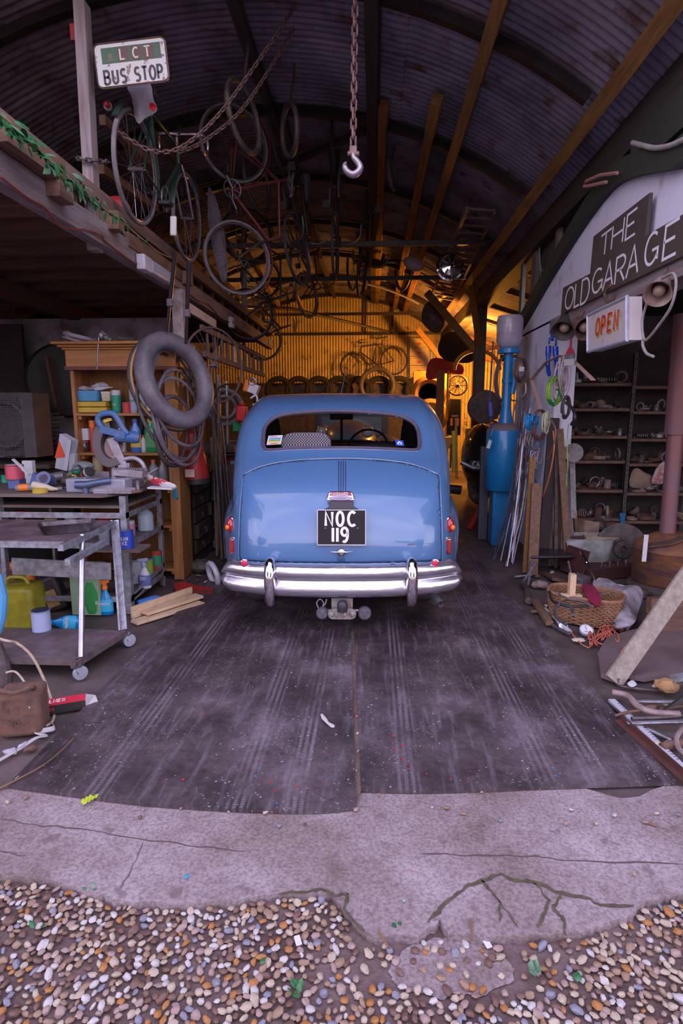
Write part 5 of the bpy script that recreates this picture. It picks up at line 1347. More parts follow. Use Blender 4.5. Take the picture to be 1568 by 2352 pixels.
bottle('green oil bottle with yellow cap on the second shelf', 349, SY-.02, S2, 32, 78, mt('clear_green_plastic', (.01, .30, .10), .22, 0, .2, (.02, .2, .1), 9, coat=.5), YELL, lab((.10, .32, .12), 'pale_green_label'))
bottle('tall white tube with red collar right of the green bottle', 368, SY, S2, 13, 68, LWH, RED, LWH, flat=1)
spray('second slim white bottle beside the hanging tubes', 379, SY+.03, S2, 11, 60, LWH, WHITE)
# third bay items
z3 = P(250, 1118, CY).z
bottle('clear bottle with pink cap, left of the two beside the saw', 355, SY-.03, z3, 22, 62, CLEAR, lab((.65, .12, .16), 'pink_cap'), flat=1)
bottle('clear bottle with pink cap, right of the two beside the saw', 376, SY-.03, z3, 20, 62, CLEAR, MATS['pink_cap'], flat=1)
tin('tall beige printed tin behind the saw blade', 228, SY, z3, 22, 74, LBR, None, lab((.5, .42, .22), 'beige_label'), ['OIL'], INK, name='tall_tin')
# on top of the cabinet
coil('rope_coil', 'coil of grey hose lying on the left of the cabinet top', (xl+.06, CY+.1, zf1+.05), (.25, 0, 1), .125, .009, 6, mt('grey_pvc_hose', (.36, .33, .40), .5), .012)
b = M(); a_ = XY(232, CY-.03, zf1+.05); b.ell(a_, (.03, .03, .04), 8, 6); b.tube([a_, a_+V((.06, 0, -.0)), a_+V((.085, -.02, -.1))], .012, 6); b.tube([a_+V((0, -.05, -.02)), a_+V((-.01, -.07, -.15)), a_+V((-.025, -.07, -.28))], .006, 6); b.beam(a_+V((0, 0, .03)), a_+V((.08, 0, -.04)), .015, .03)
solo('car_jack_hook', b, STEEL, 'rusty clamp hanging over the cornice with a thin rod', 'clamp')
b = M(); a_ = XY(290, CY+.02, zf1+.025); b.tube([a_+V((-.07, 0, .012)), a_+V((-.02, 0, 0)), a_+V((.07, 0, -.005))], [.02, .025, .022], 10); solo('iron_tube', b, RUSTG, 'short brown iron tube lying on the cabinet top beside the tyre', 'pipe')
# ================================================================ workbench
BZ = .92
BX1, BY0, BY1 = -1.80, 4.03, 4.84
wb = thing('workbench', 'cluttered steel-framed workbench with warped wooden top in front of the cabinet', 'bench', (-2.6, 4.4, 0))
BT = wood('filthy_bench_top', (.20, .15, .14), (.08, .055, .05), 0)
b = M(); b.b2((-3.75, BY0-.03, BZ-.025), (BX1-.12, BY1, BZ)); b.add([V((BX1-.12, BY0-.03, BZ)), V((BX1+.03, BY0+.22, BZ)), V((BX1+.03, BY1, BZ)), V((BX1-.12, BY1, BZ)), V((BX1-.12, BY0-.03, BZ-.025)), V((BX1+.03, BY0+.22, BZ-.025)), V((BX1+.03, BY1, BZ-.025)), V((BX1-.12, BY1, BZ-.025))], [(0, 1, 2, 3), (7, 6, 5, 4), (0, 4, 5, 1), (1, 5, 6, 2), (2, 6, 7, 3)])
obj('bench_top', b, BT, wb)
r1z, r2z, r3z = PX(330, 1232, BX1).z, PX(330, 1352, BX1).z, .30
for x in (BX1, -2.75, -3.65):
    for y in (BY0+.06, BY1-.03):
        b = M(); b.b2((x-.045, y-.003, 0), (x, y+.003, BZ-.025)); b.b2((x-.003, y, 0), (x+.003, y+.045*(1 if y < 4.4 else -1), BZ-.025)); obj('leg', b, ZINC, wb)
for z in (r1z, r2z, BZ-.16):
    b = M(); b.b2((-3.65, BY0+.05, z-.03), (BX1, BY0+.056, z+.012)); obj('front_rail', b, ZINC, wb)
    b = M(); b.b2((BX1-.003, BY0+.06, z-.03), (BX1+.003, BY1-.03, z+.012)); obj('side_rail', b, ZINC, wb)
for z, x0 in ((BZ-.10, -3.6), (r1z, -3.6), (r2z, -3.6)):
    b = M(); b.b2((x0, BY0+.08, z-.02), (BX1-.02, BY1-.05, z)); obj('lower_shelf', b, BT, wb)
b = M(); b.beam((BX1+.0, BY0+.06, .12), (BX1, BY1-.05, .20), .006, .04); obj('foot_rail', b, ZINC, wb)
b = M(); b.b2((-2.0, 3.91, r1z-.014), (-1.64, 4.12, r1z+.003)); obj('jutting_shelf', b, BT, wb)
# mitre saw on the bench
ms_c = V((P(268, 1130, 4.42).x, 4.42, BZ))
sw = thing('mitre_saw', 'dusty blue mitre saw with looped handle standing on the workbench', 'saw', tuple(ms_c))
SD = mt('dusty_cast_aluminium', (.40, .37, .44), .5, .5, .7, (.24, .18, .17), 12)
DB = mt('dusty_blue_plastic', (.035, .14, .36), .45, 0, .6, (.16, .16, .22), 7)
b = M(); b.lathe([(.14, 0), (.15, .01), (.15, .045), (.13, .05)], 28, Matrix.Translation(ms_c+V((-.02, 0, 0)))); b.box(ms_c+V((-.02, -.02, .025)), (.46, .14, .05)); obj('base', b, SD, sw, bevel=.006)
b = M(); b.box(ms_c+V((.13, .05, .085)), (.21, .02, .07)); b.box(ms_c+V((-.16, .05, .085)), (.18, .02, .06)); obj('fence', b, SD, sw, bevel=.004)
Yb = 4.38
gc = P(247, 1016, Yb)
b = M(); gout = [P(x, y, Yb-.05) for x, y in ((249, 958), (228, 968), (214, 990), (210, 1018), (216, 1045), (231, 1066), (252, 1074), (276, 1066))]; gin = [P(x, y, Yb-.05) for x, y in ((253, 985), (240, 992), (232, 1008), (231, 1025), (236, 1040), (245, 1050), (256, 1054), (266, 1050))]
go, gi = cat_rom(gout, 5), cat_rom(gin, 5); th = V((.03, .09, 0))
b.grid([gi, go, [p+th for p in go], [p+th for p in gi], gi]); obj('blade_guard', b, mt('grey_guard_metal', (.20, .18, .20), .35, .7, .6, (.20, .14, .12), 7), sw, 40, bevel=.004)
b = M(); b.lathe([(.105, -.002), (.105, .002)], 40, Matrix.Translation(P(250, 1022, Yb)) @ Matrix.Rotation(PI/2-.25, 4, 'X') @ Matrix.Rotation(.3, 4, 'Y')); obj('blade', b, mt('brown_saw_blade', (.14, .09, .08), .4, .8), sw)
m0, m1 = P(262, 1000, Yb-.06), P(318, 1006, Yb+.02)
b = M(); b.tube([m0, m0.lerp(m1, .12), m0.lerp(m1, .85), m1], [.036, .046, .046, .04], 18); mo = obj('motor', b, DB, sw, 50)
b = M(); b.tube([m1+(m0-m1).normalized()*.01, m1+(m1-m0).normalized()*.006], .036, 16); obj('vent_cap', b, DARK, mo)
hnd = cat_rom([P(x, y, Yb-.06) for x, y in ((247, 995), (228, 975), (225, 958), (238, 950), (258, 950), (270, 963), (283, 985), (292, 998))], 5)
b = M(); b.tube(hnd, [.017]*len(hnd), 12, flat=1.3); b.beam(P(232, 985, Yb-.06), P(290, 1000, Yb-.06), .05, .05); ho = obj('handle', b, DB, sw, 60)
b = M(); b.beam(P(240, 968, Yb-.06), P(256, 963, Yb-.06), .025, .02); obj('trigger', b, YELL, ho)
b = M(); b.beam(P(255, 1005, Yb-.04), P(286, 1080, Yb-.02), .03, .07); b.box(P(288, 1070, Yb), (.08, .05, .05)); b.cyl(P(262, 1045, Yb), P(262, 1105, Yb), .022); obj('pivot_arm', b, SD, sw, bevel=.006)
b = M(); sp_ = [P(282, 1092, Yb-.05)+V((.018*math.cos(a), .018*math.sin(a), -a*.0012)) for a in np.linspace(0, 30, 60)]; b.tube(sp_, .0035, 5); obj('spring', b, STEEL, sw, 180)
cl_ = cat_rom([P(x, y, Yb-.02) for x, y in ((272, 1058), (305, 1052), (325, 1062), (335, 1085), (338, 1098))], 5)
b = M(); b.tube(cl_, .018, 8); b.box(P(338, 1100, Yb-.02), (.05, .03, .03)); obj('clamp_arm', b, SD, sw, 60)
# clear box, tray and steel bits in front of the saw
b = M(); c = P(235, 1125, 4.12); 
boxthing('clear_storage_box', 'murky clear plastic box in front of the saw on the bench', 'box', (P(230, 1135, 4.14).x, 4.14, BZ+.05), (.44, .14, .10), mt('murky_blue_plastic', (.28, .30, .40), .25, 0, .6, (.35, .30, .33), 9, coat=.4), bevel=.01)
b = M(); a_ = XY(190, 4.05, BZ+.06); b.tube([a_+V((-.05, 0, 0)), a_+V((.03, 0, .0)), a_+V((.12, 0, .02)), a_+V((.2, .02, .03))], [.028, .03, .022, .026], 12); b.cyl(a_+V((.02, 0, -.02)), a_+V((.02, 0, -.085)), .02); solo('plane_handle', b, mt('slate_blue_metal', (.12, .16, .28), .4, .5), 'slate-blue metal lever tool lying at the bench front edge', 'tool')
b = M(); a_ = XY(262, 4.06, BZ); b.b2(a_+V((-.14, -.03, .0)), a_+V((.14, .05, .012)))
for q in range(2): b.b2(a_+V((-.14, -.03+.075*q, .012)), a_+V((.14, -.025+.075*q, .035)))
solo('steel_tray', b, SD, 'long pale steel tray lying along the bench front edge under the saw', 'tray', bevel=.003)
b = M(); b.ell(XY(175, 4.22, BZ+.135), (.036, .036, .022), 16, 6); solo('green_bottle_cap', b, mt('dark_green_cap', (.01, .12, .07), .4), 'dark green domed cap on the clear storage box', 'cap')
b = M(); b.box(XY(300, 4.25, BZ+.13), (.22, .10, .05), rot3(0, .08, 0))
for q in range(14): b.box(XY(300, 4.25, BZ+.158)+V((-.1+.015*q, 0, 0)), (.006, .1, .008))
solo('ribbed_float', b, SD, 'ribbed grey trowel float in front of the saw fence', 'tool')
b = M(); b.lathe([(.026, 0), (.026, .022), (.022, .024), (.001, .024)], 16, Matrix.Translation(XY(355, 4.45, BZ+.0))); solo('blue_bottle_cap', b, BLUEP, 'blue plastic cap at the right end of the bench', 'cap')
cloth('work_gloves', 'red and white work gloves lying at the right end of the bench', [XY(px, 4.32, z) for px, z in ((328, BZ+.13), (345, BZ+.10), (375, BZ+.07), (403, BZ+.03), (398, BZ+.012), (370, BZ+.02), (345, BZ+.05))], .03, mt('red_white_glove', (.52, .03, .05), .6, 0, 1, (.6, .55, .55), 14, lo=.5, hi=.52), 'gloves', 22, .006)
b = M(); b.beam(XY(345, 4.3, BZ+.015), XY(400, 4.3, BZ+.008)+V((0, 0, 0)), .12, .012); solo('note_pad', b, LWH, 'white pad under the red and white gloves', 'pad')
b = M(); b.beam(XY(330, 4.6, BZ+.06), XY(362, 4.6, BZ+.13), .03, .006); solo('white_spatula', b, WHITE, 'white plastic spatula leaning on the pink-capped bottles', 'tool')
# left part of the bench clutter
tin('red and white paint tin with a brush across it, left on the bench', 36, 4.3, BZ+.07, 40, 34, LRD, LWH, lab((.62, .10, .16), 'pinkish_red_label'))
boxthing('dark_block', 'dark blue block under the red and white paint tin', 'block', tuple(XY(40, 4.3, BZ+.035)), (.09, .09, .07), LBL_)
b = M(); a_ = P(30, 1055, 4.25); c_ = P(68, 1090, 4.2); b.beam(a_, a_.lerp(c_, .6), .02, .012); b.beam(a_.lerp(c_, .6), c_, .03, .014); solo('paint_brush', b, LWH, 'pale paint brush lying across the red and white tin', 'brush')
t = boxthing('white_bracket_box', 'open white box bracket standing behind the red paint tin', 'box', tuple(XY(68, 4.62, BZ+.09)), (.085, .05, .19), LWH)
T = Matrix.Translation(XY(107, 4.22, BZ+.075)) @ Matrix.Rotation(1.25, 4, 'X') @ Matrix.Rotation(.1, 4, 'Y')
t = thing('toppled_tin', 'round brown-lidded tin lying on its side on the bench', 'tin', tuple(T.translation)); b = M(); b.lathe([(.052, -.05), (.052, .045), (.055, .05)], 22, T); obj('body', b, LBL_, t); b = M(); b.lathe([(.054, .048), (.054, .052), (.046, .049), (.046, .046), (.036, .046), (.034, .05), (.001, .05)], 22, T); obj('lid', b, mt('brown_tin_lid', (.22, .15, .16), .5, .4, .7, (.1, .06, .05), 14), t)
boxthing('small_carton', 'small dark carton with white label tilted against the toppled tin', 'carton', tuple(XY(82, 4.25, BZ+.065)), (.05, .05, .11), LBL_, rot3(0, .35, 0))
b = M(); a_ = XY(105, 4.1, BZ+.022); b.tube([a_+V((-.09, 0, .03)), a_+V((0, 0, .012)), a_+V((.06, -.01, .002)), a_+V((.10, -.01, 0))], [.028, .026, .016, .006], 12); solo('glue_bottle', b, CREAM, 'cream squeezy bottle lying on the bench behind the yellow lid', 'bottle')
T = Matrix.Translation(XY(45, 4.12, BZ+.035)) @ Matrix.Rotation(PI/2, 4, 'Y')
vessel('lying_bottle', 'clear small bottle with orange label lying at the left of the bench', 'bottle', XY(38, 4.1, BZ+.028), .027, .17, BOTL, CLEAR, (WHITE, .5, .88, 1), lab_=ORNG, labz=(.15, .55), rot=(0, PI/2-.05, .1))
b = M(); b.lathe([(.052, 0), (.052, .03), (.048, .032), (.001, .032)], 22, Matrix.Translation(XY(93, 4.06, BZ))); solo('yellow_lid', b, YELL, 'round yellow plastic lid at the front edge of the bench', 'lid')  # flat round lid lying loose on the bench
T = Matrix.Translation(XY(150, 4.4, BZ+.05)) @ Matrix.Rotation(PI/2, 4, 'Y') @ Matrix.Rotation(.3, 4, 'X')
for k, (px, y, z, r, l, m_, lb_, ry) in enumerate(((133, 4.45, .07, .04, .12, GREYI, 'dusty grey metal can lying behind the toppled tin', 1.4), (160, 4.4, .045, .035, .1, RUSTG, 'brown greasy oil filter lying on the bench', 1.5), (172, 4.6, .10, .03, .12, GREYI, 'small grey cylinder propped behind the oil filter', .9))):
    b = M(); b.lathe([(r, -l/2), (r*1.03, -l/2+.004), (r, -l/2+.01), (r, l/2-.01), (r*.8, l/2), (.001, l/2)], 18, Matrix.Translation(XY(px, y, BZ+z)) @ Matrix.Rotation(ry, 4, 'Y')); solo('oil_filter', b, m_, lb_, 'canister')
T = Matrix.Translation(XY(200, 4.35, BZ+.105)) @ Matrix.Rotation(1.0, 4, 'Y') @ Matrix.Rotation(.5, 4, 'X')
t = thing('red_striped_tin', 'black and red striped tin lying tilted left of the saw', 'tin', tuple(T.translation)); b = M(); b.lathe([(.04, -.05), (.04, .05), (.036, .054), (.001, .054)], 20, T); obj('body', b, BLACK, t); b = M(); b.lathe([(.0405, -.03), (.0405, .0)], 20, T, False); obj('paper_label', b, LRD, t); b = M(); b.lathe([(.0405, .02), (.0405, .045)], 20, T, False); obj('white_stripe', b, LWH, t)
b = M(); b.ell(XY(192, 4.7, BZ+.13), (.09, .06, .045), 16, 8); solo('plastic_bowl', b, CLEAR, 'cloudy plastic bowl behind the saw guard', 'bowl')
wt = [P(x, y, 4.72) for x, y in ((137, 996), (126, 1075), (152, 1082), (165, 1012))]
t = thing('reflector_board', 'white lighting board with red triangle reflector propped on the bench', 'board', tuple(wt[1]))
b = M(); b.add(wt+[p+V((.03, .05, 0)) for p in wt], [(0, 1, 2, 3), (7, 6, 5, 4), (0, 4, 5, 1), (1, 5, 6, 2), (2, 6, 7, 3), (3, 7, 4, 0)]); obj('board_face', b, mt('pale_board', (.42, .42, .50), .5), t)
e_ = V((0, -.004, 0)); tri = [P(x, y, 4.72)+e_ for x, y in ((136, 1012), (126, 1052), (151, 1050))]; b = M(); b.add(tri+[p+V((0, .003, 0)) for p in tri], [(0, 1, 2), (0, 1, 4, 3), (1, 2, 5, 4), (2, 0, 3, 5)]); obj('triangle_reflector', b, mt('bright_orange_red_reflector', (.70, .07, .02), .3), t)
b = M(); b.beam(P(160, 1010, 4.68), P(150, 1080, 4.66), .05, .03); obj('board_edge', b, mt('pale_board', (.42, .42, .50), .5), t)
boxthing('white_strip_box', 'narrow white box standing beside the propped white board', 'box', tuple(P(168, 1064, 4.75)), (.05, .05, .17), LWH, rot3(0, .1, 0))
rg = random.Random(5)
for k in range(26):
    px = rg.uniform(5, 320); y = rg.uniform(4.06, 4.7); c = XY(px, y, BZ+.012); d = (rg.uniform(.02, .09), rg.uniform(.01, .04), rg.uniform(.01, .03))
    boxthing('wood_offcut', 'small dusty wood chips and offcuts scattered among the tools on the bench', 'offcut', tuple(c), d, rg.choice((BT, WBROWN, CREAM, SD, WGREY)), rot3(0, 0, rg.uniform(0, 3)), group='offcuts on the workbench')
# level 1 of the bench
L1Y = 4.2
def P_on(px, z, Y): return XY(px, Y, z)
tin('blue tin with white lettering on the upper shelf of the bench', 291, 3.99, r1z+.004, 35, 43, lab((.02, .06, .42), 'royal_blue_label'), STEEL, MATS['royal_blue_label'], ['DULUX', 'ONCE'], INKW, labz=(.03, .97))
bottle('cloudy white bottle with green liquid at the bench end', 336, 4.62, r1z, 36, 60, mt('cloudy_white_plastic', (.42, .48, .58), .35, 0, .6, (.25, .40, .36), 3), CLEAR, flat=1, name='white_bottle')
jar('clear jar with red screw lid under the bench top', 245, 4.2, r1z, 34, 55, CLEAR, RED)
jar('glass jar with yellow-brown lid under the bench top', 121, 4.25, r1z, 30, 52, CLEAR, mt('tan_lid', (.45, .28, .08), .5))
for k, (px, w_, h_) in enumerate(((15, 30, 50), (52, 26, 60), (165, 26, 44), (208, 30, 42), (300, 24, 38))):
    jar(['dusty brown jar at the left picture edge under the bench', 'brown bottle jar with red lid under the bench', 'small clear jar between the tan and red lidded jars', 'purplish tub left of the red-lidded jar', 'small pink jar behind the blue tin'][k], px, 4.4, r1z, w_, h_, (RUSTG, mt('brown_glass', (.16, .07, .03), .2, coat=.6), CLEAR, mt('purple_tub', (.25, .18, .32), .5), lab((.5, .2, .35), 'pink_plastic'))[k], (GREYI, RED, LWH, MATS['purple_tub'], LWH)[k])
boxthing('red_capped_can', 'small narrow oil can with red cap at the trolley corner', 'can', tuple(XY(262, 4.05, r1z+.07)), (.05, .04, .13), BLACK)
# level 2
trigger('white trigger spray bottle with navy label on the lower bench shelf', XY(334, 4.35, r2z), .052, .245, WHITE, lab((.35, .40, .62), 'pale_blue_trigger'), LBL_, ['OXI'], INKW)
tin('white lidded tub with purple print on the lower bench shelf', 311, 4.5, r2z, 33, 50, LWH, LWH, LWH, ['TUB'], lab((.25, .1, .35), 'purple_ink'), name='white_tub', cat='tub')
tin('lime green tub behind the white spray bottle', 341, 4.66, r2z, 26, 42, lab((.35, .50, .08), 'lime_label'), lab((.35, .3, .5), 'lilac_lid'), name='green_tub', cat='tub')
tin('red can with green label at the back of the lower bench shelf', 362, 4.78, r2z+.02, 24, 50, LRD, STEEL, lab((.05, .30, .15), 'leaf_green_label'), name='red_can', cat='can', labz=(.3, .8))
boxthing('juice_carton', 'tall gold and white carton on the lower bench shelf', 'carton', tuple(XY(287, 4.22, r2z+.115)), (.055, .07, .23), lab((.45, .36, .12), 'gold_carton'))
# floor below
b = M()
grd = thing('green_carton', 'tall green and white grass seed box standing on the floor below the bench', 'box', tuple(G(200, 1410)))
c = G(200, 1412); b.box(c+V((0, .06, .19)), (.22, .13, .38)); obj('carton', b, lab((.30, .42, .28), 'pale_green_carton'), grd)
b = M(); b.ell(c+V((.04, -.006, .13)), (.06, .003, .12), 12, 8, jit=.15); obj('grass_picture', b, lab((.04, .30, .07), 'grass_green'), grd)
trigger('bright blue weedkiller spray bottle with orange trigger standing under the bench', G(245, 1410), .055, .27, mt('turquoise_plastic', (.0, .22, .55), .3, coat=.4), ORNG, lab((.05, .45, .75), 'sky_label'), ['Resolva'], INKW)
t = trigger('bright blue weedkiller bottle lying on its side under the bench', G(185, 1432, .04), .055, .25, MATS['turquoise_plastic'], MATS['turquoise_plastic'], MATS['sky_label'], ['Resolva'], INKW, rot=(0, -1.45, .25))
jc = thing('black_jerrycan', 'black plastic oil can with pale label leaning under the bench', 'jerrycan', tuple(G(140, 1400)), (.0, -.35, 0))
b = M(); b.box((0, 0, .14), (.17, .10, .27)); obj('body', b, BLACK, jc, world=False, bevel=.025, seg=3); b = M(); b.tube(cat_rom([(-.05, 0, .26), (-.04, 0, .31), (.03, 0, .31), (.06, 0, .25)], 4), .012, 8); obj('handle', b, BLACK, jc, world=False); b = M(); b.box((0, -.052, .11), (.10, .002, .13)); obj('paper_label', b, LBR, jc, world=False)
jy = thing('yellow_jerrycan', 'dirty yellow plastic jerrycan standing at the left under the bench', 'jerrycan', tuple(G(36, 1452)), (0, 0, .1))
b = M(); b.box((0, .1, .16), (.27, .22, .32)); obj('body', b, mt('dirty_yellow_green_plastic', (.36, .32, .015), .4, 0, .8, (.14, .10, .02), 6), jy, world=False, bevel=.035, seg=3); b = M(); b.tube(cat_rom([(-.08, .1, .31), (-.06, .1, .36), (.04, .1, .36), (.07, .1, .31)], 4), .014, 8); obj('handle', b, MATS['dirty_yellow_green_plastic'], jy, world=False)
b = M(); b.torus(XY(45, 4.3, r2z+.09), (0, 1, .2), .10, .035, 24, 10); solo('orange_reel', b, ORNG, 'orange and black cable reel on the lower bench shelf at the left', 'reel')
boxthing('white_switch_box', 'small white box on the lower bench shelf at the left', 'box', tuple(XY(97, 4.15, r2z+.05)), (.075, .05, .095), LWH)
vessel('lying_blue_bottle', 'blue plastic bottle lying on the floor below the bench end', 'bottle', G(318, 1392, .045), .045, .22, BOTL, mt('clear_blue_plastic', (.05, .20, .62), .2), (BLUEP, .46, .88, 1), rot=(0, PI/2-.1, .75))
# ================================================================ trolley
tz1, tz0 = .775, .115
tr_t = thing('steel_trolley', 'low steel-framed trolley on castors with dark decks at the left', 'trolley', (-2.0, 3.45, 0))
DECK = mt('sticky_brown_deck', (.10, .065, .07), .5, 0, .8, (.20, .15, .17), 6, bump=.3)
def quadbox(b, pts, h_):
    b.add([V((p.x, p.y, p.z)) for p in pts]+[V((p.x, p.y, p.z-h_)) for p in pts], [(0, 1, 2, 3), (7, 6, 5, 4), (0, 4, 5, 1), (1, 5, 6, 2), (2, 6, 7, 3), (3, 7, 4, 0)])
up_ = [G(-140, 1215, tz1), G(155, 1243, tz1), G(262, 1196, tz1), G(20, 1182, tz1)]
up_[0] = V((up_[1].x-.85, up_[1].y+.0, tz1)); up_[3] = V((up_[2].x-.85, up_[2].y, tz1))
lo2 = [G(-160, 1490, tz0), G(182, 1512, tz0), G(284, 1448, tz0), G(75, 1400, tz0)]
lo2[0] = V((lo2[1].x-.85, lo2[1].y, tz0)); lo2[3] = V((lo2[2].x-.85, lo2[2].y, tz0))
b = M(); quadbox(b, up_, .02); obj('deck', b, DECK, tr_t)
b = M(); quadbox(b, lo2, .015); obj('deck', b, DECK, tr_t)
for ps, hh in ((up_, .04), (lo2, .04)):
    for a_, c_ in ((0, 1), (1, 2), (2, 3)):
        b = M(); e_ = V((0, 0, -.02)); q1 = ps[a_]+e_; q2 = ps[c_]+e_
        if (a_, c_) == (1, 2): q1 = q1 + (q1-q2)*.13
        b.beam(q1, q2, .032, .036); obj('deck_rail', b, ZINC if ps is up_ else mt('brown_square_tube', (.22, .17, .18), .5, .5, .6, (.1, .06, .05), 14), tr_t)
b = M(); b.beam(P(28, 1300, 3.8)+V((0, .0, 0)), P(255, 1312, 3.8), .01, .12, up=(0, 0, 1)); obj('back_panel', b, ZINC, tr_t)
lg = [(up_[1]+V((-.0, .02, 0)) + (up_[2]-up_[1])*.25, lo2[1]+V((0, .02, 0))), (up_[2]+V((-.01, 0, 0)), lo2[2]+V((-.02, 0, 0))), (up_[3]+V((.0, 0, 0)), lo2[3]+V((.0, 0, 0))), (up_[0], lo2[0])]
for k, (a_, c_) in enumerate(lg):
    b = M()
    if k == 0: b.tube([a_, c_], .0165, 14)
    else: b.beam(a_, c_, .04, .012, up=(1, 0, 0)); b.beam(a_+V((.016, .016, 0)), c_+V((.016, .016, 0)), .012, .04, up=(1, 0, 0))
    obj('leg', b, mt('bright_round_tube', (.50, .50, .60), .3, .9, .3, (.2, .15, .15), 20) if k == 0 else ZINC, tr_t)
b = M(); b.beam(PX(155, 1292, -1.66), PX(245, 1243, -1.66), .03, .035); obj('brace', b, ZINC, tr_t)
for k in (1, 2):
    p = lo2[k]; e_ = (lo2[1]-lo2[2]).normalized()*(.03 if k == 1 else -.02)
    c = V((p.x+.02, p.y, .042)) + e_; b = M(); b.lathe([(.030, -.012), (.040, -.011), (.042, 0), (.040, .011), (.030, .012), (.012, .013), (.001, .013)], 24, Matrix.Translation(c) @ Matrix.Rotation(.9, 4, 'Z') @ Matrix.Rotation(PI/2, 4, 'X'))
    w = obj('castor_wheel', b, mt('grey_castor', (.34, .34, .42), .25, coat=.5), tr_t)
    b = M(); b.box(c+V((-.01, 0, .045)), (.05, .05, .008)); b.beam(c+V((-.02, .012, .045)), c+V((0, .015, 0)), .02, .004); b.beam(c+V((-.02, -.02, .045)), c+V((0, -.015, 0)), .02, .004); b.cyl(c+V((0, 0, .04)), c+V((0, 0, .06)), .014); obj('castor_fork', b, STEEL, w)
# tray on the trolley, tin on lower deck
tc_ = G(155, 1222, tz1)
rt = thing('roasting_tin', 'dark metal baking tin standing on the trolley top', 'tin', tuple(tc_), (0, 0, .55))
ol = pillp(.155, .07, .03); b = M(); b.grid([[V((x*k, y*k, z)) for x, y in ol] for k, z in ((.01, .003), (.84, .003), (1, .055), (1.05, .058), (1.05, .061), (.99, .061), (.83, .008), (.01, .008))], True)
obj('pan', b, mt('dark_baking_tin', (.06, .045, .045), .3, .7, .7, (.25, .24, .28), 5), rt, 50, world=False)
tin('blue and white emulsion tin with navy lid on the lower trolley deck', 98, 3.45, tz0, 43, 52, lab((.30, .36, .62), 'periwinkle_label'), lab((.02, .02, .06), 'navy_lid'), lab((.40, .45, .68), 'periwinkle_pale_label'), name='paint_tin')
boxthing('white_blue_mark', 'tiny dab of blue tape on the trolley top edge', 'tape', tuple(G(60, 1240, tz1+.004)), (.012, .01, .004), BLUEP)
# ================================================================ hanging tubes and tyre at the cabinet end
tc0 = V((P(400, 872, 4.78).x, 4.78, P(400, 872, 4.78).z))
def ring_thing(name, label, cxp, cyp, Y, wpx, hpx, lean, r, mat, cat, wob=0, seed=0, flat=1.0, group=None, n=44, sq=0):
    rgx = random.Random(seed); c = P(cxp, cyp, Y); k = Y/FPX; pts = []
    hw, hh = wpx/2*k-r, hpx/2*k-r; R_ = max(hh, .01); dy = math.sqrt(max(0, R_*R_-hw*hw))*.9
    for i in range(n):
        a = 2*PI*i/n; x = hw*math.cos(a); z = hh*math.sin(a)+(wob*math.sin(3*a+seed)*.5 if wob else 0); y = dy*math.cos(a)
        if wob: x += wob*math.sin(2*a+seed*1.7)
        pts.append(c + V((x*math.cos(lean)-z*math.sin(lean), y, z*math.cos(lean)+x*math.sin(lean))))
    b = M(); b.tube(pts, r, 14 if r > .03 else 8, True, flat=flat); return b, pts
b, _ = ring_thing('', '', 404, 874, 4.75, 124, 226, .30, .073, None, None); solo('inner_tube', b, TUBER, 'big inflated grey inner tube hanging at the end of the cabinet', 'inner tube', None, 180)
b, pt_ = ring_thing('', '', 392, 880, 4.86, 132, 225, .26, .024, None, None)
tt_ = thing('tan_wall_tyre', 'bicycle tyre with tan sidewall hanging behind the big inner tube', 'tyre', tuple(P(392, 880, 4.86)))
obj('tread', b, RUBBER, tt_, 180)
b = M(); b.tube([p+V((.018, -.012, 0)) for p in pt_], .011, 8, True); obj('tan_sidewall', b, mt('tan_rubber', (.62, .36, .15), .6), tt_, 180)
for k, (cxp, cyp, Y, w_, h_, ln_, r_, sd) in enumerate(((400, 885, 4.86, 60, 200, .25, .016, 1), (410, 915, 4.88, 50, 230, .2, .017, 2), (395, 935, 4.9, 72, 250, .2, .017, 3), (408, 965, 4.84, 62, 200, .1, .018, 4), (402, 990, 4.82, 56, 170, .05, .02, 5), (415, 960, 4.92, 40, 230, .1, .016, 6), (405, 1010, 4.85, 36, 110, -.1, .018, 7))):
    b, _ = ring_thing('', '', cxp, cyp, Y, w_, h_, ln_, r_, None, None, wob=.012, seed=sd, flat=.6)
    solo('slack_inner_tube', b, TUBER if k % 2 else RUBBER, 'thin slack bicycle inner tubes hanging in a bunch through the big tube', 'inner tube', 'slack bicycle inner tubes', 180)
# two black telescopic poles
for k, (x0, y0, x1, y1) in enumerate(((402, 582, 383, 762), (434, 600, 427, 790))):
    a_, c_ = P(x0, y0, 4.6), P(x1, y1, 4.7); m_ = a_.lerp(c_, .62)
    t = thing('telescopic_pole', ['black telescopic pole with collar hanging above the inner tube, left one', 'black telescopic pole with collar hanging above the inner tube, right one'][k], 'pole', tuple(c_))
    b = M(); b.tube([a_, m_], .016, 10); obj('upper_tube', b, mt('satin_black_tube', (.025, .024, .032), .3, .5), t); b = M(); b.tube([m_, c_], .013, 10); obj('lower_tube', b, MATS['satin_black_tube'], t)
    b = M(); b.box(m_, (.045, .045, .06)); obj('collar', b, mt('grey_collar', (.10, .09, .11), .5), t, bevel=.008)
tg = P(398, 519, 4.6); b = M(); b.box(tg, (.05, .02, .14), rot3(0, .06, 0)); solo('luggage_tag', b, mt('cream_plastic', (.55, .53, .50), .5), 'cream plastic tag hanging over the black telescopic poles', 'tag', bevel=.01)
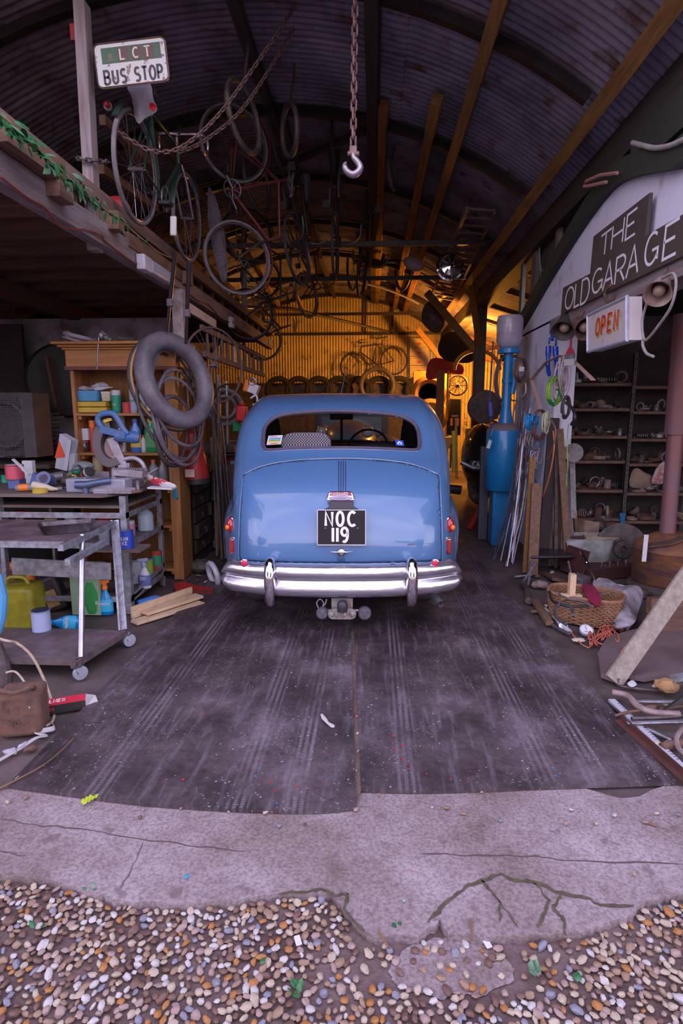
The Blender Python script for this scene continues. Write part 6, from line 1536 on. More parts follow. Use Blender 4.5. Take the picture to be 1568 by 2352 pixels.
# red tapered cylinder (old extinguisher)
fe = thing('fire_extinguisher', 'old red conical fire extinguisher with worn lettering beside the drawers', 'fire extinguisher', tuple(P(452, 1105, 5.3)), (0, -.06, 0))
b = M(); b.lathe([(.115, 0), (.118, .03), (.085, .42), (.07, .45), (.03, .48)], 26); obj('shell', b, mt('scratched_red_enamel', (.42, .025, .02), .35, 0, .8, (.14, .04, .03), 10, lo=.55, hi=.62), fe, 50, world=False)
b = M(); b.lathe([(.121, -.02), (.121, .028)], 26); obj('black_base', b, BLACK, fe, world=False)
b = M(); T = Matrix.Translation((-.065, -.105, .30)) @ Matrix.Rotation(PI/2+.1, 4, 'X'); text(b, 'DURO FIRE', T, .02, .2, .3); obj('worn_lettering', b, mt('faded_gilt', (.5, .35, .25), .5), fe, 0, world=False)
b = M(); b.box(P(436, 1087, 5.1), (.085, .01, .07)); solo('paper_square', b, mt('peach_card', (.55, .36, .30), .8), 'small pale peach card square below the red extinguisher', 'card')
# white painted post under the beam + brown post
b = M(); b.b2((-1.88, 5.55, 1.95), (-1.78, 5.65, 2.62)); b.beam((-1.83, 5.6, 0), (-1.83, 5.6, 2.0), .09, .09, up=(0, 1, 0)); solo('wooden_post', b, mt('flaking_white_post', (.42, .36, .38), .8, 0, .9, (.16, .09, .07), 6), 'flaking white-painted post under the loft beam beside the inner tube', 'post')
# drawers
DX = -1.74; DY0, DY1 = 5.50, 6.45
dz0, dz1 = .10, 1.02
dr = thing('drawer_cabinet', 'dark wooden bank of twelve small drawers beside the dresser', 'drawers', (-2.0, 5.95, 0))
DW = wood('dark_drawer_wood', (.075, .045, .04), (.035, .022, .02), 1); b = M(); b.b2((-2.35, DY0, 0), (DX-.02, DY1, dz1+.02)); obj('carcass', b, DW, dr)
for i in range(6):
    for j in range(2):
        y0 = DY0+.02+j*.465; z0 = dz0+i*(dz1-dz0)/6
        b = M(); b.b2((DX-.02, y0, z0+.008), (DX+.004+.03*((i*j+i) % 3 == 1), y0+.445, z0+.145)); d_ = obj('drawer', b, DW, dr, bevel=.004)
        xf_ = DX+.004+.03*((i*j+i) % 3 == 1)
        b = M(); b.torus((xf_+.012, y0+.22, z0+.062), (1, 0, 0), .026, .005, 14, 5); b.box((xf_+.003, y0+.22, z0+.085), (.006, .03, .02)); obj('ring_pull', b, STEEL, d_)
# wheel, handlebar and ladder between post and barn side
b = M(); c = P(492, 840, 5.8); t = thing('bicycle_wheel', 'old bicycle wheel with bent spokes hanging beside the white post', 'wheel', tuple(c)); b.torus(c, (.8, -.55, 0), .36, .012, 36, 6); obj('rim', b, mt('brown_rim', (.22, .15, .15), .5, .5), t, 60)
b = M(); u_ = V((.55, .8, 0)).normalized(); rg = random.Random(3)
for i in range(22): a = 2*PI*i/22+rg.uniform(-.1, .1); b.tube([c, c+u_*math.cos(a)*.35+V((0, 0, math.sin(a)*.35))], .0022, 3, caps=False)
b.tube([c-V((.8, -.55, 0))*.05, c+V((.8, -.55, 0))*.05], .018, 8); obj('spokes', b, RIMM, t, 0)
cable('handlebar', 'rusty handlebar with tan grip poking out beside the hanging wheel', [P(486, 903, 5.6), P(496, 897, 5.55), P(508, 886, 5.45), P(520, 878, 5.35)], .014, mt('tan_grip', (.30, .18, .14), .6), 'handlebar')
t = thing('wooden_ladder', 'wooden ladder lying on edge along the loft side towards the back wall', 'ladder', (-1.85, 8, 1.8))
la, lb_ = (PX(462, 752, -1.8), PX(606, 822, -1.8)); lc, ld = (PX(468, 812, -1.8), PX(606, 862, -1.8))
LADM = wood('dusty_ladder_wood', (.24, .18, .17), (.12, .08, .07), 1)
b = M(); b.beam(la, lb_, .035, .06); obj('stile', b, LADM, t); b = M(); b.beam(lc, ld, .035, .06); obj('stile', b, LADM, t)
for i in range(11):
    f = (i+.6)/11.3; f = f**1.0
    b = M(); b.tube([la.lerp(lb_, f), lc.lerp(ld, f)], .016, 8); obj('rung', b, mt('worn_bright_rung', (.50, .46, .48), .4, .3) if i == 4 else LADM, t)
# drill press, chainsaw and machine bits
dp = thing('pillar_drill', 'dusty pillar drill with round pulley guard behind the leaning poles', 'machine', tuple(P(520, 1100, 6.6)))
for nm, pp in (('column', [(500, 860), (500, 1080)]), ('quill', [(520, 885), (522, 1020)])):
    b = M(); b.tube([P(*pp[0], 6.6), P(*pp[1], 6.6)], .02, 10); obj(nm, b, STEEL, dp)
b = M(); b.torus(P(516, 935, 6.6), (.5, -1, 0), .19, .03, 28, 8); b.torus(P(516, 935, 6.55), (.5, -1, 0), .12, .02, 24, 8); obj('pulley_guard', b, GREYI, dp)
b = M(); b.box(P(514, 1030, 6.6), (.28, .2, .09)); b.lathe([(.15, 0), (.15, .02), (.001, .02)], 20, Matrix.Translation(P(520, 1045, 6.6))); obj('table', b, RUSTG, dp, bevel=.01)
b = M(); b.box(P(540, 1075, 6.7), (.18, .2, .35)); obj('motor', b, REDP, dp, bevel=.02)
cs = thing('chainsaw', 'orange and white chainsaw sitting high up left of the car roof', 'chainsaw', tuple(P(578, 900, 6.2)))
b = M(); b.box(P(572, 888, 6.2), (.10, .14, .13), rot3(0, .3, 0)); obj('cover', b, ORNG, cs, bevel=.02); b = M(); b.box(P(583, 893, 6.15), (.10, .12, .10), rot3(0, .4, 0)); b.tube(cat_rom([P(575, 915, 6.1), P(588, 908, 6.1), P(590, 925, 6.1), P(580, 930, 6.1)], 4), .012, 6); obj('body', b, WHITE, cs, bevel=.01); b = M(); b.torus(P(580, 877, 6.1), (0, 1, 0), .035, .012); obj('starter', b, STEEL, cs)
b = M(); b.box(P(555, 950, 6.0), (.10, .12, .16), rot3(0, .1, 0)); b.cyl(P(555, 932, 6.0), P(556, 925, 6.0), .03); solo('fuel_can', b, RED, 'bright red petrol can wedged left of the car roof', 'fuel can', bevel=.02)
b = M(); b.box(P(546, 980, 6.1), (.09, .1, .1)); solo('green_case', b, GREEN, 'small bright green case under the red petrol can', 'case', bevel=.01)
b = M(); b.box(P(545, 1062, 6.0), (.12, .1, .03)); solo('teal_plank', b, mt('teal_paint', (.02, .22, .28), .5), 'teal painted strip beside the left edge of the car', 'timber')
rg = random.Random(9)
for k in range(13):
    x0 = rg.uniform(480, 530); x1 = x0+rg.uniform(-8, 25); y1 = rg.uniform(1180, 1290); yy = rg.uniform(5.6, 6.6)
    a_ = P(x0, rg.uniform(880, 1040), yy); c_ = V((P(x1, y1, yy).x, yy, .02))
    b = M(); (b.tube([a_, c_], rg.uniform(.008, .016), 7) if k % 3 else b.beam(a_, c_, .05, .02)); solo('leaning_rod', b, (STEEL, WBROWN, RUSTG, GREYI)[k % 4], 'thin dusty rods and strips leaning in a bunch between the drawers and the car', 'rod', 'rods left of the car')
boxthing('grey_steel_plate', 'curved brown sheet leaning upright left of the car wing', 'sheet', tuple(P(510, 1170, 6.3)), (.3, .05, 1.0), RUSTG)
boxthing('bench_block', 'dark machine block behind the leaning rods', 'machine', (-1.75, 7.0, .6), (.5, .6, 1.1), RUSTG, bevel=.03)
tz = G(497, 1268); b = M(); b.box(tz+V((.1, .15, .04)), (.16, .12, .07), rot3(.3, .2, .4)); solo('yellow_packet', b, mt('dull_yellow_packet', (.50, .40, .06), .6), 'dull yellow packet on the floor left of the tail lamp', 'packet')
b = M(); b.ell(G(455, 1320)+V((0, .1, .05)), (.12, .1, .07), 12, 8, jit=.15); solo('leather_scraps', b, RUSTG, 'brown leather scraps heaped below the drawers', 'scrap')
b = M(); b.torus(G(487, 1345)+V((0, .05, .09)), (.8, .6, .2), .10, .025, 20, 8); solo('white_reel', b, WHITE, 'small white reel lying against the bumper end', 'reel')
# pine boards and the red dustpan
def lay(label, x0, y0, x1, y1, w, th, z, mat=PALEW, roll=(0, 0, 1)):
    a_, c_ = G(x0, y0, z), G(x1, y1, z); b = M(); b.beam(a_, c_, w, th, up=roll); solo('pine_board', b, mat, label, 'board', bevel=.002)
lay('pale pine board lying lowest of the three beside the trolley', 308, 1430, 462, 1384, .09, .022, .012)
lay('pale pine board lying on top of the lowest one', 330, 1408, 458, 1368, .10, .022, .045)
lay('pale pine board standing on edge behind the other two', 302, 1408, 440, 1360, .022, .09, .055)
b = M(); rp = [G(x, y, z) for x, y, z in ((398, 1340, .05), (425, 1335, .07), (450, 1345, .05), (490, 1350, .02), (488, 1364, .02), (445, 1362, .015), (405, 1362, .02))]
b.add(rp+[p+V((0, 0, -.012)) for p in rp], [tuple(range(7)), tuple(range(13, 6, -1))]+[(i, (i+1) % 7, (i+1) % 7+7, i+7) for i in range(7)]); solo('red_dustpan', b, REDP, 'broken red plastic dustpan on the floor left of the bumper', 'dustpan')
# ================================================================ back of the left bay
t = thing('mesh_grille_panel', 'wire mesh grille panel with round duct at the left picture edge', 'panel', tuple(P(25, 1050, 5.6)))
b = M(); x0_, x1_ = P(-60, 980, 5.6).x, P(57, 980, 5.6).x; z0_, z1_ = P(20, 1050, 5.6).z, P(20, 902, 5.6).z
for i in range(24): x = x0_+(x1_-x0_)*i/23; b.b2((x-.0015, 5.598, z0_), (x+.0015, 5.602, z1_))
for i in range(30): z = z0_+(z1_-z0_)*i/29; b.b2((x0_, 5.596, z-.0015), (x1_, 5.600, z+.0015))
obj('mesh', b, STEEL, t); b = M(); b.torus(P(10, 975, 5.66), (0, 1, 0), .22, .02, 36, 8); obj('duct_ring', b, GREYI, t); b = M(); b.b2((x1_-.02, 5.6, z0_), (x1_+.1, 5.9, z1_)); b.b2((x0_, 5.75, z0_), (x1_, 5.9, z1_)); obj('housing', b, mt('dull_grey_casing', (.13, .115, .13), .6, 0, .6, (.07, .055, .06), 5), t)
b = M(); b.lathe([(.40, -.06), (.43, -.03), (.43, .05), (.40, .08), (.2, .08), (.001, .08)], 36, Matrix.Translation(P(150, 875, 6.8)) @ Matrix.Rotation(PI/2, 4, 'X') @ Matrix.Rotation(.6, 4, 'Y')); solo('wheel_disc', b, BLACK, 'large dark wheel disc leaning on the whitewashed wall left of the cabinet', 'wheel')
b = M(); b.beam(P(112, 820, 6.5), P(138, 950, 6.5), .12, .03); solo('brown_board', b, WBROWNX, 'brown board leaning across the large dark wheel', 'board')
for k in range(9):
    b = M(); c = P(100, 1020-k*9, 6.2); b.box(c+V((rg.uniform(-.03, .03), 0, 0)), (.30, .2, .022), rot3(0, rg.uniform(-.12, .12), 0)); solo('folded_sack', b, CARD if k % 2 else WGREY, 'flat folded sacks piled in a slumping stack left of the cabinet', 'sack', 'stack of folded sacks')
b = M(); b.b2((-4.2, 5.5, P(50, 1060, 5.6).z-.06), (P(125, 1060, 5.6).x, 6.4, P(50, 1060, 5.6).z-.02)); solo('side_bench', b, wood('dark_side_bench', (.10, .07, .06), (.05, .035, .03), 0), 'dark dusty bench top carrying the mesh grille at the left', 'bench')
b = M(); b.b2((-4.0, 5.6, 0), (-3.0, 6.3, P(50, 1060, 5.6).z-.07)); solo('dark_cupboard', b, DARK, 'dark cupboard under the side bench at the left', 'cupboard')
b = M(); b.ell(P(107, 1030, 6.2), (.14, .14, .12), 14, 8, jit=.08); solo('wrapped_ball', b, RUSTG, 'dark round bundle on the side bench left of the white board', 'bundle')
boxthing('dark_upright', 'dark upright cupboard door at the far left behind the grille', 'door', (P(25, 830, 6.8).x, 6.8, 1.7), (.35, .06, 1.6), WDARK)
# ================================================================ near left foot of the picture
iw = thing('iron_weight', 'rusty iron half-hundredweight block with ring handle at the lower left', 'weight', tuple(G(45, 1700)), (0, 0, .25))
b = M(); b.box((0, .09, .11), (.19, .15, .22)); obj('block', b, RUST, iw, world=False, bevel=.025, seg=3)
b = M(); b.tube(cat_rom([(-.07, .06, .22), (-.075, .02, .245), (0, -.01, .24), (.06, .02, .245), (.06, .07, .22)], 5), .011, 8); obj('ring_handle', b, RUST, iw, world=False)
b = M(); T = Matrix.Translation((-.045, .013, .12)) @ Matrix.Rotation(PI/2, 4, 'X'); text(b, '1 2', T, .035, .2); text(b, '56', T @ Matrix.Translation((0, -.055, 0)), .038, .2, depth=.004); obj('raised_numbers', b, RUST, iw, 0, world=False)
rb = thing('red_and_black_carton', 'long red and black printed carton lying on the floor at the lower left', 'box', tuple(G(128, 1640)), (0, 0, .42))
b = M(); b.box((0, .03, .03), (.28, .06, .055)); bx_ = obj('carton', b, lab((.62, .03, .06), 'bright_red_carton'), rb, world=False)
b = M(); b.box((0, -.0012, .026), (.28, .002, .045)); obj('black_side', b, BLACK, bx_, world=False)
b = M(); text(b, 'OCOLNEX', Matrix.Translation((-.09, .012, .0578)), .03, .3, .35, .8); obj('printed_word', b, INKW, bx_, 0, world=False)
b = M(); text(b, 'OCOLNEX', Matrix.Translation((-.08, -.0022, .02)) @ Matrix.Rotation(PI/2, 4, 'X'), .014, .3, .35); obj('printed_word', b, LRD, bx_, 0, world=False)
b = M(); b.add([(.14, .0, .01), (.14, .06, .01), (.19, .055, .03), (.2, .02, .012), (.14, 0, .055), (.14, .06, .055), (.185, .04, .05)], [(0, 3, 2, 1), (4, 6, 5), (0, 4, 6, 3), (1, 2, 6, 5), (3, 6, 2)]); obj('torn_flap', b, mt('grey_card', (.45, .43, .45), .8), rb, 0, world=False)
ROPE = mt('pale_weathered_rope', (.48, .38, .30), .8, 0, .7, (.25, .17, .12), 40)
cable('stiff_rope', 'long stiff pale rope arching in front of the trolley at the left', [G(-60, 1470, .1)+V((0, 0, .1)), P(0, 1467, 2.75), P(40, 1478, 2.75), P(75, 1510, 2.75), P(103, 1565, 2.74), P(122, 1620, 2.7), P(125, 1640, 2.65), G(118, 1660, .01), G(95, 1672, .01)], .0075, ROPE, 'rope')
cable('stiff_rope', 'short stiff rope end bending down behind the iron weight', [P(14, 1545, 2.7), P(35, 1543, 2.7), P(55, 1565, 2.68), P(66, 1595, 2.66), G(68, 1625, .15)], .006, ROPE, 'rope')
cable('flat_strap', 'pale flat webbing strap twisted on the floor beside the iron weight', [G(-20, 1756, .01), G(40, 1722, .012), G(82, 1695, .02), G(104, 1690, .01), G(84, 1682, .02), G(100, 1678, .02), G(125, 1672, .015), G(118, 1662, .01)], .013, mt('grey_webbing', (.40, .38, .38), .8), 'strap', flat=.12)
cable('bare_twig', 'long thin bare twig lying over the corner of the left board', [G(-30, 1825, .02), G(40, 1790, .03), G(100, 1757, .03), G(140, 1725, .03), G(170, 1695, .022)], .0035, WBROWN, 'twig')
b = M(); b.tube([P(-6, 1320, 3.2), P(6, 1370, 3.2), P(2, 1420, 3.2), P(-8, 1450, 3.2)], .03, 10); solo('blue_hose', b, CYAN, 'light blue hose end at the left picture edge', 'hose')
b = M(); b.tube([P(-10, 1480, 3.0), P(6, 1520, 3.0), P(14, 1560, 2.9), G(10, 1600, .02)], .035, 10); solo('iron_lever', b, RUSTG, 'rusty iron pipe stub rising at the left picture edge', 'pipe')
lf = M(); lc_ = G(202, 1842, .01)
for i in range(7): leaf(lf, lc_+V((-.012+.004*i, -.02+.006*i, .004)), V((.5*(-1)**i, .7, .25)), .026, .010, V((0, 0, 1)))
solo('fallen_leaf', lf, mt('yellow_green_leaf', (.40, .48, .03), .5), 'curled yellow-green leaf on the concrete below the left board', 'leaf')

# ================================================================ RIGHT SIDE
SX = WX-.035
BOARDM = mt('dark_brown_sign_board', (.075, .055, .048), .6, 0, .5, (.11, .085, .075), 5)
def boardpt(px, py): p = PX(px, py, SX); return (-p.y, p.z)
ol = [boardpt(*q) for q in ((1293, 722), (1298, 661), (1361, 628), (1369, 543), (1500, 442), (1490, 541), (1568, 497))]
y_near = -2.72; k_ = (ol[6][1]-ol[5][1])/(ol[6][0]-ol[5][0]); ol.append((y_near, ol[6][1]+k_*(y_near-ol[6][0])))
bl_ = boardpt(1568, 592); k_ = (bl_[1]-ol[0][1])/(bl_[0]-ol[0][0]); ol.append((y_near, ol[0][1]+k_*(y_near-ol[0][0])))
TB_ = Matrix(((0, 0, -1, SX), (-1, 0, 0, 0), (0, 1, 0, 0), (0, 0, 0, 1)))
ts = thing('painted_name_board', 'dark stepped board painted THE OLD GARAGE in white on the white wall', 'sign', (SX, 4, 2.4))
b = M(); b.prism(ol, .022, TB_); obj('board', b, BOARDM, ts, bevel=.002)
for ch, x0, x1, yt, yb in (('T', 1386, 1410, 535, 582), ('H', 1413, 1440, 511, 562), ('E', 1446, 1469, 488, 542), ('O', 1304, 1324, 661, 707), ('L', 1326, 1338, 650, 702), ('D', 1341, 1360, 640, 694),
                         ('G', 1367, 1391, 619, 670), ('A', 1393, 1417, 603, 660), ('R', 1421, 1444, 588, 646), ('A', 1448, 1476, 566, 630), ('G', 1490, 1521, 537, 605), ('E', 1534, 1566, 513, 587)):
    ym = (yt+yb)/2; xm = (x0+x1)/2; yl, yr = PX(x0, ym, SX).y, PX(x1, ym, SX).y; z1, z0 = PX(xm, yt, SX).z, PX(xm, yb, SX).z
    h_ = z1-z0; wd = max(p[0] for q in GL[ch] for p in q); w_ = (yl-yr)/(wd*h_/1.5+1e-6)
    b = M(); text(b, ch, Matrix(((0, 0, -1, SX-.022), (-1, 0, 0, yl), (0, 1, 0, z0), (0, 0, 0, 1))), h_, .15, sx=w_*.92, ital=.06, depth=.0015); obj('painted_letter', b, WPL, ts, 0)
# OPEN sign
OX = 1.56
A_, B_, C_, D_ = PX(1350, 808, OX), PX(1440, 781, OX), PX(1440, 681, OX), PX(1350, 724, OX)
os_ = thing('open_sign', 'white boxed hanging sign reading OPEN in red letters', 'sign', tuple((A_+C_)/2))
th = V((.09, 0, 0)); b = M(); b.add([A_, B_, C_, D_, A_+th, B_+th, C_+th, D_+th], [(0, 1, 2, 3), (7, 6, 5, 4), (0, 4, 5, 1), (1, 5, 6, 2), (2, 6, 7, 3), (3, 7, 4, 0)]); obj('sign_box', b, mt('cream_sign_face', (.56, .50, .50), .5, 0, .6, (.25, .18, .16), 14, lo=.6, hi=.68), os_)
b = M(); b.tube([A_, B_, C_, D_], .012, 6, True); obj('sign_frame', b, mt('pale_blue_frame', (.48, .50, .62), .45, .2, .4, (.25, .2, .2), 14), os_)
w_ = (B_-A_).length; h_ = (D_-A_).length
T = frame(A_+V((-.002, 0, 0)), B_-A_, D_-A_)
for dx, dy, m_, dd in ((.012, -.012, mt('mustard_paint', (.55, .30, .06), .5), .001), (0, 0, mt('red_sign_paint', (.48, .04, .03), .5), .0025)):
    b = M(); x = w_*.20
    for ch in 'OPEN':
        text(b, ch, T @ Matrix.Translation((x+dx, h_*.36+dy, 0)), h_*.40, .26, sx=.95, serif=.16 if ch != 'O' else 0, depth=dd); x += w_*.158
    obj('sign_word', b, m_, os_, 0)
# hook and flood lamps under the lintel
cable('iron_hook', 'rusty iron hook on the lintel above the OPEN sign', [PX(1403, 655, 1.62), PX(1390, 672, 1.62), PX(1392, 690, 1.62), PX(1404, 694, 1.62), PX(1410, 680, 1.62)], .012, RUST, 'hook')
for k, (px, py, X_, r, dr, lb_) in enumerate(((1513, 668, 1.62, .075, (-.35, -.5, -.45), 'rusty white conical lamp at the top right beside the OPEN sign'), (1340, 752, 1.60, .085, (.1, -.75, -.35), 'brown round lamp hanging left of the OPEN sign, nearest it'), (1296, 752, 1.66, .10, (-.3, -.5, -.6), 'brown fluted lamp shade hanging over the blue clamps'))):
    c = PX(px, py, X_); d_ = V(dr).normalized(); T = Matrix.Translation(c) @ d_.to_track_quat('Z', 'Y').to_matrix().to_4x4()
    lm = thing('flood_lamp', lb_, 'lamp', tuple(c)); mm = (mt('rusted_cream_enamel', (.38, .28, .25), .6, 0, .8, (.16, .08, .06), 12), RUST, RUSTG)[k]
    b = M(); b.lathe([(r*.45, -r*1.4), (r*.6, -r*1.3), (r*.7, -r*.6), (r, r*.5), (r*1.03, r*.55), (r*.95, r*.5), (r*.6, -r*.4)], 24, T, False); b.lathe([(r*.001, -r*1.42), (r*.45, -r*1.4)], 24, T, False); obj('shade', b, mm, lm, 50)
    b = M(); b.ell(T @ V((0, 0, r*.0)), r*.45, 12, 8); obj('bulb', b, mt('dusty_unlit_glass', (.32, .22, .18), .25), lm, 60); b = M(); b.tube([T @ V((0, 0, -r*1.3)), T @ V((0, 0, -r*1.3))+V((.04, .0, .09))], .012, 6); obj('lamp_bracket', b, RUST, lm)
LWC = mt('dusty_pale_cable', (.34, .30, .30), .6, 0, .5, (.2, .15, .15), 20); BRC = mt('dusty_brown_cable', (.13, .09, .085), .6, 0, .5, (.2, .15, .15), 20)
cable('looped_flex', 'pale looped flex hanging from the lamp at the right edge', [PX(x, y, 1.6) for x, y in ((1520, 640), (1545, 628), (1552, 655), (1540, 705), (1510, 750), (1488, 777), (1478, 778), (1474, 740), (1482, 705), (1493, 680))], .008, LWC)
cable('looped_flex', 'short curled flex end hanging below the long loop at the right', [PX(x, y, 1.6) for x, y in ((1476, 778), (1476, 795), (1485, 812), (1500, 819))], .009, LWC)
cable('draped_cable', 'thick pale cable draped along the top boarding of the white wall', [PX(x, y, 1.64) for x, y in ((1452, 328), (1478, 335), (1505, 340), (1545, 332), (1600, 305))], .016, LWC)
for k, pl in enumerate((((1520, 165), (1500, 230), (1485, 300), (1487, 322)), ((1545, 180), (1510, 250), (1500, 300), (1497, 322)), ((1568, 130), (1450, 250), (1350, 360), (1240, 470)), ((1244, 480), (1238, 560), (1242, 650)), ((1300, 430), (1270, 480), (1255, 510), (1240, 540), (1243, 620), (1268, 600)))):
    cable('thin_cord', 'thin pale cords strung on the dark wall above the white one', [PX(x, y, 1.8) for x, y in pl], .007, LWC if k != 2 else BRC, group='cords above the white wall')
b = M(); q = [PX(x, y, 1.6) for x, y in ((1417, 397), (1378, 402), (1346, 416), (1341, 428), (1352, 427), (1392, 418))]; b.tube(q, .012, 6); solo('pink_bracket', b, mt('salmon_paint', (.42, .20, .17), .6), 'salmon-pink bent bracket on the dark boarding above the white wall', 'bracket')
# ---------------- blue hand pump
hx_, hy_ = 1.46, 6.62
def zpx(py, Y=hy_, px=1150): return P(px, py, Y).z
hpz = thing('hand_pump', 'tall bright blue hand-operated fuel pump with pale glass globe', 'petrol pump', (hx_, hy_, 0))
PB = mt('chipped_bright_blue_paint', (.010, .21, .50), .35, 0, .35, (.05, .12, .22), 9, coat=.4, lo=.5, hi=.75)
T0 = Matrix.Translation((hx_, hy_, 0)); b = M()
b.b2((hx_-.12, hy_-.11, 0), (hx_+.10, hy_+.11, zpx(1125))); obj('pedestal', b, PB, hpz, bevel=.012)
z0, z1 = zpx(1125), zpx(990); b = M(); b.lathe([(.19, z0), (.20, z0+.01), (.20, z1), (.195, z1+.01), (.001, z1+.01)], 32, T0); obj('drum', b, PB, hpz, 50)
b = M(); b.lathe([(.196, z1+.008), (.17, z1+.05), (.10, z1+.085), (.06, z1+.09)], 32, T0); obj('drum_top', b, mt('dusty_mauve_dome', (.20, .15, .17), .8), hpz, 60)
zt = zpx(812); b = M(); b.lathe([(.085, z1+.07), (.07, z1+.15), (.05, z1+.28), (.048, zt-.02), (.05, zt)], 20, T0); b.tube([(hx_+.06, hy_-.03, zt-.05), (hx_+.07, hy_-.03, zpx(880)), (hx_+.05, hy_-.03, zpx(905))], .03, 10); b.cyl((hx_, hy_, zpx(870)), (hx_, hy_, zpx(880)), .06); obj('column', b, PB, hpz, 50)
b = M(); zg0, zg1 = zpx(800), zpx(724); b.lathe([(.11, zt-.005), (.12, zt), (.12, zg0-.01), (.10, zg0)], 28, T0); obj('collar', b, PB, hpz, 50)
b = M(); b.lathe([(.09, zg0-.005), (.115, zg0+.03), (.135, zg0+.07), (.14, zg1-.05), (.125, zg1-.01), (.06, zg1), (.001, zg1)], 28, T0); 
for q in range(2): b.lathe([(.142, zg0+.15+q*.1), (.142, zg0+.155+q*.1)], 28, T0, False)
obj('globe', b, mt('milky_globe', (.40, .36, .46), .3, 0, .6, (.28, .24, .28), 5, coat=.4), hpz, 60)
t_ = XY(1123, 6.4, zpx(1018)); b = M(); b.box(t_, (.035, .01, .09), rot3(0, .25, 0)); b.tube([t_+V((0, 0, .04)), XY(1131, 6.4, zpx(985))], .003, 5); solo('white_tag', b, WHITE, 'small white tag hanging on the front of the blue drum', 'tag')
cable('pump_cord', 'blue and dark cord with plug hanging left of the blue pump', [XY(px, 6.35, zpx(py)) for px, py in ((1132, 790), (1128, 860), (1124, 930), (1127, 970), (1124, 1005))], .008, mt('navy_cord', (.04, .05, .16), .6))
b = M(); b.cyl(XY(1125, 6.33, zpx(925)), XY(1127, 6.33, zpx(955)), .025); solo('blue_plug', b, mt('indigo_plastic', (.06, .06, .28), .4), 'indigo plug hanging on the cord left of the pump column', 'plug')
boxthing('grey_back_post', 'dark slate board standing right behind the blue pump pedestal', 'board', (hx_-.16, hy_+.25, .55), (.10, .06, 1.1), mt('slate_board', (.08, .08, .11), .7))
fx = G(1078, 1215); t = thing('fire_extinguisher', 'red fire extinguisher leaning on the floor left of the pump foot', 'fire extinguisher', tuple(fx), (0, .42, 0)); b = M(); b.lathe([(.05, 0), (.055, .02), (.055, .30), (.04, .36), (.02, .38)], 16); obj('cylinder', b, REDP, t, 50, world=False); b = M(); b.box((0, 0, .40), (.09, .03, .03)); obj('valve', b, BLACK, t, world=False)
# ---------------- things hung on the white pier (its face looks towards the car)
HX = WX-.08
def h(px, py, X=HX): return PX(px, py, X)
def hcoil(lb_, px, py, wpx, r, mat, turns=4, zs=1.0, sx=None, seed=1, X=HX, tail=None, jit=.012, ax=(.75, -.66, 0)):
    c = h(px, py, X); dpt = proj(c)[2]; R_ = wpx/2*dpt/FPX
    return coil('cable_coil', lb_, c, ax, R_, r, turns, mat, jit, sx or 1.0, None, 'cable', tail, seed, zs)
GY = mt('green_yellow_wire', (.22, .48, .03), .45, 0, 1, (.02, .28, .08), 7, lo=.48, hi=.52)
WH_ = mt('dusty_white_wire', (.52, .42, .46), .5); CRM = mt('cream_green_wire', (.50, .52, .36), .5); BLR = mt('sky_blue_rope', (.01, .30, .72), .5)
ORC = mt('terracotta_cable', (.50, .17, .09), .5); COP = mt('brown_copper_cable', (.24, .11, .08), .5)
hcoil('green and yellow striped earth wire coil hanging on the white pier', 1273, 899, 62, .0055, GY, 6, seed=3, X=HX-.08)
hcoil('white wire hank hanging behind the green and yellow coil', 1290, 862, 46, .005, WH_, 9, zs=1.5, seed=4, jit=.03)
hcoil('white flex coil showing through the green and yellow coil', 1285, 898, 52, .006, WH_, 4, seed=14, jit=.02)
hcoil('dark brown cable coil with a white plug right of the pump column', 1196, 850, 50, .008, BRC, 6, seed=5, X=HX-.12)
hcoil('yellow reel rim behind the dark brown coil', 1200, 862, 44, .014, YELL, 1, seed=6, X=HX-.02)
hcoil('grey-brown cable bundle looped round the pump column', 1155, 870, 60, .009, BRC, 5, zs=1.6, seed=7, X=1.42)
hcoil('thin grey wires in a slack coil below the yellow reel', 1205, 900, 54, .0045, LWC, 5, seed=8, jit=.04)
hcoil('sky blue rope bundle hanging below the green and yellow coil', 1222, 968, 34, .011, BLR, 5, zs=.8, seed=9, jit=.03, X=HX-.1)
hcoil('cream and green wire hank beside the sky blue rope', 1254, 966, 16, .006, CRM, 7, zs=2.2, seed=10, jit=.012, X=HX-.1)
hcoil('brown copper cable loop behind the blue rope', 1240, 975, 60, .009, COP, 3, zs=1.1, seed=11)
hcoil('pale frayed string ball under the blue rope', 1222, 1010, 22, .007, LWC, 7, seed=12, jit=.03, X=HX-.06)
hcoil('twisted cream wire loops low on the pier', 1232, 1058, 30, .006, WH_, 5, zs=1.3, seed=13, jit=.03)
hcoil('thin black rubber hose loop at the edge of the opening', 1300, 935, 44, .012, RUBBER, 2, zs=1.2, seed=15, X=HX+.05)
b = M(); b.box(h(1197, 848, HX-.16), (.05, .04, .05)); solo('white_plug', b, WHITE, 'white plug sitting in the dark brown cable coil', 'plug', bevel=.006)
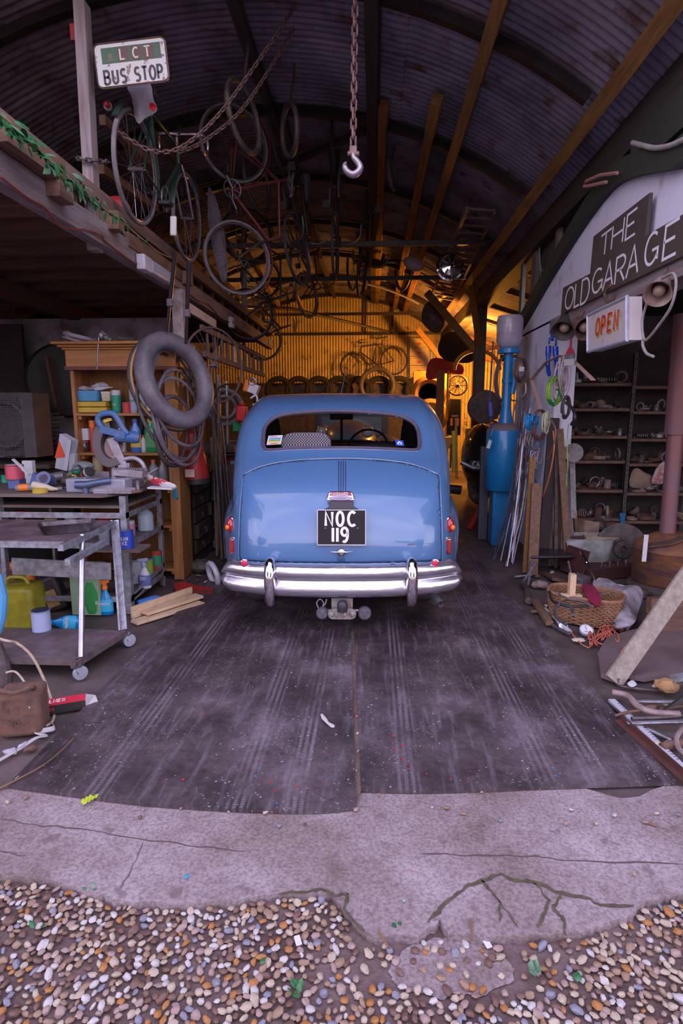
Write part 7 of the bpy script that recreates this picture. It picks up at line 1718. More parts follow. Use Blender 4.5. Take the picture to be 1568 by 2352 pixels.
for k, (pl, r, m_, lb_) in enumerate(((((1176, 890), (1172, 915), (1185, 920), (1205, 905), (1207, 880)), .009, mt('ivory_cable', (.52, .48, .40), .5), 'ivory cable loop right of the blue pump column'), (((1187, 918), (1178, 955), (1182, 985), (1192, 1008)), .009, MATS['ivory_cable'], 'ivory cable end hanging down beside the blue drum'),
    (((1270, 990), (1272, 1030), (1262, 1090), (1245, 1140), (1222, 1155), (1205, 1157)), .007, ORC, 'long terracotta cable curving down the pier to the left'), (((1208, 1000), (1207, 1050), (1210, 1090), (1216, 1105)), .007, ORC, 'short straight terracotta cable low on the pier'),
    (((1262, 960), (1275, 985), (1272, 1020), (1255, 1060)), .008, COP, 'brown copper cable curving down right of the cream hank'), (((1220, 1085), (1234, 1120), (1232, 1170), (1226, 1195)), .009, mt('blue_cable', (.03, .06, .30), .4), 'dark blue cable hanging at the foot of the pier'),
    (((1305, 975), (1302, 1020), (1303, 1070), (1301, 1110), (1306, 1121)), .003, GY, 'thin yellow twine hanging over the shelves'), (((1300, 925), (1315, 940), (1320, 960), (1312, 975)), .014, mt('glossy_black_hose', (.03, .025, .035), .3), 'short glossy black hose arched at the opening'), (((1262, 900), (1275, 890), (1283, 870)), .004, WHITE, 'thin white rod through the green and yellow coil'))):
    cable('hanging_cable', lb_, [h(x, y, HX-.06) for x, y in pl], r, m_)
bc = thing('blue_clamp', 'bright blue double-handled clamp hanging from the lintel', 'tool', tuple(h(1268, 800))); NB = mt('royal_blue_tool', (.01, .06, .42), .3, coat=.5)
b = M(); b.tube([h(1267, 760), h(1268, 782)], .016, 8); b.torus(h(1261, 783), (1, -.3, 0), .025, .007, 14, 6); b.torus(h(1276, 786), (1, -.3, 0), .025, .007, 14, 6); obj('stem', b, NB, bc, 60)
for x0, x1 in ((1259, 1258), (1275, 1278)):
    b = M(); b.tube(cat_rom([h(x0, 795), h(x0, 805), h(x1, 840), h(x1+3, 862)], 4), [.016]+[.028]*5+[.02]*6+[.016], 10); obj('handle', b, NB, bc, 60)
pbz = thing('paint_brush', 'wide paint brush with dark red handle hanging at the opening', 'brush', tuple(h(1310, 810, 1.55)))
c = h(1310, 783, 1.55); dp_ = proj(c)[2]/FPX; T = frame(h(1310, 815, 1.55), (.6, -.8, 0), (0, 0, 1))
b = M(); b.prism([(-11*dp_, 0), (-9*dp_, 8*dp_), (-2.5*dp_, 18*dp_), (-2*dp_, 36*dp_), (2*dp_, 36*dp_), (2.5*dp_, 18*dp_), (9*dp_, 8*dp_), (11*dp_, 0)], .015, T); obj('handle', b, mt('dark_red_varnish', (.30, .02, .05), .4), pbz, bevel=.003)
b = M(); b.prism([(-12*dp_, -9*dp_), (-12*dp_, 1), (12*dp_, 1), (12*dp_, -9*dp_)][:0] or [(-12*dp_, -9*dp_), (12*dp_, -9*dp_), (12*dp_, 1*dp_), (-12*dp_, 1*dp_)], .018, T); obj('ferrule', b, STEEL, pbz); b = M(); b.prism([(-13*dp_, -24*dp_), (13*dp_, -24*dp_), (12*dp_, -9*dp_), (-12*dp_, -9*dp_)], .016, T); obj('bristles', b, mt('stiff_grey_bristles', (.36, .36, .34), .9), pbz)
FR = mt('pinkish_folding_rule', (.52, .32, .27), .6, 0, .4, (.3, .18, .15), 12); t = thing('folding_rule', 'pinkish wooden folding rule zigzagging over the pier', 'ruler', tuple(h(1225, 880)))
for (x0, y0, x1, y1) in ((1242, 940, 1220, 872), (1220, 872, 1254, 832), (1254, 832, 1290, 815), (1316, 828, 1362, 873)):
    b = M(); b.beam(h(x0, y0, HX-.04), h(x1, y1, HX-.04), .006, .035, up=(1, 0, 0)); b.v = b.v; obj('rule_section', b, FR, t)
# ---------------- leaning strips, planks and pipes around the pier foot
rg = random.Random(21)
SL = mt('pale_bent_aluminium_strip', (.42, .40, .48), .35, .8, .5, (.16, .12, .12), 10)
for k in range(22):
    x0 = rg.uniform(1122, 1178); x1 = rg.uniform(1188, 1222); y1 = rg.uniform(900, 1080); y0 = 1296-(1178-x0)*.0+rg.uniform(-22, 6)-(0 if x0 > 1150 else 12)
    a_ = G(x0, y0, .004); c_ = P(x1, y1, 6.2+rg.uniform(-.3, .1)); m_ = a_.lerp(c_, .5)+V((rg.uniform(-.02, .03), -.03, -.02))
    b = M(); b.tube(cat_rom([a_, m_, c_], 4), rg.uniform(.007, .012), 5, flat=.35); solo('metal_strip', b, SL if k % 3 else STEEL, 'long pale metal trim strips leaning in a fan against the white pier', 'strip', 'metal strips leaning on the pier')
pk = [(1205, 1315, 1222, 1050, .05, WORNG), (1222, 1320, 1232, 1110, .09, WBROWN), (1212, 1250, 1240, 950, .07, WGREYZ), (1245, 1300, 1272, 960, .10, mt('dark_board', (.05, .035, .035), .8)), (1262, 1300, 1266, 1060, .035, WBROWN), (1275, 1305, 1277, 1010, .03, RUSTG),
      (1284, 1300, 1278, 980, .04, WBROWN), (1292, 1305, 1295, 1030, .05, WBROWN), (1305, 1310, 1285, 985, .06, WBROWN), (1318, 1300, 1297, 1050, .04, WGREYZ), (1330, 1290, 1312, 1100, .03, WBROWN), (1255, 1290, 1258, 1120, .015, STEEL), (1270, 1300, 1268, 1180, .012, CHROME), (1300, 1305, 1290, 1140, .025, RUST)]
for k, (x0, y0, x1, y1, w_, m_) in enumerate(pk):
    a_ = G(x0, y0, .01); c_ = P(x1, y1, a_.y+.12); b = M(); b.beam(a_, c_, w_, min(w_, .03), up=(0, 1, 0)) if w_ > .028 else b.tube([a_, c_], w_/2, 8)
    solo('leaning_plank', b, m_, 'old planks and pipes leaning upright in a row at the opening edge', 'plank', 'planks leaning beside the pier')
b = M(); a_, c_ = PX(1313, 1030, 1.9), PX(1317, 1190, 1.9); b.beam(a_, c_, .05, .01, up=(0, 1, 0)); b.lathe([(.09, 0), (.09, .012), (.001, .012)], 20, Matrix.Translation(PX(1316, 1040, 1.88)) @ Matrix.Rotation(PI/2, 4, 'X')); solo('perforated_arm', b, GREYI, 'grey perforated plate on a long flat arm hanging before the shelves', 'plate')
# ---------------- rack of parts in the store
RY = 6.35
lv = [P(1330, py, RY).z for py in (1190, 1125, 1058, 1001, 938, 880)]
xa, xm_, xb = P(1282, 1060, RY).x, P(1440, 1060, RY).x, P(1560, 1060, RY).x
rk = thing('shelf_rack', 'rusty slotted steel rack packed with old car parts behind the opening', 'shelving', (2.6, RY+.2, 0))
for z in lv:
    b = M(); b.b2((xa, RY, z-.03), (xm_-.02, RY+.45, z)); obj('shelf', b, mt('rusty_shelf_steel', (.24, .14, .11), .7, .4, .8, (.10, .06, .05), 7), rk)
    b = M(); b.b2((xm_+.02, RY+.02, z-.06), (xb+.3, RY+.45, z-.03)); obj('shelf', b, MATS['rusty_shelf_steel'], rk)
for x in (xa-.02, xm_, xb+.3):
    b = M(); b.b2((x-.02, RY-.01, 0), (x+.02, RY-.005, 2.1)); b.b2((x-.02, RY-.01, 0), (x-.015, RY+.03, 2.1))
    for q in range(0): pass
    obj('upright', b, RUSTG, rk)
    b = M()
    for q in range(40): b.box((x+.002, RY-.012, .08+q*.05), (.008, .003, .02))
    o = obj('slots', b, DARK, rk); 
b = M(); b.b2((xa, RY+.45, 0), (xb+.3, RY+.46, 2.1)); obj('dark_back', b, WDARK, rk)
kinds = ['brake_drum', 'gear', 'pipe_elbow', 'coil_spring', 'casting', 'hub_cap', 'tin_can', 'bearing_ring', 'dynamo', 'lamp_shell']
CM = [RUST, RUSTG, GREYI, STEEL, mt('pinkish_dusty_metal', (.36, .26, .26), .7, .3, .6, (.12, .08, .07), 12), mt('tan_dusty_part', (.42, .29, .21), .8, 0, .7, (.14, .09, .07), 10)]
cname = ['rust-brown', 'dark greasy', 'grey', 'dull steel', 'pinkish dusty', 'tan dusty']
shn = ['bottom', 'second-lowest', 'third', 'fourth', 'fifth', 'top']
def partmesh(kd, s, rg):
    b = M(); T = Matrix.Rotation(rg.uniform(0, 6), 4, 'Z')
    if kd == 'brake_drum': b.lathe([(s*.35, .0), (s*.98, .01), (s, s*.1), (s, s*.55), (s*.9, s*.56), (s*.88, s*.12), (s*.3, s*.1), (s*.001, s*.1)], 18)
    elif kd == 'gear':
        b.lathe([(s*.25, 0), (s*.85, 0), (s*.85, s*.3), (s*.25, s*.3)], 18, None, False)
        for i in range(12): a = 2*PI*i/12; b.box((s*.9*math.cos(a), s*.9*math.sin(a), s*.15), (s*.16, s*.14, s*.28), rot3(0, 0, a))
    elif kd == 'pipe_elbow': b.tube(cat_rom([(-s, 0, s*.3), (0, 0, s*.3), (s*.5, 0, s*.5), (s*.6, 0, s*1.3)], 4), s*.28, 10); b.cyl((-s, 0, s*.3), (-s*.85, 0, s*.3), s*.42)
    elif kd == 'coil_spring': b.tube([(s*.1*t-s, s*.45*math.cos(t*2), s*.5+s*.45*math.sin(t*2)) for t in np.linspace(0, 20, 70)], s*.09, 5)
    elif kd == 'casting':
        b.ell((0, 0, s*.5), (s*.8, s*.6, s*.5), 12, 7, jit=.15); b.cyl((s*.2, 0, s*.6), (s*1.2, 0, s*.9), s*.2); b.box((-s*.6, 0, s*.3), (s*.9, s*.7, s*.5), rot3(0, .3, .2))
    elif kd == 'hub_cap': b.lathe([(s, 0), (s*.95, s*.12), (s*.5, s*.25), (s*.45, s*.35), (s*.001, s*.4)], 20)
    elif kd == 'tin_can': b.lathe([(s*.5, 0), (s*.52, .005), (s*.5, .01), (s*.5, s*1.3), (s*.52, s*1.32), (s*.001, s*1.32)], 16)
    elif kd == 'bearing_ring': b.torus((0, 0, s*.9), (.2, -1, .1), s*.75, s*.16, 20, 8)
    elif kd == 'dynamo': b.lathe([(s*.42, -s), (s*.45, -s*.9), (s*.45, s*.6), (s*.3, s*.65), (s*.1, s*.9), (s*.001, s*.9)], 16, Matrix.Translation((0, 0, s*.47)) @ Matrix.Rotation(PI/2, 4, 'Y')); b.box((0, 0, s*.9), (s*.5, s*.3, s*.2))
    else: b.lathe([(s*.2, 0), (s*.6, s*.2), (s*.8, s*.7), (s*.85, s*.75), (s*.7, s*.7), (s*.001, s*.3)], 18, Matrix.Rotation(.7, 4, 'X') @ Matrix.Translation((0, .0, s*.2)))
    return b.xf(T)
rg = random.Random(77)
for li, z in enumerate(lv):
    for bay, (x0, x1) in enumerate(((xa+.05, xm_-.06), (xm_+.08, xb+.2))):
        if bay == 1 and li == 5: continue
        n = (12 if bay == 0 else 8); last = None; run = {}
        for i in range(n):
            kd = kinds[rg.randrange(10)]; ci = rg.randrange(6)
            if kd == last: kd = kinds[(kinds.index(kd)+3) % 10]
            last = kd; s = rg.uniform(.05, .085)*(1.15 if kd in ('brake_drum', 'hub_cap') else 1)
            b = partmesh(kd, s, rg); zz = z-(0 if bay == 0 else .03)
            a_ = np.array(b.v); p = V((x0+(x1-x0)*(i+.5)/n+rg.uniform(-.015, .015), RY+rg.uniform(.07, .2), zz-a_[:, 2].min()))
            o = obj(kd, b, CM[ci], None, 50, world=False); o.location = p
            o['label'] = f"{cname[ci]} {kd.replace('_', ' ')}, {['first', 'second', 'third', 'fourth', 'fifth', 'sixth', 'seventh', 'eighth', 'ninth', 'tenth', 'eleventh', 'twelfth'][i]} from left on {shn[li]} shelf, {'left' if bay == 0 else 'right'} rack bay"
            o['category'] = 'car part'
            if i % 2 == 0:   # something behind or on top
                kd2 = kinds[rg.randrange(10)]; b = partmesh(kd2, s*.9, rg); a_ = np.array(b.v); o = obj(kd2, b, CM[rg.randrange(6)], None, 50, world=False); o.location = (p.x+.03, RY+.36, zz-a_[:, 2].min())
                o['label'] = 'dusty old car parts standing at the back of the rusty rack'; o['category'] = 'car part'; o['group'] = 'parts at the back of the rack'
# bags on the right rack bay
cloth('brown_paper_bag', 'crumpled brown paper bag on the right rack bay beside the flue', [P(x, y, RY+.05) for x, y in ((1447, 1118), (1450, 1085), (1462, 1075), (1480, 1085), (1497, 1095), (1492, 1118))], .08, CARD, 'bag', 31, .015)
cloth('pink_patterned_bag', 'pink patterned bag squeezed against the flue pipe on the rack', [P(x, y, RY) for x, y in ((1497, 1110), (1505, 1080), (1520, 1062), (1536, 1065), (1534, 1105))], .06, mt('pink_print_cloth', (.45, .14, .16), .8, 0, 1, (.55, .40, .42), 25, lo=.48, hi=.52), 'bag', 32, .012)
# ---------------- stove and flue
SVY = 4.9; svx = P(1535, 1280, SVY).x+.02
sv = thing('rusty_stove', 'big rusty cylindrical stove with domed top at the right', 'stove', (svx, SVY, 0)); T0 = Matrix.Translation((svx, SVY, 0)); zs_ = P(1535, 1230, SVY).z
SR = mt('streaked_orange_rust', (.30, .12, .04), .7, .2, 1, (.12, .06, .065), 3.5, (1, 1, 2.5), .4, lo=.4, hi=.6)
b = M(); b.lathe([(.27, .08), (.29, .10), (.29, zs_-.12), (.30, zs_-.11), (.27, zs_-.06), (.15, zs_+.01), (.09, zs_+.03)], 36, T0); obj('drum', b, SR, sv, 60)
b = M(); b.lathe([(.33, 0), (.33, .05), (.27, .09)], 30, T0); obj('base_ring', b, RUSTG, sv)
b = M(); b.prism([(x*1.0, y) for x, y in ((-.2, -.12), (-.05, -.2), (.1, -.16), (.05, .0), (-.15, .05))], .012, Matrix.Translation((svx-.08, SVY-.05, zs_-.01)) @ Matrix.Rotation(-.3, 4, 'Y')); obj('scrap_sheet', b, RUST, sv)
fl = thing('flue_pipe', 'tall mauve-brown flue pipe rising from the rusty stove', 'pipe', (svx, SVY, zs_)); xt = P(1562, 760, SVY-.1)
FM = mt('mauve_heat_stained_pipe', (.22, .12, .15), .5, .3, .7, (.30, .10, .06), 3)
f0 = V((svx-.05, SVY, zs_-.02)); f1 = P(1552, 985, SVY); f2 = P(1575, 720, SVY-.05)
b = M(); b.tube([f0, f1], .062, 20); obj('lower_pipe', b, FM, fl, 60); b = M(); b.tube([f1-V((0, 0, .04)), f2], .085, 20); obj('upper_pipe', b, FM, fl, 60)
b = M(); b.beam(P(1484, 1228, 4.72), P(1478, 1290, 4.70), .035, .004, up=(0, 1, 0)); solo('cloth_strip', b, WHITE, 'white strip of cloth hanging on the stove side', 'strip')
# ---------------- heap in front of the store
def g(px, py, z=0): return G(px, py, z)
b = M(); st = [P(x, y, 5.35) for x, y in ((1208, 1278), (1318, 1276))]; t = thing('folding_stool', 'black-topped folding stool with silver legs at the pier foot', 'stool', tuple(g(1262, 1345)))
b.beam(st[0]+V((.03, .1, 0)), st[1]+V((0, .1, 0)), .30, .03); obj('seat', b, mt('black_vinyl_seat', (.03, .022, .03), .3), t, bevel=.012)
for (x0, y0, x1, y1) in ((1222, 1288, 1212, 1345), (1232, 1290, 1195, 1345), (1305, 1290, 1315, 1338), (1222, 1320, 1180, 1325)):
    b = M(); b.tube([P(x0, y0, 5.3), g(x1, y1, .01)], .010, 8); obj('leg', b, ZINC, t)
# basket
bc_ = g(1330, 1440); bsk = thing('wicker_basket', 'broken oval wicker basket full of tools on the right', 'basket', tuple(bc_), (0, 0, -.5)); WK = mt('brown_wicker', (.34, .17, .09), .7, 0, .6, (.16, .08, .05), 30)
WM[bsk.name] = Matrix.LocRotScale(V(bc_), Euler((0, 0, -.5)), V((1, 1, 1)))
b = M(); n_ = 30; 
for j in range(15):
    z = .008+j*.0135; pts = []
    for i in range(60):
        a = 2*PI*i/60; k = 1+.12*z/.2; w_ = .006*(1 if (i+j) % 2 else -1); cx_, sx_ = math.cos(a), math.sin(a)
        pts.append(V((math.copysign(abs(cx_)**.7, cx_)*(.225*k+w_), math.copysign(abs(sx_)**.7, sx_)*(.145*k+w_)+.17, z+rg.uniform(-.002, .002))))
    b.tube(pts, .0068, 5, True)
o = obj('woven_side', b, WK, bsk, 60, world=False)
b = M(); b.prism([(math.cos(a)*.215, math.sin(a)*.135+.17) for a in np.linspace(0, 2*PI, 21)[:-1]], .01); obj('bottom', b, WK, bsk, world=False)
b = M(); b.tube([V((math.copysign(abs(math.cos(a))**.7, math.cos(a))*.255, math.copysign(abs(math.sin(a))**.7, math.sin(a))*.168+.17, .205)) for a in np.linspace(0, 2*PI, 41)[:-1]], .013, 6, True); obj('rim', b, WK, bsk, 60, world=False)
for k, (pl, r, m_, lb_) in enumerate(((((1262, 1345), (1268, 1365), (1300, 1378), (1350, 1378)), .010, BLACK, 'black hose lying in the basket, upper of two'), (((1275, 1345), (1300, 1360), (1330, 1365), (1362, 1380)), .010, BRC, 'brown hose curled in the basket'), (((1300, 1420), (1278, 1405), (1274, 1385), (1290, 1372), (1310, 1380), (1316, 1400)), .011, RUBBER, 'thick black cable bowed over the basket front'))):
    cable('hose', lb_, [g(x, y+14, .21) for x, y in pl], r, m_, 'hose')
b = M(); b.prism([(-.07, 0), (.07, 0), (.07, .03), (.02, .03), (.02, .18), (-.02, .18), (-.02, .03), (-.07, .03)], .05, frame(g(1308, 1372, .19), (1, 0, 0), (0, 0, 1))); solo('wooden_tee_block', b, PALEW, 'pale wooden T-shaped block standing in the basket', 'block')
cloth('crimson_cloth', 'crimson cloth spilling between the basket and the plastic sheet', [g(x, y, .22) for x, y in ((1335, 1345), (1362, 1345), (1380, 1375), (1372, 1392), (1352, 1378))], .03, mt('crimson_cloth', (.25, .01, .05), .8), 'cloth', 41, .01)
PS = mt('crumpled_polythene', (.42, .39, .45), .28, 0, .95, (.20, .15, .15), 11, bump=1.0, bscale=9)
cloth('plastic_sheet', 'large crumpled pale plastic bag heaped right of the basket', [P(x, y, Y) for x, y, Y in ((1362, 1335, 4.5), (1392, 1328, 4.55), (1425, 1345, 4.55), (1465, 1345, 4.5), (1476, 1370, 4.4), (1465, 1405, 4.2), (1455, 1432, 3.85), (1418, 1443, 3.8), (1402, 1425, 4.0), (1385, 1392, 4.2), (1368, 1360, 4.35))], .10, PS, 'bag', 43, .05, 14)
# toolbox, disc, tub, board
t = thing('open_toolbox', 'open rust-brown steel toolbox with sockets behind the plastic bag', 'toolbox', tuple(g(1400, 1345))); c = g(1395, 1330); TBX = mt('maroon_rusty_toolbox', (.12, .045, .04), .6, .3, .8, (.06, .035, .035), 7)
R_ = rot3(0, 0, .35)
b = M(); b.box(c+V((.05, .15, .05)), (.62, .26, .10), R_); obj('tray', b, TBX, t); b = M(); b.box(c+V((.0, .32, .21)), (.64, .02, .26), rot3(-.35, 0, .3)); obj('lid', b, TBX, t)
b = M(); b.box(c+V((-.27, .1, .14)), (.02, .3, .25), rot3(0, .25, .35)); obj('end_plate', b, TBX, t)
for k in range(10): b = M(); p = c+V((-.02+.045*k, .10+.02*k+.012*(k % 2), .10)); b.lathe([(.012, 0), (.013, .03), (.008, .032), (.008, .01)], 10, Matrix.Translation(p)); solo('socket', b, CHROME, 'small bright sockets lined up in the open toolbox', 'socket', 'sockets in the toolbox')
b = M(); a_, c_ = P(1335, 1268, 4.9), P(1372, 1345, 4.45); b.tube([a_, a_.lerp(c_, .35)], .016, 8); b.tube([a_.lerp(c_, .35), c_], .009, 8); solo('ratchet_bar', b, CHROME, 'silver bar standing diagonally in the toolbox', 'tool')
b = M(); T = Matrix.Translation(P(1425, 1262, 5.5)) @ Matrix.Rotation(PI/2-.2, 4, 'X') @ Matrix.Rotation(.3, 4, 'Z'); b.lathe([(.25, 0), (.25, .02), (.20, .03), (.09, .035), (.08, .06), (.035, .065), (.03, .03)], 32, T)
for i in range(6): b.cyl(T @ V((.055*math.cos(i*1.05), .055*math.sin(i*1.05), .06)), T @ V((.055*math.cos(i*1.05), .055*math.sin(i*1.05), .075)), .008, 6)
solo('rusty_disc', b, RUSTG, 'large rusty wheel disc leaning between the tub and the stove', 'disc')
tb_ = g(1372, 1330); tub('white enamel tub splashed green behind the toolbox', V((tb_.x, 5.6, .02)), .46, .34, .30, mt('splashed_white_tub', (.48, .48, .50), .5, 0, .7, (.15, .17, .12), 8))
b = M(); b.box((P(1372, 1245, 5.6).x, 5.55, P(1372, 1245, 5.6).z), (.30, .10, .16), rot3(.2, 0, 0)); solo('cream_block', b, mt('crumbly_cream_block', (.48, .38, .30), .9, 0, .6, (.25, .18, .14), 7, bump=.5), 'dirty cream foam block lying in the white tub', 'block')
rg = random.Random(55)
for k, (px, py, Y, d, m_, lb_) in enumerate(((1345, 1215, 5.9, (.2, .15, .16), 5, 'pinkish dusty box behind the white tub'), (1375, 1205, 6.0, (.15, .1, .12), 1, 'brown lump on the rubble under the lowest rack shelf'), (1405, 1210, 6.0, (.18, .1, .1), 0, 'rusty bar bundle under the lowest rack shelf'), (1445, 1235, 5.8, (.2, .15, .1), 0, 'rusty casting beside the large disc'), (1330, 1330, 5.0, (.14, .12, .06), 2, 'grey lump of plastic left of the toolbox'), (1240, 1350, 4.9, (.14, .1, .07), 4, 'crumpled foil behind the stool leg'), (1275, 1330, 5.2, (.25, .15, .03), 0, 'brown flat board under the stool'), (1460, 1400, 4.7, (.2, .12, .08), 1, 'dark block behind the plastic bag'))):
    c = P(px, py, Y); c.z = max(c.z, d[2]/2); b = M(); b.ell(c, (d[0]/2, d[1]/2, d[2]/2), 12, 7, jit=.2) if k % 2 else b.box(c, d, rot3(rg.uniform(-.2, .2), rg.uniform(-.2, .2), rg.uniform(0, 3))); solo('scrap_part', b, CM[m_], lb_, 'scrap', bevel=.004)
b = M(); b.prism([(-.03, 0), (.03, 0), (.018, -.2), (0, -.22)], .02, frame(P(1428, 1178, 5.9), (1, 0, 0), (0, 0, 1))); solo('blue_blade', b, mt('teal_blue_plastic', (.01, .12, .28), .4), 'pointed teal-blue plastic blade below the lowest rack shelf', 'tool')
b = M(); b.b2((2.42, 4.2, 0), (3.1, 4.7, .14)); solo('low_plinth', b, WGREY, 'grey low timber plinth in front of the stove', 'timber')
b = M(); b.box(V((2.62, 3.95, .13)), (1.5, .06, .26), rot3(-.1, 0, .1)); solo('brown_panel', b, WBROWNX, 'dark brown plank panel standing behind the leaning plank', 'panel')
shp = [g(x, y, .04) for x, y in ((1372, 1500), (1392, 1466), (1440, 1448), (1600, 1420), (1640, 1520), (1568, 1540), (1480, 1555), (1440, 1548), (1420, 1560), (1380, 1545))]
b = M(); b.add(shp+[p-V((0, 0, .03)) for p in shp], [tuple(range(10)), tuple(range(19, 9, -1))]+[(i, (i+1) % 10, (i+1) % 10+10, i+10) for i in range(10)]); solo('sheet_board', b, mt('dusty_brown_sheet', (.17, .115, .12), .7, 0, .7, (.09, .06, .06), 4), 'flat dusty brown sheet lying under the leaning plank', 'sheet')
# leaning plank
a_, c_ = g(1408, 1565, .02), P(1640, 1235, 3.45); b = M(); b.beam(a_, c_, .105, .024, up=(.15, -1, .3)); solo('leaning_plank', b, wood('grey_tan_plank', (.36, .31, .26), (.20, .15, .13), 1), 'broad grey-tan plank leaning across the right picture edge', 'plank', bevel=.002)
# small things by the board edge
b = M(); a_ = g(1262, 1400, .03); b.beam(g(1228, 1380, .03), g(1262, 1432, .03), .05, .03); solo('brown_wedge', b, WBROWN, 'brown wooden wedge lying left of the basket', 'timber')
cable('rubber_hose', 'dark hose running along the board edge below the brown wedge', [g(x, y, .02) for x, y in ((1208, 1350), (1214, 1375), (1240, 1400), (1268, 1435), (1310, 1458))], .012, RUBBER, 'hose')
b = M(); b.tube([g(1200, 1340, .03), g(1210, 1356, .03), g(1214, 1380, .03)], [.03, .022, .03], 10); solo('iron_bracket', b, RUSTG, 'chunky iron bracket at the end of the dark hose', 'bracket')
for k, (px, py, r, m_, lb_, tz) in enumerate(((1293, 1437, .032, 'g', 'small chrome-rimmed gauge by the basket', .9), (1346, 1447, .045, 'g', 'round white dial gauge lying face up before the basket', .5))):
    T = Matrix.Translation(g(px, py, .035)) @ Matrix.Rotation(tz, 4, 'X'); t = thing('dial_gauge', lb_, 'gauge', tuple(g(px, py))); b = M(); b.lathe([(r*.9, -.02), (r, 0), (r, .006), (r*.9, .008), (r*.88, .004), (.001, .004)], 24, T); obj('case', b, CHROME if k == 0 else WHITE, t)
    b = M(); b.lathe([(r*.86, .005), (.001, .0055)], 24, T); dl = obj('dial', b, WPL, t); b = M(); b.box(T @ V((0, .3*r, .0065)), (.003, r*.8, .001), T.to_3x3()); text(b, 'VAC', T @ Matrix.Translation((-r*.4, -r*.5, .006)), r*.22, .2); obj('needle', b, INK, dl, 0)
b = M(); b.tube([g(1252, 1398, .02), g(1275, 1420, .02), g(1290, 1436, .03), g(1308, 1452, .02)], [.012, .01, .02, .018], 8); solo('white_lever', b, WHITE, 'white plastic lever pointing at the small gauge', 'tool')
b = M(); b.ell(g(1328, 1470, .02), (.045, .03, .012), 12, 6, jit=.12); solo('shell_dish', b, CREAM, 'small cream oval dish at the board edge below the gauges', 'dish')
rgx = random.Random(8)
pts = [g(1300, 1440, .03)] + [g(1365+rgx.uniform(-28, 30)+i*1.6, 1450+rgx.uniform(-14, 40), .015+rgx.uniform(0, .025)) for i in range(34)] + [g(1440, 1462, .02), g(1425, 1500, .045)]
cable('orange_twine', 'tangled faded orange cord lying right of the white gauge', pts, .005, mt('faded_orange_cord', (.52, .14, .09), .6), n=4)
# metal in the right foreground
fg = [('black_steel_rod', 'thin shiny black rod lying along the board edge at the right', [(1356, 1585), (1400, 1620), (1440, 1650)], .007, BLACK, 1), ('steel_tube', 'fat rusty pink tube kinked across the right foreground', [(1405, 1590), (1440, 1598), (1465, 1622), (1500, 1636), (1560, 1640)], .017, MATS['pinkish_dusty_metal'], 1), ('steel_bar', 'long pale flat bar crossing the right foreground, upper of two', [(1460, 1610), (1600, 1612)], .014, ZINC, .3), ('steel_bar', 'long pale flat bar crossing the right foreground, lower of two', [(1440, 1660), (1600, 1656)], .014, ZINC, .3),
      ('rusty_rod', 'orange-rusted rod lying over the white slotted strip', [(1412, 1644), (1440, 1636), (1475, 1632)], .008, RUST, 1), ('rusty_rod', 'dark rusty rod from the leaning plank foot towards the right edge', [(1422, 1576), (1480, 1584), (1540, 1588)], .009, RUSTG, 1), ('taped_rod', 'dark taped rod lying between the two pale bars', [(1450, 1650), (1520, 1648), (1600, 1640)], .010, RUSTG, 1), ('steel_tube', 'grey tube slanting under the lower pale bar', [(1480, 1672), (1545, 1702)], .012, STEEL, 1), ('steel_tube', 'brown tube at the far right below the bars', [(1520, 1715), (1600, 1700)], .02, RUST, 1), ('bent_tube', 'curved brown handle tube at the right picture edge', [(1575, 1665), (1555, 1690), (1556, 1715), (1575, 1735)], .012, MATS['pinkish_dusty_metal'], 1), ('rusty_rod', 'thin rod near the right edge above the bars', [(1515, 1630), (1600, 1615)], .009, RUST, 1)]
for k, (nm, lb_, pl, r, m_, fl_t) in enumerate(fg): cable(nm, lb_, [g(x, y, r+.004+.02*(k in (1, 2, 3, 4, 6, 9))) for x, y in pl], r, m_, 'metal bar', 5, flat=fl_t)
t = thing('slotted_strip', 'long white slotted steel strip lying along the board edge at the right', 'strip', tuple(g(1490, 1700))); a_, c_ = g(1404, 1606, .02), g(1568, 1762, .02)
b = M(); b.beam(a_, c_, .035, .003); b.beam(a_+V((-.017, -.005, -.006)), c_+V((-.017, -.005, -.006)), .003, .015); obj('strip', b, mt('white_coated_steel', (.58, .58, .68), .35, .2), t)
b = M(); d_ = (c_-a_)
for q in range(26): b.beam(a_+d_*(.08+.033*q)+V((.006, 0, .0022)), a_+d_*(.085+.033*q)+V((.014, 0, .0022)), .004, .001)
o = obj('slots', b, INK, t)
a_, c_ = g(1418, 1655, .02), g(1585, 1805, .02); b = M(); b.beam(a_, c_, .035, .006); b.beam(a_+V((.02, .01, .012)), c_+V((.02, .01, .012)), .005, .03); solo('angle_iron', b, mt('maroon_painted_angle', (.13, .05, .045), .5, .2, .6, (.07, .035, .03), 9), 'maroon angle iron lying between the board and the white strip', 'angle iron')
b = M(); b.ell(g(1530, 1575, .05), (.06, .04, .035), 10, 6, jit=.25); solo('split_log', b, mt('split_wood', (.42, .24, .10), .8, 0, .8, (.16, .08, .05), 9), 'small split log with ragged end at the right', 'log')
b = M(); a_, c_ = g(1540, 1560, .08), g(1640, 1540, .1); b.beam(a_, c_, .05, .02); solo('steel_bar', b, ZINC, 'wide pale bar end behind the split log', 'metal bar'); b = M(); b.prism([(0, 0), (.3, .1), (.34, .2), (.1, .06)], .02, frame(g(1515, 1632, .03), (1, .1, 0), (0, .3, 1))); solo('black_blade', b, BLACK, 'black curved panel piece behind the split log', 'panel')
cloth('snack_wrapper', 'tiny crumpled red and white wrapper right of the leaning plank foot', [g(x, y, .03) for x, y in ((1440, 1570), (1452, 1562), (1462, 1572), (1450, 1578))], .01, LWH, 'wrapper', 61, .004, 4)

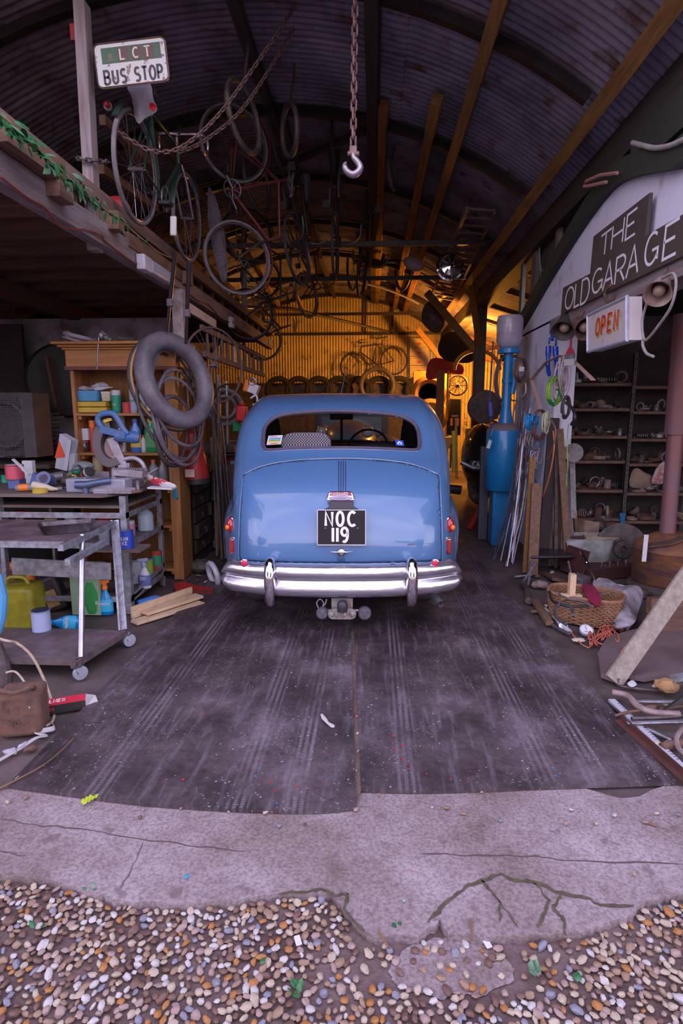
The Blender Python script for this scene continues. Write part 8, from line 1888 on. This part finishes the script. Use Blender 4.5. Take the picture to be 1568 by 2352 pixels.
# ================================================================ far end: light, wall things, vault things
def lamp(nm, lb_, p, power, col, r=.06):
    t = thing(nm, lb_, 'lamp', tuple(p)); p = V(p)
    b = M(); b.ell(p, .045, 14, 10); obj('bulb', b, mt('glowing_bulb', (1, .55, .18), .3, emit=14), t, 60)
    b = M(); b.cyl(p+V((0, 0, .04)), p+V((0, 0, .10)), .02); b.tube([p+V((0, 0, .1)), p+V((0, 0, .45))], .005, 5); obj('lamp_holder', b, BLACK, t)
    l = bpy.data.lights.new(nm+'_light', 'POINT'); l.energy = power; l.color = col; l.shadow_soft_size = r
    o = bpy.data.objects.new('bulb_light', l); COL.objects.link(o); o.location = p - V((0, 0, .0)); o.location.z -= .06; o.location.y -= .0
OR = (1.0, .385, .05)
lamp('pendant_bulb', 'glowing orange bulb hidden behind the dark post at the far right', (2.16, 12.7, 2.35), 250, OR)
lamp('pendant_bulb', 'glowing orange bulb hanging behind the dark bundle near the vault end', (1.67, 12.45, 2.87), 300, OR)
lamp('pendant_bulb', 'glowing orange bulb above the loft end, out of sight behind the ladder', (-2.6, 12.8, 3.2), 25, OR)
YW = 15.75
b = M(); b.b2((-4.2, 15.3, .0), (1.4, 15.7, P(700, 880, 15.3).z)); solo('dark_wall_foot_block', b, RUSTG, 'long low dark block along the foot of the lit back wall', 'cupboard', bevel=.02)  # plain dark block along the wall foot
for k in range(8):
    x = 640+k*46; b = M(); c = P(x, 897, 15.1); b.torus(c, (0, 1, 0), .30, .07, 24, 8); solo('hanging_tyre', b, MATS['black_bicycle_tyre'], 'dark tyres in a row above the car roof at the far end', 'tyre', 'tyres at the far end')
b = M(); c = P(866, 885, 14.8); b.torus(c, (0, 1, 0), .40, .06, 28, 8); solo('arched_tyre', b, RUBBER, 'large thin tyre standing just below the wall bicycle', 'tyre')
PAP = mt('yellowed_poster_paper', (.60, .48, .30), .8, 0, .4, (.45, .28, .14), 6); PRD = mt('red_poster_print', (.55, .10, .06), .7)
for k in range(7):
    t = thing('paper_poster', f'yellowed paper label with red print, number {k+1} down the column on the back wall'.replace(f'number {k+1}', ['topmost', 'second', 'third', 'fourth', 'fifth', 'sixth', 'lowest'][k]), 'poster', tuple(P(962, 790+k*21, YW)))
    c = P(962-(k > 4)*8, 787+k*21, YW); T = frame(c, (1, 0, 0), (0, 0, 1)); b = M(); b.prism([(-.24, -.11), (.24, -.11), (.24, .11), (-.24, .11)], .006, T); obj('paper', b, PAP, t)
    b = M(); b.tube([T @ V((x, .05+.03*math.cos(x*6), .008)) for x in np.linspace(-.22, .22, 9)], .012, 4, flat=.2); rect(b, T @ Matrix.Translation((0, 0, .006)), -.05, -.06, .05, .0, .003); obj('print', b, PRD, t, 0)
# machines at right of the car roof
def fb_(nm, lb_, px0, py0, px1, py1, Y, d, m_, cat, bev=.02):
    a_, c_ = P(px0, py1, Y), P(px1, py0, Y); b = M(); b.b2((a_.x, Y, a_.z), (c_.x, Y+d, c_.z)); return solo(nm, b, m_, lb_, cat, bevel=bev)
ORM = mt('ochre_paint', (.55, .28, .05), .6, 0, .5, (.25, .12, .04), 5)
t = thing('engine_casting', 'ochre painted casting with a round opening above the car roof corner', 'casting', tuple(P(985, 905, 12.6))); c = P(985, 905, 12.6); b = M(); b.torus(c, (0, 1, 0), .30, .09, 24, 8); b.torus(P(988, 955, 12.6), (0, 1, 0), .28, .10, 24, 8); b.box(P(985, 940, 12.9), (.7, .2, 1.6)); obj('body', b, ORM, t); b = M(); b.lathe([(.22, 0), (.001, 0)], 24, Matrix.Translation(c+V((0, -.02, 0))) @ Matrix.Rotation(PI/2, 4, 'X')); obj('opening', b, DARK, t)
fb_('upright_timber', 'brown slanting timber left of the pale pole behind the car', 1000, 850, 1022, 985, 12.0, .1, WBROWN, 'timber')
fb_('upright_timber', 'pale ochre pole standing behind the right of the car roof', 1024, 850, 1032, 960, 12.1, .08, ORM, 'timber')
fb_('dark_cabinet', 'dark cabinet under the spoked wheel at the far right', 1030, 915, 1060, 1000, 12.6, .4, DARK, 'cabinet')
t = thing('spoked_cartwheel', 'old spoked wheel hanging on the lit boards beside the far post', 'wheel', tuple(P(1050, 885, 12.5))); c = P(1050, 885, 12.5); b = M(); b.torus(c, (0, 1, 0), .20, .022, 24, 6); obj('rim', b, RUSTG, t); b = M(); b.ell(c, .05)
for i in range(10): a = 2*PI*i/10; b.tube([c, c+V((math.cos(a)*.2, 0, math.sin(a)*.2))], .010, 4)
obj('spokes', b, RUSTG, t)
b = M(); T = frame(P(1060, 1000, 10.55), (1, 0, 0), (0, 0, 1)); text(b, 'L', T @ Matrix.Translation((.04, .3, 0)), .09, .2); text(b, '4', T @ Matrix.Translation((.04, .16, 0)), .09, .2); text(b, 'O', T @ Matrix.Translation((.05, .03, 0)), .07, .2); solo('chalk_marks', b, mt('chalk', (.5, .42, .3), .9), 'chalked L 4 O on the dark far post', 'lettering', smooth=0)
cloth('red_blanket', 'red blanket draped over the beam end at the far right', [P(x, y, 12.2) for x, y in ((978, 868), (985, 830), (1005, 822), (1035, 830), (1062, 840), (1060, 860), (1020, 858), (1000, 870))], .12, mt('red_wool_blanket', (.35, .03, .03), .9), 'cloth', 71, .05)
cloth('dark_bundle', 'dark netted bundle hanging under the vault at the right', [P(x, y, 11.0) for x, y in ((975, 700), (1000, 690), (1018, 715), (1020, 745), (1005, 765), (985, 758), (968, 735))], .22, RUSTG, 'bundle', 72, .06)
cloth('dark_tarpaulin', 'big dark tarpaulin hump above the red blanket', [P(x, y, 12.0) for x, y in ((1005, 800), (1020, 768), (1060, 762), (1090, 790), (1085, 830), (1040, 832), (1015, 822))], .25, DARK, 'cloth', 73, .08)
fb_('yellow_machine', 'dull yellow machine housing between the far post and the pump', 1078, 985, 1120, 1022, 9.6, .5, mt('dull_yellow_paint', (.48, .36, .05), .5), 'machine')
fb_('orange_bench', 'orange metal bench end at the right of the car', 1006, 1005, 1042, 1030, 9.8, .4, mt('orange_paint', (.62, .24, .04), .5), 'bench')
t = thing('trolley_jack', 'tall yellow jack with upright handle standing right of the car', 'jack', tuple(G(1045, 1130))); Yj = 8.6
for nm, pl, r, m_ in (('handle', ((1047, 960), (1048, 1100)), .02, ORM), ('crossbar', ((1036, 956), (1052, 955)), .015, ORM), ('pillar', ((1042, 990), (1043, 1085)), .035, mt('yellow_machine_paint', (.55, .38, .04), .45)), ('lever', ((1036, 1020), (1034, 1075)), .015, RUST), ('base', ((1030, 1122), (1058, 1126)), .07, BLACK)):
    b = M(); b.tube([P(x, y, Yj) for x, y in pl], r, 10); obj(nm, b, m_, t)
for px in (1036, 1050): b = M(); b.lathe([(.02, 0), (.022, .1), (.012, .11)], 12, Matrix.Translation(P(px, 978, 8.5))); solo('orange_bottle', b, ORNG, 'small orange bottle on the jack, ' + ('left one' if px < 1040 else 'right one'), 'bottle')
b = M(); b.lathe([(.27, -.05), (.29, 0), (.27, .05), (.001, .08)], 30, Matrix.Translation(P(1112, 935, 10.2)) @ Matrix.Rotation(PI/2, 4, 'X')); solo('basket_disc', b, RUSTG, 'large dark round disc leaning left of the pump column', 'disc')
t = thing('arched_headboard', 'ochre arched wooden rim above the boards left of the pump globe', 'frame', tuple(P(1095, 860, 11))); b = M(); b.tube([P(1095+52*math.cos(a), 850-45*math.sin(a), 11) for a in np.linspace(0, PI, 20)], .06, 8, flat=.6); obj('arch', b, ORM, t, 60)
# black car behind the pump
oc = thing('old_black_car', 'old black car tail with CAA number plate half hidden behind the pump', 'car', tuple(G(1095, 1140))); Y2 = 8.0
b = M(); b.ell(P(1105, 1050, Y2+.4), (.28, .5, .48), 20, 12); b.ell(P(1140, 1045, Y2+.9), (.45, .9, .55), 20, 12); obj('wing', b, mt('gloss_black_paint', (.012, .01, .012), .15, coat=1), oc, 60)
b = M(); T = frame(P(1092, 1066, Y2-.12), (1, 0, 0), (0, 0, 1)); b.prism([(-.08, -.05), (.22, -.05), (.22, .05), (-.08, .05)], .01, T); pl_ = obj('number_plate', b, BLACK, oc); b = M(); text(b, 'CAA', T @ Matrix.Translation((-.04, -.03, .012)), .065, .24); obj('plate_letters', b, INKW, pl_, 0)
b = M(); b.tube([P(1058, 1062, Y2-.1), P(1085, 1075, Y2-.15), P(1120, 1078, Y2-.15)], .03, 8); obj('bumper', b, STEEL, oc); b = M(); b.torus(P(1100, 1105, Y2+.2), (1, .2, 0), .26, .08, 24, 8); obj('tyre', b, RUBBER, oc)
# grey car ahead, seen through the windows
gc_ = thing('grey_car', 'grey old car with two round headlamps seen through the blue car windows', 'car', (-.4, 9.6, 0)); GP = mt('grey_blue_car_paint', (.20, .24, .30), .3, coat=.6)
b = M(); b.ell((-.45, 10.6, .85), (.55, 1.2, .50), 24, 14); b.ell((-1.15, 10.4, .65), (.35, .9, .45), 20, 12); b.ell((.25, 10.4, .65), (.35, .9, .45), 20, 12); b.b2((-1.3, 9.9, .3), (.4, 12.8, .9)); obj('bonnet', b, GP, gc_, 60)
for px in (738, 844): b = M(); c = P(px, 991, 9.4); b.ell(c, (.10, .13, .10), 18, 10); h_l = obj('headlamp', b, CHROME, gc_, 60); b = M(); b.ell(c+V((0, -.08, 0)), (.085, .06, .085), 18, 10); obj('headlamp_glass', b, mt('pale_lamp_glass', (.55, .55, .5), .1, coat=1), h_l, 60)
b = M(); b.b2((-1.2, 11.8, .9), (.3, 13.2, 1.55)); obj('cab', b, GP, gc_, bevel=.15)
fb_('brown_boards', 'brown board stack behind the grey car', 790, 940, 870, 1030, 14.0, .2, WBROWN, 'boards')
# ladders, wheel cover and long timbers under the vault on the right
t = thing('vault_ladder', 'wooden ladder slung under the vault at the right above the round wheel cover', 'ladder', tuple(P(1080, 600, 8.5)))
la, lb2, lc, ld = P(1072, 480, 7.2), P(1135, 485, 7.2), P(990, 680, 11.5), P(1040, 690, 11.5)
for a_, c_ in ((la, lc), (lb2, ld)): b = M(); b.beam(a_, c_, .035, .06); obj('stile', b, LADM, t)
for i in range(18): f = i/17; b = M(); b.beam(la.lerp(lc, f), lb2.lerp(ld, f), .05, .02); obj('rung', b, LADM, t)
t = thing('chrome_wheel_cover', 'bright ribbed wheel cover hanging under the ladder', 'wheel cover', tuple(P(1033, 613, 8.8))); T = Matrix.Translation(P(1033, 613, 8.8)) @ Matrix.Rotation(PI/2, 4, 'X')
b = M(); b.lathe([(.19, -.02), (.195, .02), (.17, .03), (.165, .02), (.13, .02), (.12, .04), (.06, .05), (.001, .06)], 30, T); obj('cover', b, CHROME, t, 40); b = M()
for i in range(8): a = 2*PI*i/8; b.tube([T @ V((.05*math.cos(a), .05*math.sin(a), .06)), T @ V((.15*math.cos(a+.2), .15*math.sin(a+.2), .04))], .012, 5)
obj('spokes', b, STEEL, t)
b = M(); b.ell(P(950, 606, 9.5), (.17, .05, .10), 18, 10, R=rot3(0, .35, 0)); solo('oval_lamp_shell', b, mt('pink_grey_enamel', (.34, .26, .28), .4), 'oval pinkish grey shell hanging left of the round wheel cover', 'shell')
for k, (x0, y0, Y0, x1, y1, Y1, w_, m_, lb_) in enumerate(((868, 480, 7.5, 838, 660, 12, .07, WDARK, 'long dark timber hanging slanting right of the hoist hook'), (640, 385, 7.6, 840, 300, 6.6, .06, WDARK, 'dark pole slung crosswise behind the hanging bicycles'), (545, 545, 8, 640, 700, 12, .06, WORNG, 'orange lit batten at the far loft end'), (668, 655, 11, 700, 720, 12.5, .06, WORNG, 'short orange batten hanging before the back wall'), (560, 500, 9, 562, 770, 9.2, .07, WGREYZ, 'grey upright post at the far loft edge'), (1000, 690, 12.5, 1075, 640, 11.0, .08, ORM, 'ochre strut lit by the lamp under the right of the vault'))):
    b = M(); b.beam(P(x0, y0, Y0), P(x1, y1, Y1), w_, w_); solo('hanging_timber', b, m_, lb_, 'timber')
for k, (px, py, Y, s) in enumerate(((560, 270, 5.2, .26), (665, 300, 5.7, .2), (590, 420, 7.0, .3), (700, 560, 9.8, .2), (655, 450, 8.6, .18), (540, 470, 7.6, .25), (900, 400, 7.0, .15))):
    b = M(); c = P(px, py, Y); b.torus(c, (1, .5 if k % 2 else -.3, .1), s, .025, 24, 6); b.tube(cat_rom([c+V((0, 0, s)), c+V((.05, 0, s+.3)), c+V((0, 0, s+.6))], 4), .012, 5); solo('hanging_hoop', b, RUSTG, 'dark hoops and rings hanging among the bicycles under the vault', 'hoop', 'hoops under the vault')
# ================================================================ GRAVEL
rg = random.Random(101)
GC = [('cream', (.44, .35, .27)), ('white', (.48, .44, .43)), ('orange-brown', (.36, .15, .04)), ('tan', (.29, .185, .125)), ('brown', (.15, .08, .06)), ('grey-blue', (.21, .205, .26)), ('pinkish', (.33, .225, .20))]
GM = [mt('pebble_'+n.replace('-', '_'), c, .55, 0, .5, tuple(x*.6 for x in c), 60) for n, c in GC]
wts = [9, 6, 4, 8, 7, 3, 8]
import bisect
lim = {}
edge_w = [(p.x, p.y) for p in fr]
def apron(x):
    for (x0, y0), (x1, y1) in zip(edge_w, edge_w[1:]):
        if x0 <= x <= x1: return y0+(y1-y0)*(x-x0)/max(1e-6, x1-x0)
    return 1.6
def dens(x, y):
    px, py, _ = proj((x, y, -.02))
    d = 1.0
    if 800 < px < 1230 and py < 2300: d = .05 if py < 2260 else .3
    if 1230 <= px < 1420 and py < 2160: d = .35
    if 880 < px < 1330 and 2160 < py < 2215: d = .12
    if 640 < px < 820 and 2150 < py < 2330: d = .45
    if px < 160 and 2130 < py < 2200: d = .3
    return d
def stone(rg, s):
    n, m = 8, 5; pts = []; a_, c_, e_ = s*rg.uniform(.75, 1.25), s*rg.uniform(.6, 1.0), s*rg.uniform(.35, .6)
    R_ = rot3(rg.uniform(-.3, .3), rg.uniform(-.3, .3), rg.uniform(0, 6.3)); ph = rg.uniform(0, 6)
    vv = []
    for i in range(m+1):
        th = PI*i/m
        for k in range(n if 0 < i < m else 1):
            a = 2*PI*k/n; q = 1+.12*math.sin(2*a+ph)+rg.uniform(-.2, .2)
            vv.append(R_ @ V((math.sin(th)*math.cos(a)*a_*q, math.sin(th)*math.sin(a)*c_*q, -math.cos(th)*e_*(1+rg.uniform(-.1, .1)))))
    f = [(0, 1+(k+1) % n, 1+k) for k in range(n)]
    for i in range(m-2): f += [(1+i*n+k, 1+i*n+(k+1) % n, 1+(i+1)*n+(k+1) % n, 1+(i+1)*n+k) for k in range(n)]
    L_ = len(vv)-1; f += [(L_, 1+(m-2)*n+k, 1+(m-2)*n+(k+1) % n) for k in range(n)]
    return vv, f
stones = []; cell = {}
for _ in range(42000):
    x, y = rg.uniform(-1.5, 1.5), rg.uniform(.75, 2.0)
    if y > apron(x)-.006 or rg.random() > dens(x, y): continue
    s = rg.uniform(.0085, .0145)*(1.35 if rg.random() < .08 else 1); k = (int(x/.03), int(y/.03)); ok = True
    for i in (-1, 0, 1):
        for j in (-1, 0, 1):
            for (x2, y2, s2) in cell.get((k[0]+i, k[1]+j), ()):
                if (x-x2)**2+(y-y2)**2 < ((s+s2)*.72)**2: ok = False
    if not ok: continue
    cell.setdefault(k, []).append((x, y, s)); stones.append((x, y, s))
for x, y in [(-1.2+rg.uniform(0, 2.6), rg.uniform(1.95, 2.04)) for _ in range(26)] + [(G(px, py).x, G(px, py).y) for px, py in ((330, 1862), (322, 1880), (610, 1868), (18, 1845), (60, 1835), (180, 1830), (1455, 2010), (870, 1828), (1075, 1815), (1105, 1822), (820, 1690), (822, 1730), (817, 1775), (821, 1650), (1300, 1790), (1500, 1785), (640, 1900), (700, 1895))]:
    stones.append((x, y, rg.uniform(.007, .011)))
def vis(q):
    px, py, d = proj((q[0], q[1], 0)); return q[2]/d if 0 < px < 1568 and 0 < py < 2352 else 0
stones.sort(key=lambda q: -vis(q))
big, rest = stones[:300], stones[300:]
RM = {i: M() for i in range(7)}
for idx, (x, y, s) in enumerate(stones):
    ci = rg.choices(range(7), wts)[0]; vv, f = stone(rg, s); on = y > apron(x); z = (.002 if on else -.026) + s*.3; zmin = min(p.z for p in vv)
    if G(818, 1700).x-.02 < x < G(818, 1700).x+.02 and y > 2.02: z = .01
    if idx < 300:
        b = M(); b.add(vv, f); o = obj('pebble', b, GM[ci], None, 32, world=False); o.location = (x, y, z+s*.1)
        o['label'] = f'small {GC[ci][0]} flint pebbles in the gravel before the concrete'; o['category'] = 'pebble'; o['group'] = f'{GC[ci][0]} gravel pebbles'
    else: RM[ci].add([p+V((x, y, z+s*.1)) for p in vv], f)
for i in range(7):
    o = solo('pebbles', RM[i], GM[i], f'mass of small {GC[i][0]} pebbles in the gravel', 'gravel', smooth=32); o['kind'] = 'stuff'
# weeds, leaves, litter
for k, (px, py, n) in enumerate(((680, 2275, 6), (1222, 2235, 7), (918, 2125, 3), (215, 2042, 3), (90, 2130, 2))):
    c = G(px, py, -.015); b = M()
    for i in range(n): leaf(b, c+V((rg.uniform(-.012, .012), rg.uniform(-.012, .012), .004)), V((rg.uniform(-1, 1), rg.uniform(-1, 1), .5)), .028, .009, V((0, 0, 1)))
    solo('weed', b, LEAF if k % 2 == 0 else LEAF2, ['small glossy weed in the gravel at the bottom centre', 'sprawling dusty weed in the soil right of centre', 'tiny weed in the crack at the apron centre', 'tiny weed at the gravel edge on the left', 'small green shoot in the gravel at the far left'][k], 'plant', smooth=60)
for k, (px, py, L_, m_, lb_, nm) in enumerate(((1325, 2255, .035, LEAF, 'dark green oval leaf lying in the right gravel', 'fallen_leaf'), (598, 2215, .025, LEAF, 'small green leaf lying in the left gravel', 'fallen_leaf'), (424, 2018, .022, mt('bright_blue_scrap', (.01, .30, .60), .5), 'bright blue scrap of paint on the concrete', 'paint_flake'), (944, 2004, .010, mt('pink_paint_dot', (.7, .06, .15), .5), 'tiny pink paint fleck on the concrete', 'paint_flake'), (926, 2072, .014, mt('mint_paint_dot', (.25, .42, .28), .5), 'pale mint paint fleck on the concrete', 'paint_flake'))):
    b = M(); z = -.008 if py > 2100 else .004; leaf(b, G(px, py, z), V((.4, 1, 0)), L_, L_*.3, V((0, 0, 1))); solo(nm, b, m_, lb_, 'leaf' if k < 2 else 'scrap', smooth=60)
for k, (x0, y0, x1, y1, r, lb_) in enumerate(((1475, 1885, 1508, 1897, .005, 'short dark stick lying on the concrete at the right'), (868, 2135, 892, 2176, .004, 'thin brown twig at the broken apron edge'), (1085, 2160, 1082, 2110, .003, 'thin straw stalk near the crack'))):
    b = M(); b.tube([G(x0, y0, .004), G(x1, y1, .004)], r, 6); solo('stick', b, WBROWN, lb_, 'stick')
for k, (px, py) in enumerate(((684, 2160), (1118, 2166))): b = M(); b.box(G(px, py, -.012), (.018, .03, .006), rot3(.1, 0, .4)); solo('white_chip', b, WHITE, ['small white plastic chip in the gravel left of centre', 'small white plastic chip on the soil right of centre'][k], 'chip', bevel=.002)
# strip of dirt between the two boards
b = M(); a_ = [G(817, 1852, .012), G(829, 1815, .012), V((-.29, 7.3, .012)), V((-.32, 7.3, .012))]; b.add(a_, [(0, 1, 2, 3)]); struct('trim_20', b, SOIL, 0)
b = M()
for pl in (((738, 1640), (744, 1650), (752, 1660), (765, 1668), (775, 1672)),): b.tube([G(x, y, .018) for x, y in pl], [.006, .012, .008, .014, .006], 8, flat=.15)
solo('white_paint_blob', b, mt('cream_spilt_paint', (.55, .52, .5), .4), 'curved blob of spilt cream paint near the middle joint of the boards', 'paint', smooth=60)
for k, (c0, m_, lb_, pl) in enumerate(((0, mt('red_spilt_paint', (.5, .03, .05), .4), 'small red paint splashes on the left board', ((420, 1790), (440, 1798), (585, 1812), (600, 1806), (620, 1795), (632, 1816), (680, 1805), (700, 1810), (465, 1642), (590, 1730), (615, 1725))), (1, MATS['red_spilt_paint'], 'small red paint splashes on the right board', ((925, 1742), (935, 1755), (940, 1765), (905, 1720), (925, 1712), (905, 1690))), (2, mt('blue_spilt_paint', (.02, .16, .34), .4), 'small blue paint drops on the left board', ((582, 1818), (760, 1785), (757, 1742), (635, 1845), (775, 1825))))):
    b = M()
    for px, py in pl: b.ell(G(px, py, .0175), (rg.uniform(.004, .010), rg.uniform(.003, .007), .0008), 8, 4, R=rot3(0, 0, rg.uniform(0, 3)), jit=.2)
    o = solo('paint_splashes', b, m_, lb_, 'paint', smooth=60); o['kind'] = 'stuff'

rg = random.Random(303)
# more small clutter on the bench top and below it
cl_ = [('red', LRD), ('navy', LBL_), ('blue-grey', LGY), ('yellow', LYE), ('brown', LBR), ('white', LWH), ('green', LGR), ('steel', STEEL)]
for k in range(30):
    n_, m_ = cl_[rg.randrange(8)]; top_ = k < 20
    px = rg.uniform(4, 330) if top_ else rg.uniform(10, 280); Y = rg.uniform(4.12, 4.75); z = BZ+.002 if top_ else (r1z if k % 2 else r2z); r = rg.uniform(.014, .03); h_ = rg.uniform(.03, .11)
    kind = rg.choice((('small_tin', 'tin', TIN), ('small_bottle', 'bottle', BOTL), ('small_jar', 'jar', JAR)))
    rot = (0, 0, 0) if rg.random() < .55 else (0, PI/2, rg.uniform(0, 3)); p = XY(px, Y, z + (r if rot[1] else 0))
    vessel(kind[0], 'small mixed tins, bottles and jars cluttering the ' + ('bench top' if top_ else 'shelves under the bench'), kind[1], p, r, h_, kind[2], m_, (rg.choice((WHITE, BLACK, RED, STEEL)), .6, .86, 1.02), rot=rot, n=12, group='clutter on the ' + ('bench top' if top_ else 'under-bench shelves'))
for k in range(40):
    px, py = rg.choice(((rg.uniform(1195, 1300), rg.uniform(1325, 1420)), (rg.uniform(1180, 1330), rg.uniform(1300, 1345)), (rg.uniform(1420, 1560), rg.uniform(1570, 1720)), (rg.uniform(90, 270), rg.uniform(1395, 1440)), (rg.uniform(410, 490), rg.uniform(1290, 1340)), (rg.uniform(0, 70), rg.uniform(1700, 1800))))
    b = M(); s = rg.uniform(.01, .035); b.ell(G(px, py, s*.4), (s, s*rg.uniform(.3, .8), s*.4), 8, 5, R=rot3(0, 0, rg.uniform(0, 3)), jit=.3)
    solo('floor_scrap', b, rg.choice((WBROWN, RUST, CARD, GREYI, CREAM, BAG)), 'small dusty scraps of wood, metal and paper littering the floor edges', 'scrap', 'scraps along the floor edges')
# unseen trees added behind the camera to shape reflections in paint and chrome
TRM = mt('reflection_tree_foliage', (.03, .045, .025), .9)
for x, y, w_, h_, lb_ in ((-7.5, -9, 3.6, 5.5, 'tree added out of view, mirrored in the left of the boot lid'), (7.0, -8, 3.2, 4.5, 'tree added out of view, mirrored in the right of the boot lid'), (-1.5, -16, 3.5, 2.6, 'low hedge added out of view, mirrored under the bright sky in the boot lid')):
    t = thing('reflection_tree', lb_, 'reflection_tree', (x, y, -.1)); b = M(); b.cyl((x, y, -.1), (x, y, h_*.6), .2); obj('trunk', b, WBROWN, t); b = M()
    for k in range(16): b.ell((x+rg.uniform(-1, 1)*w_*.7, y+rg.uniform(-1, 1), h_*rg.uniform(.3, .85)), (w_*.4, 1.0, h_*.25), 10, 6, jit=.2)
    obj('crown', b, TRM, t, 60)
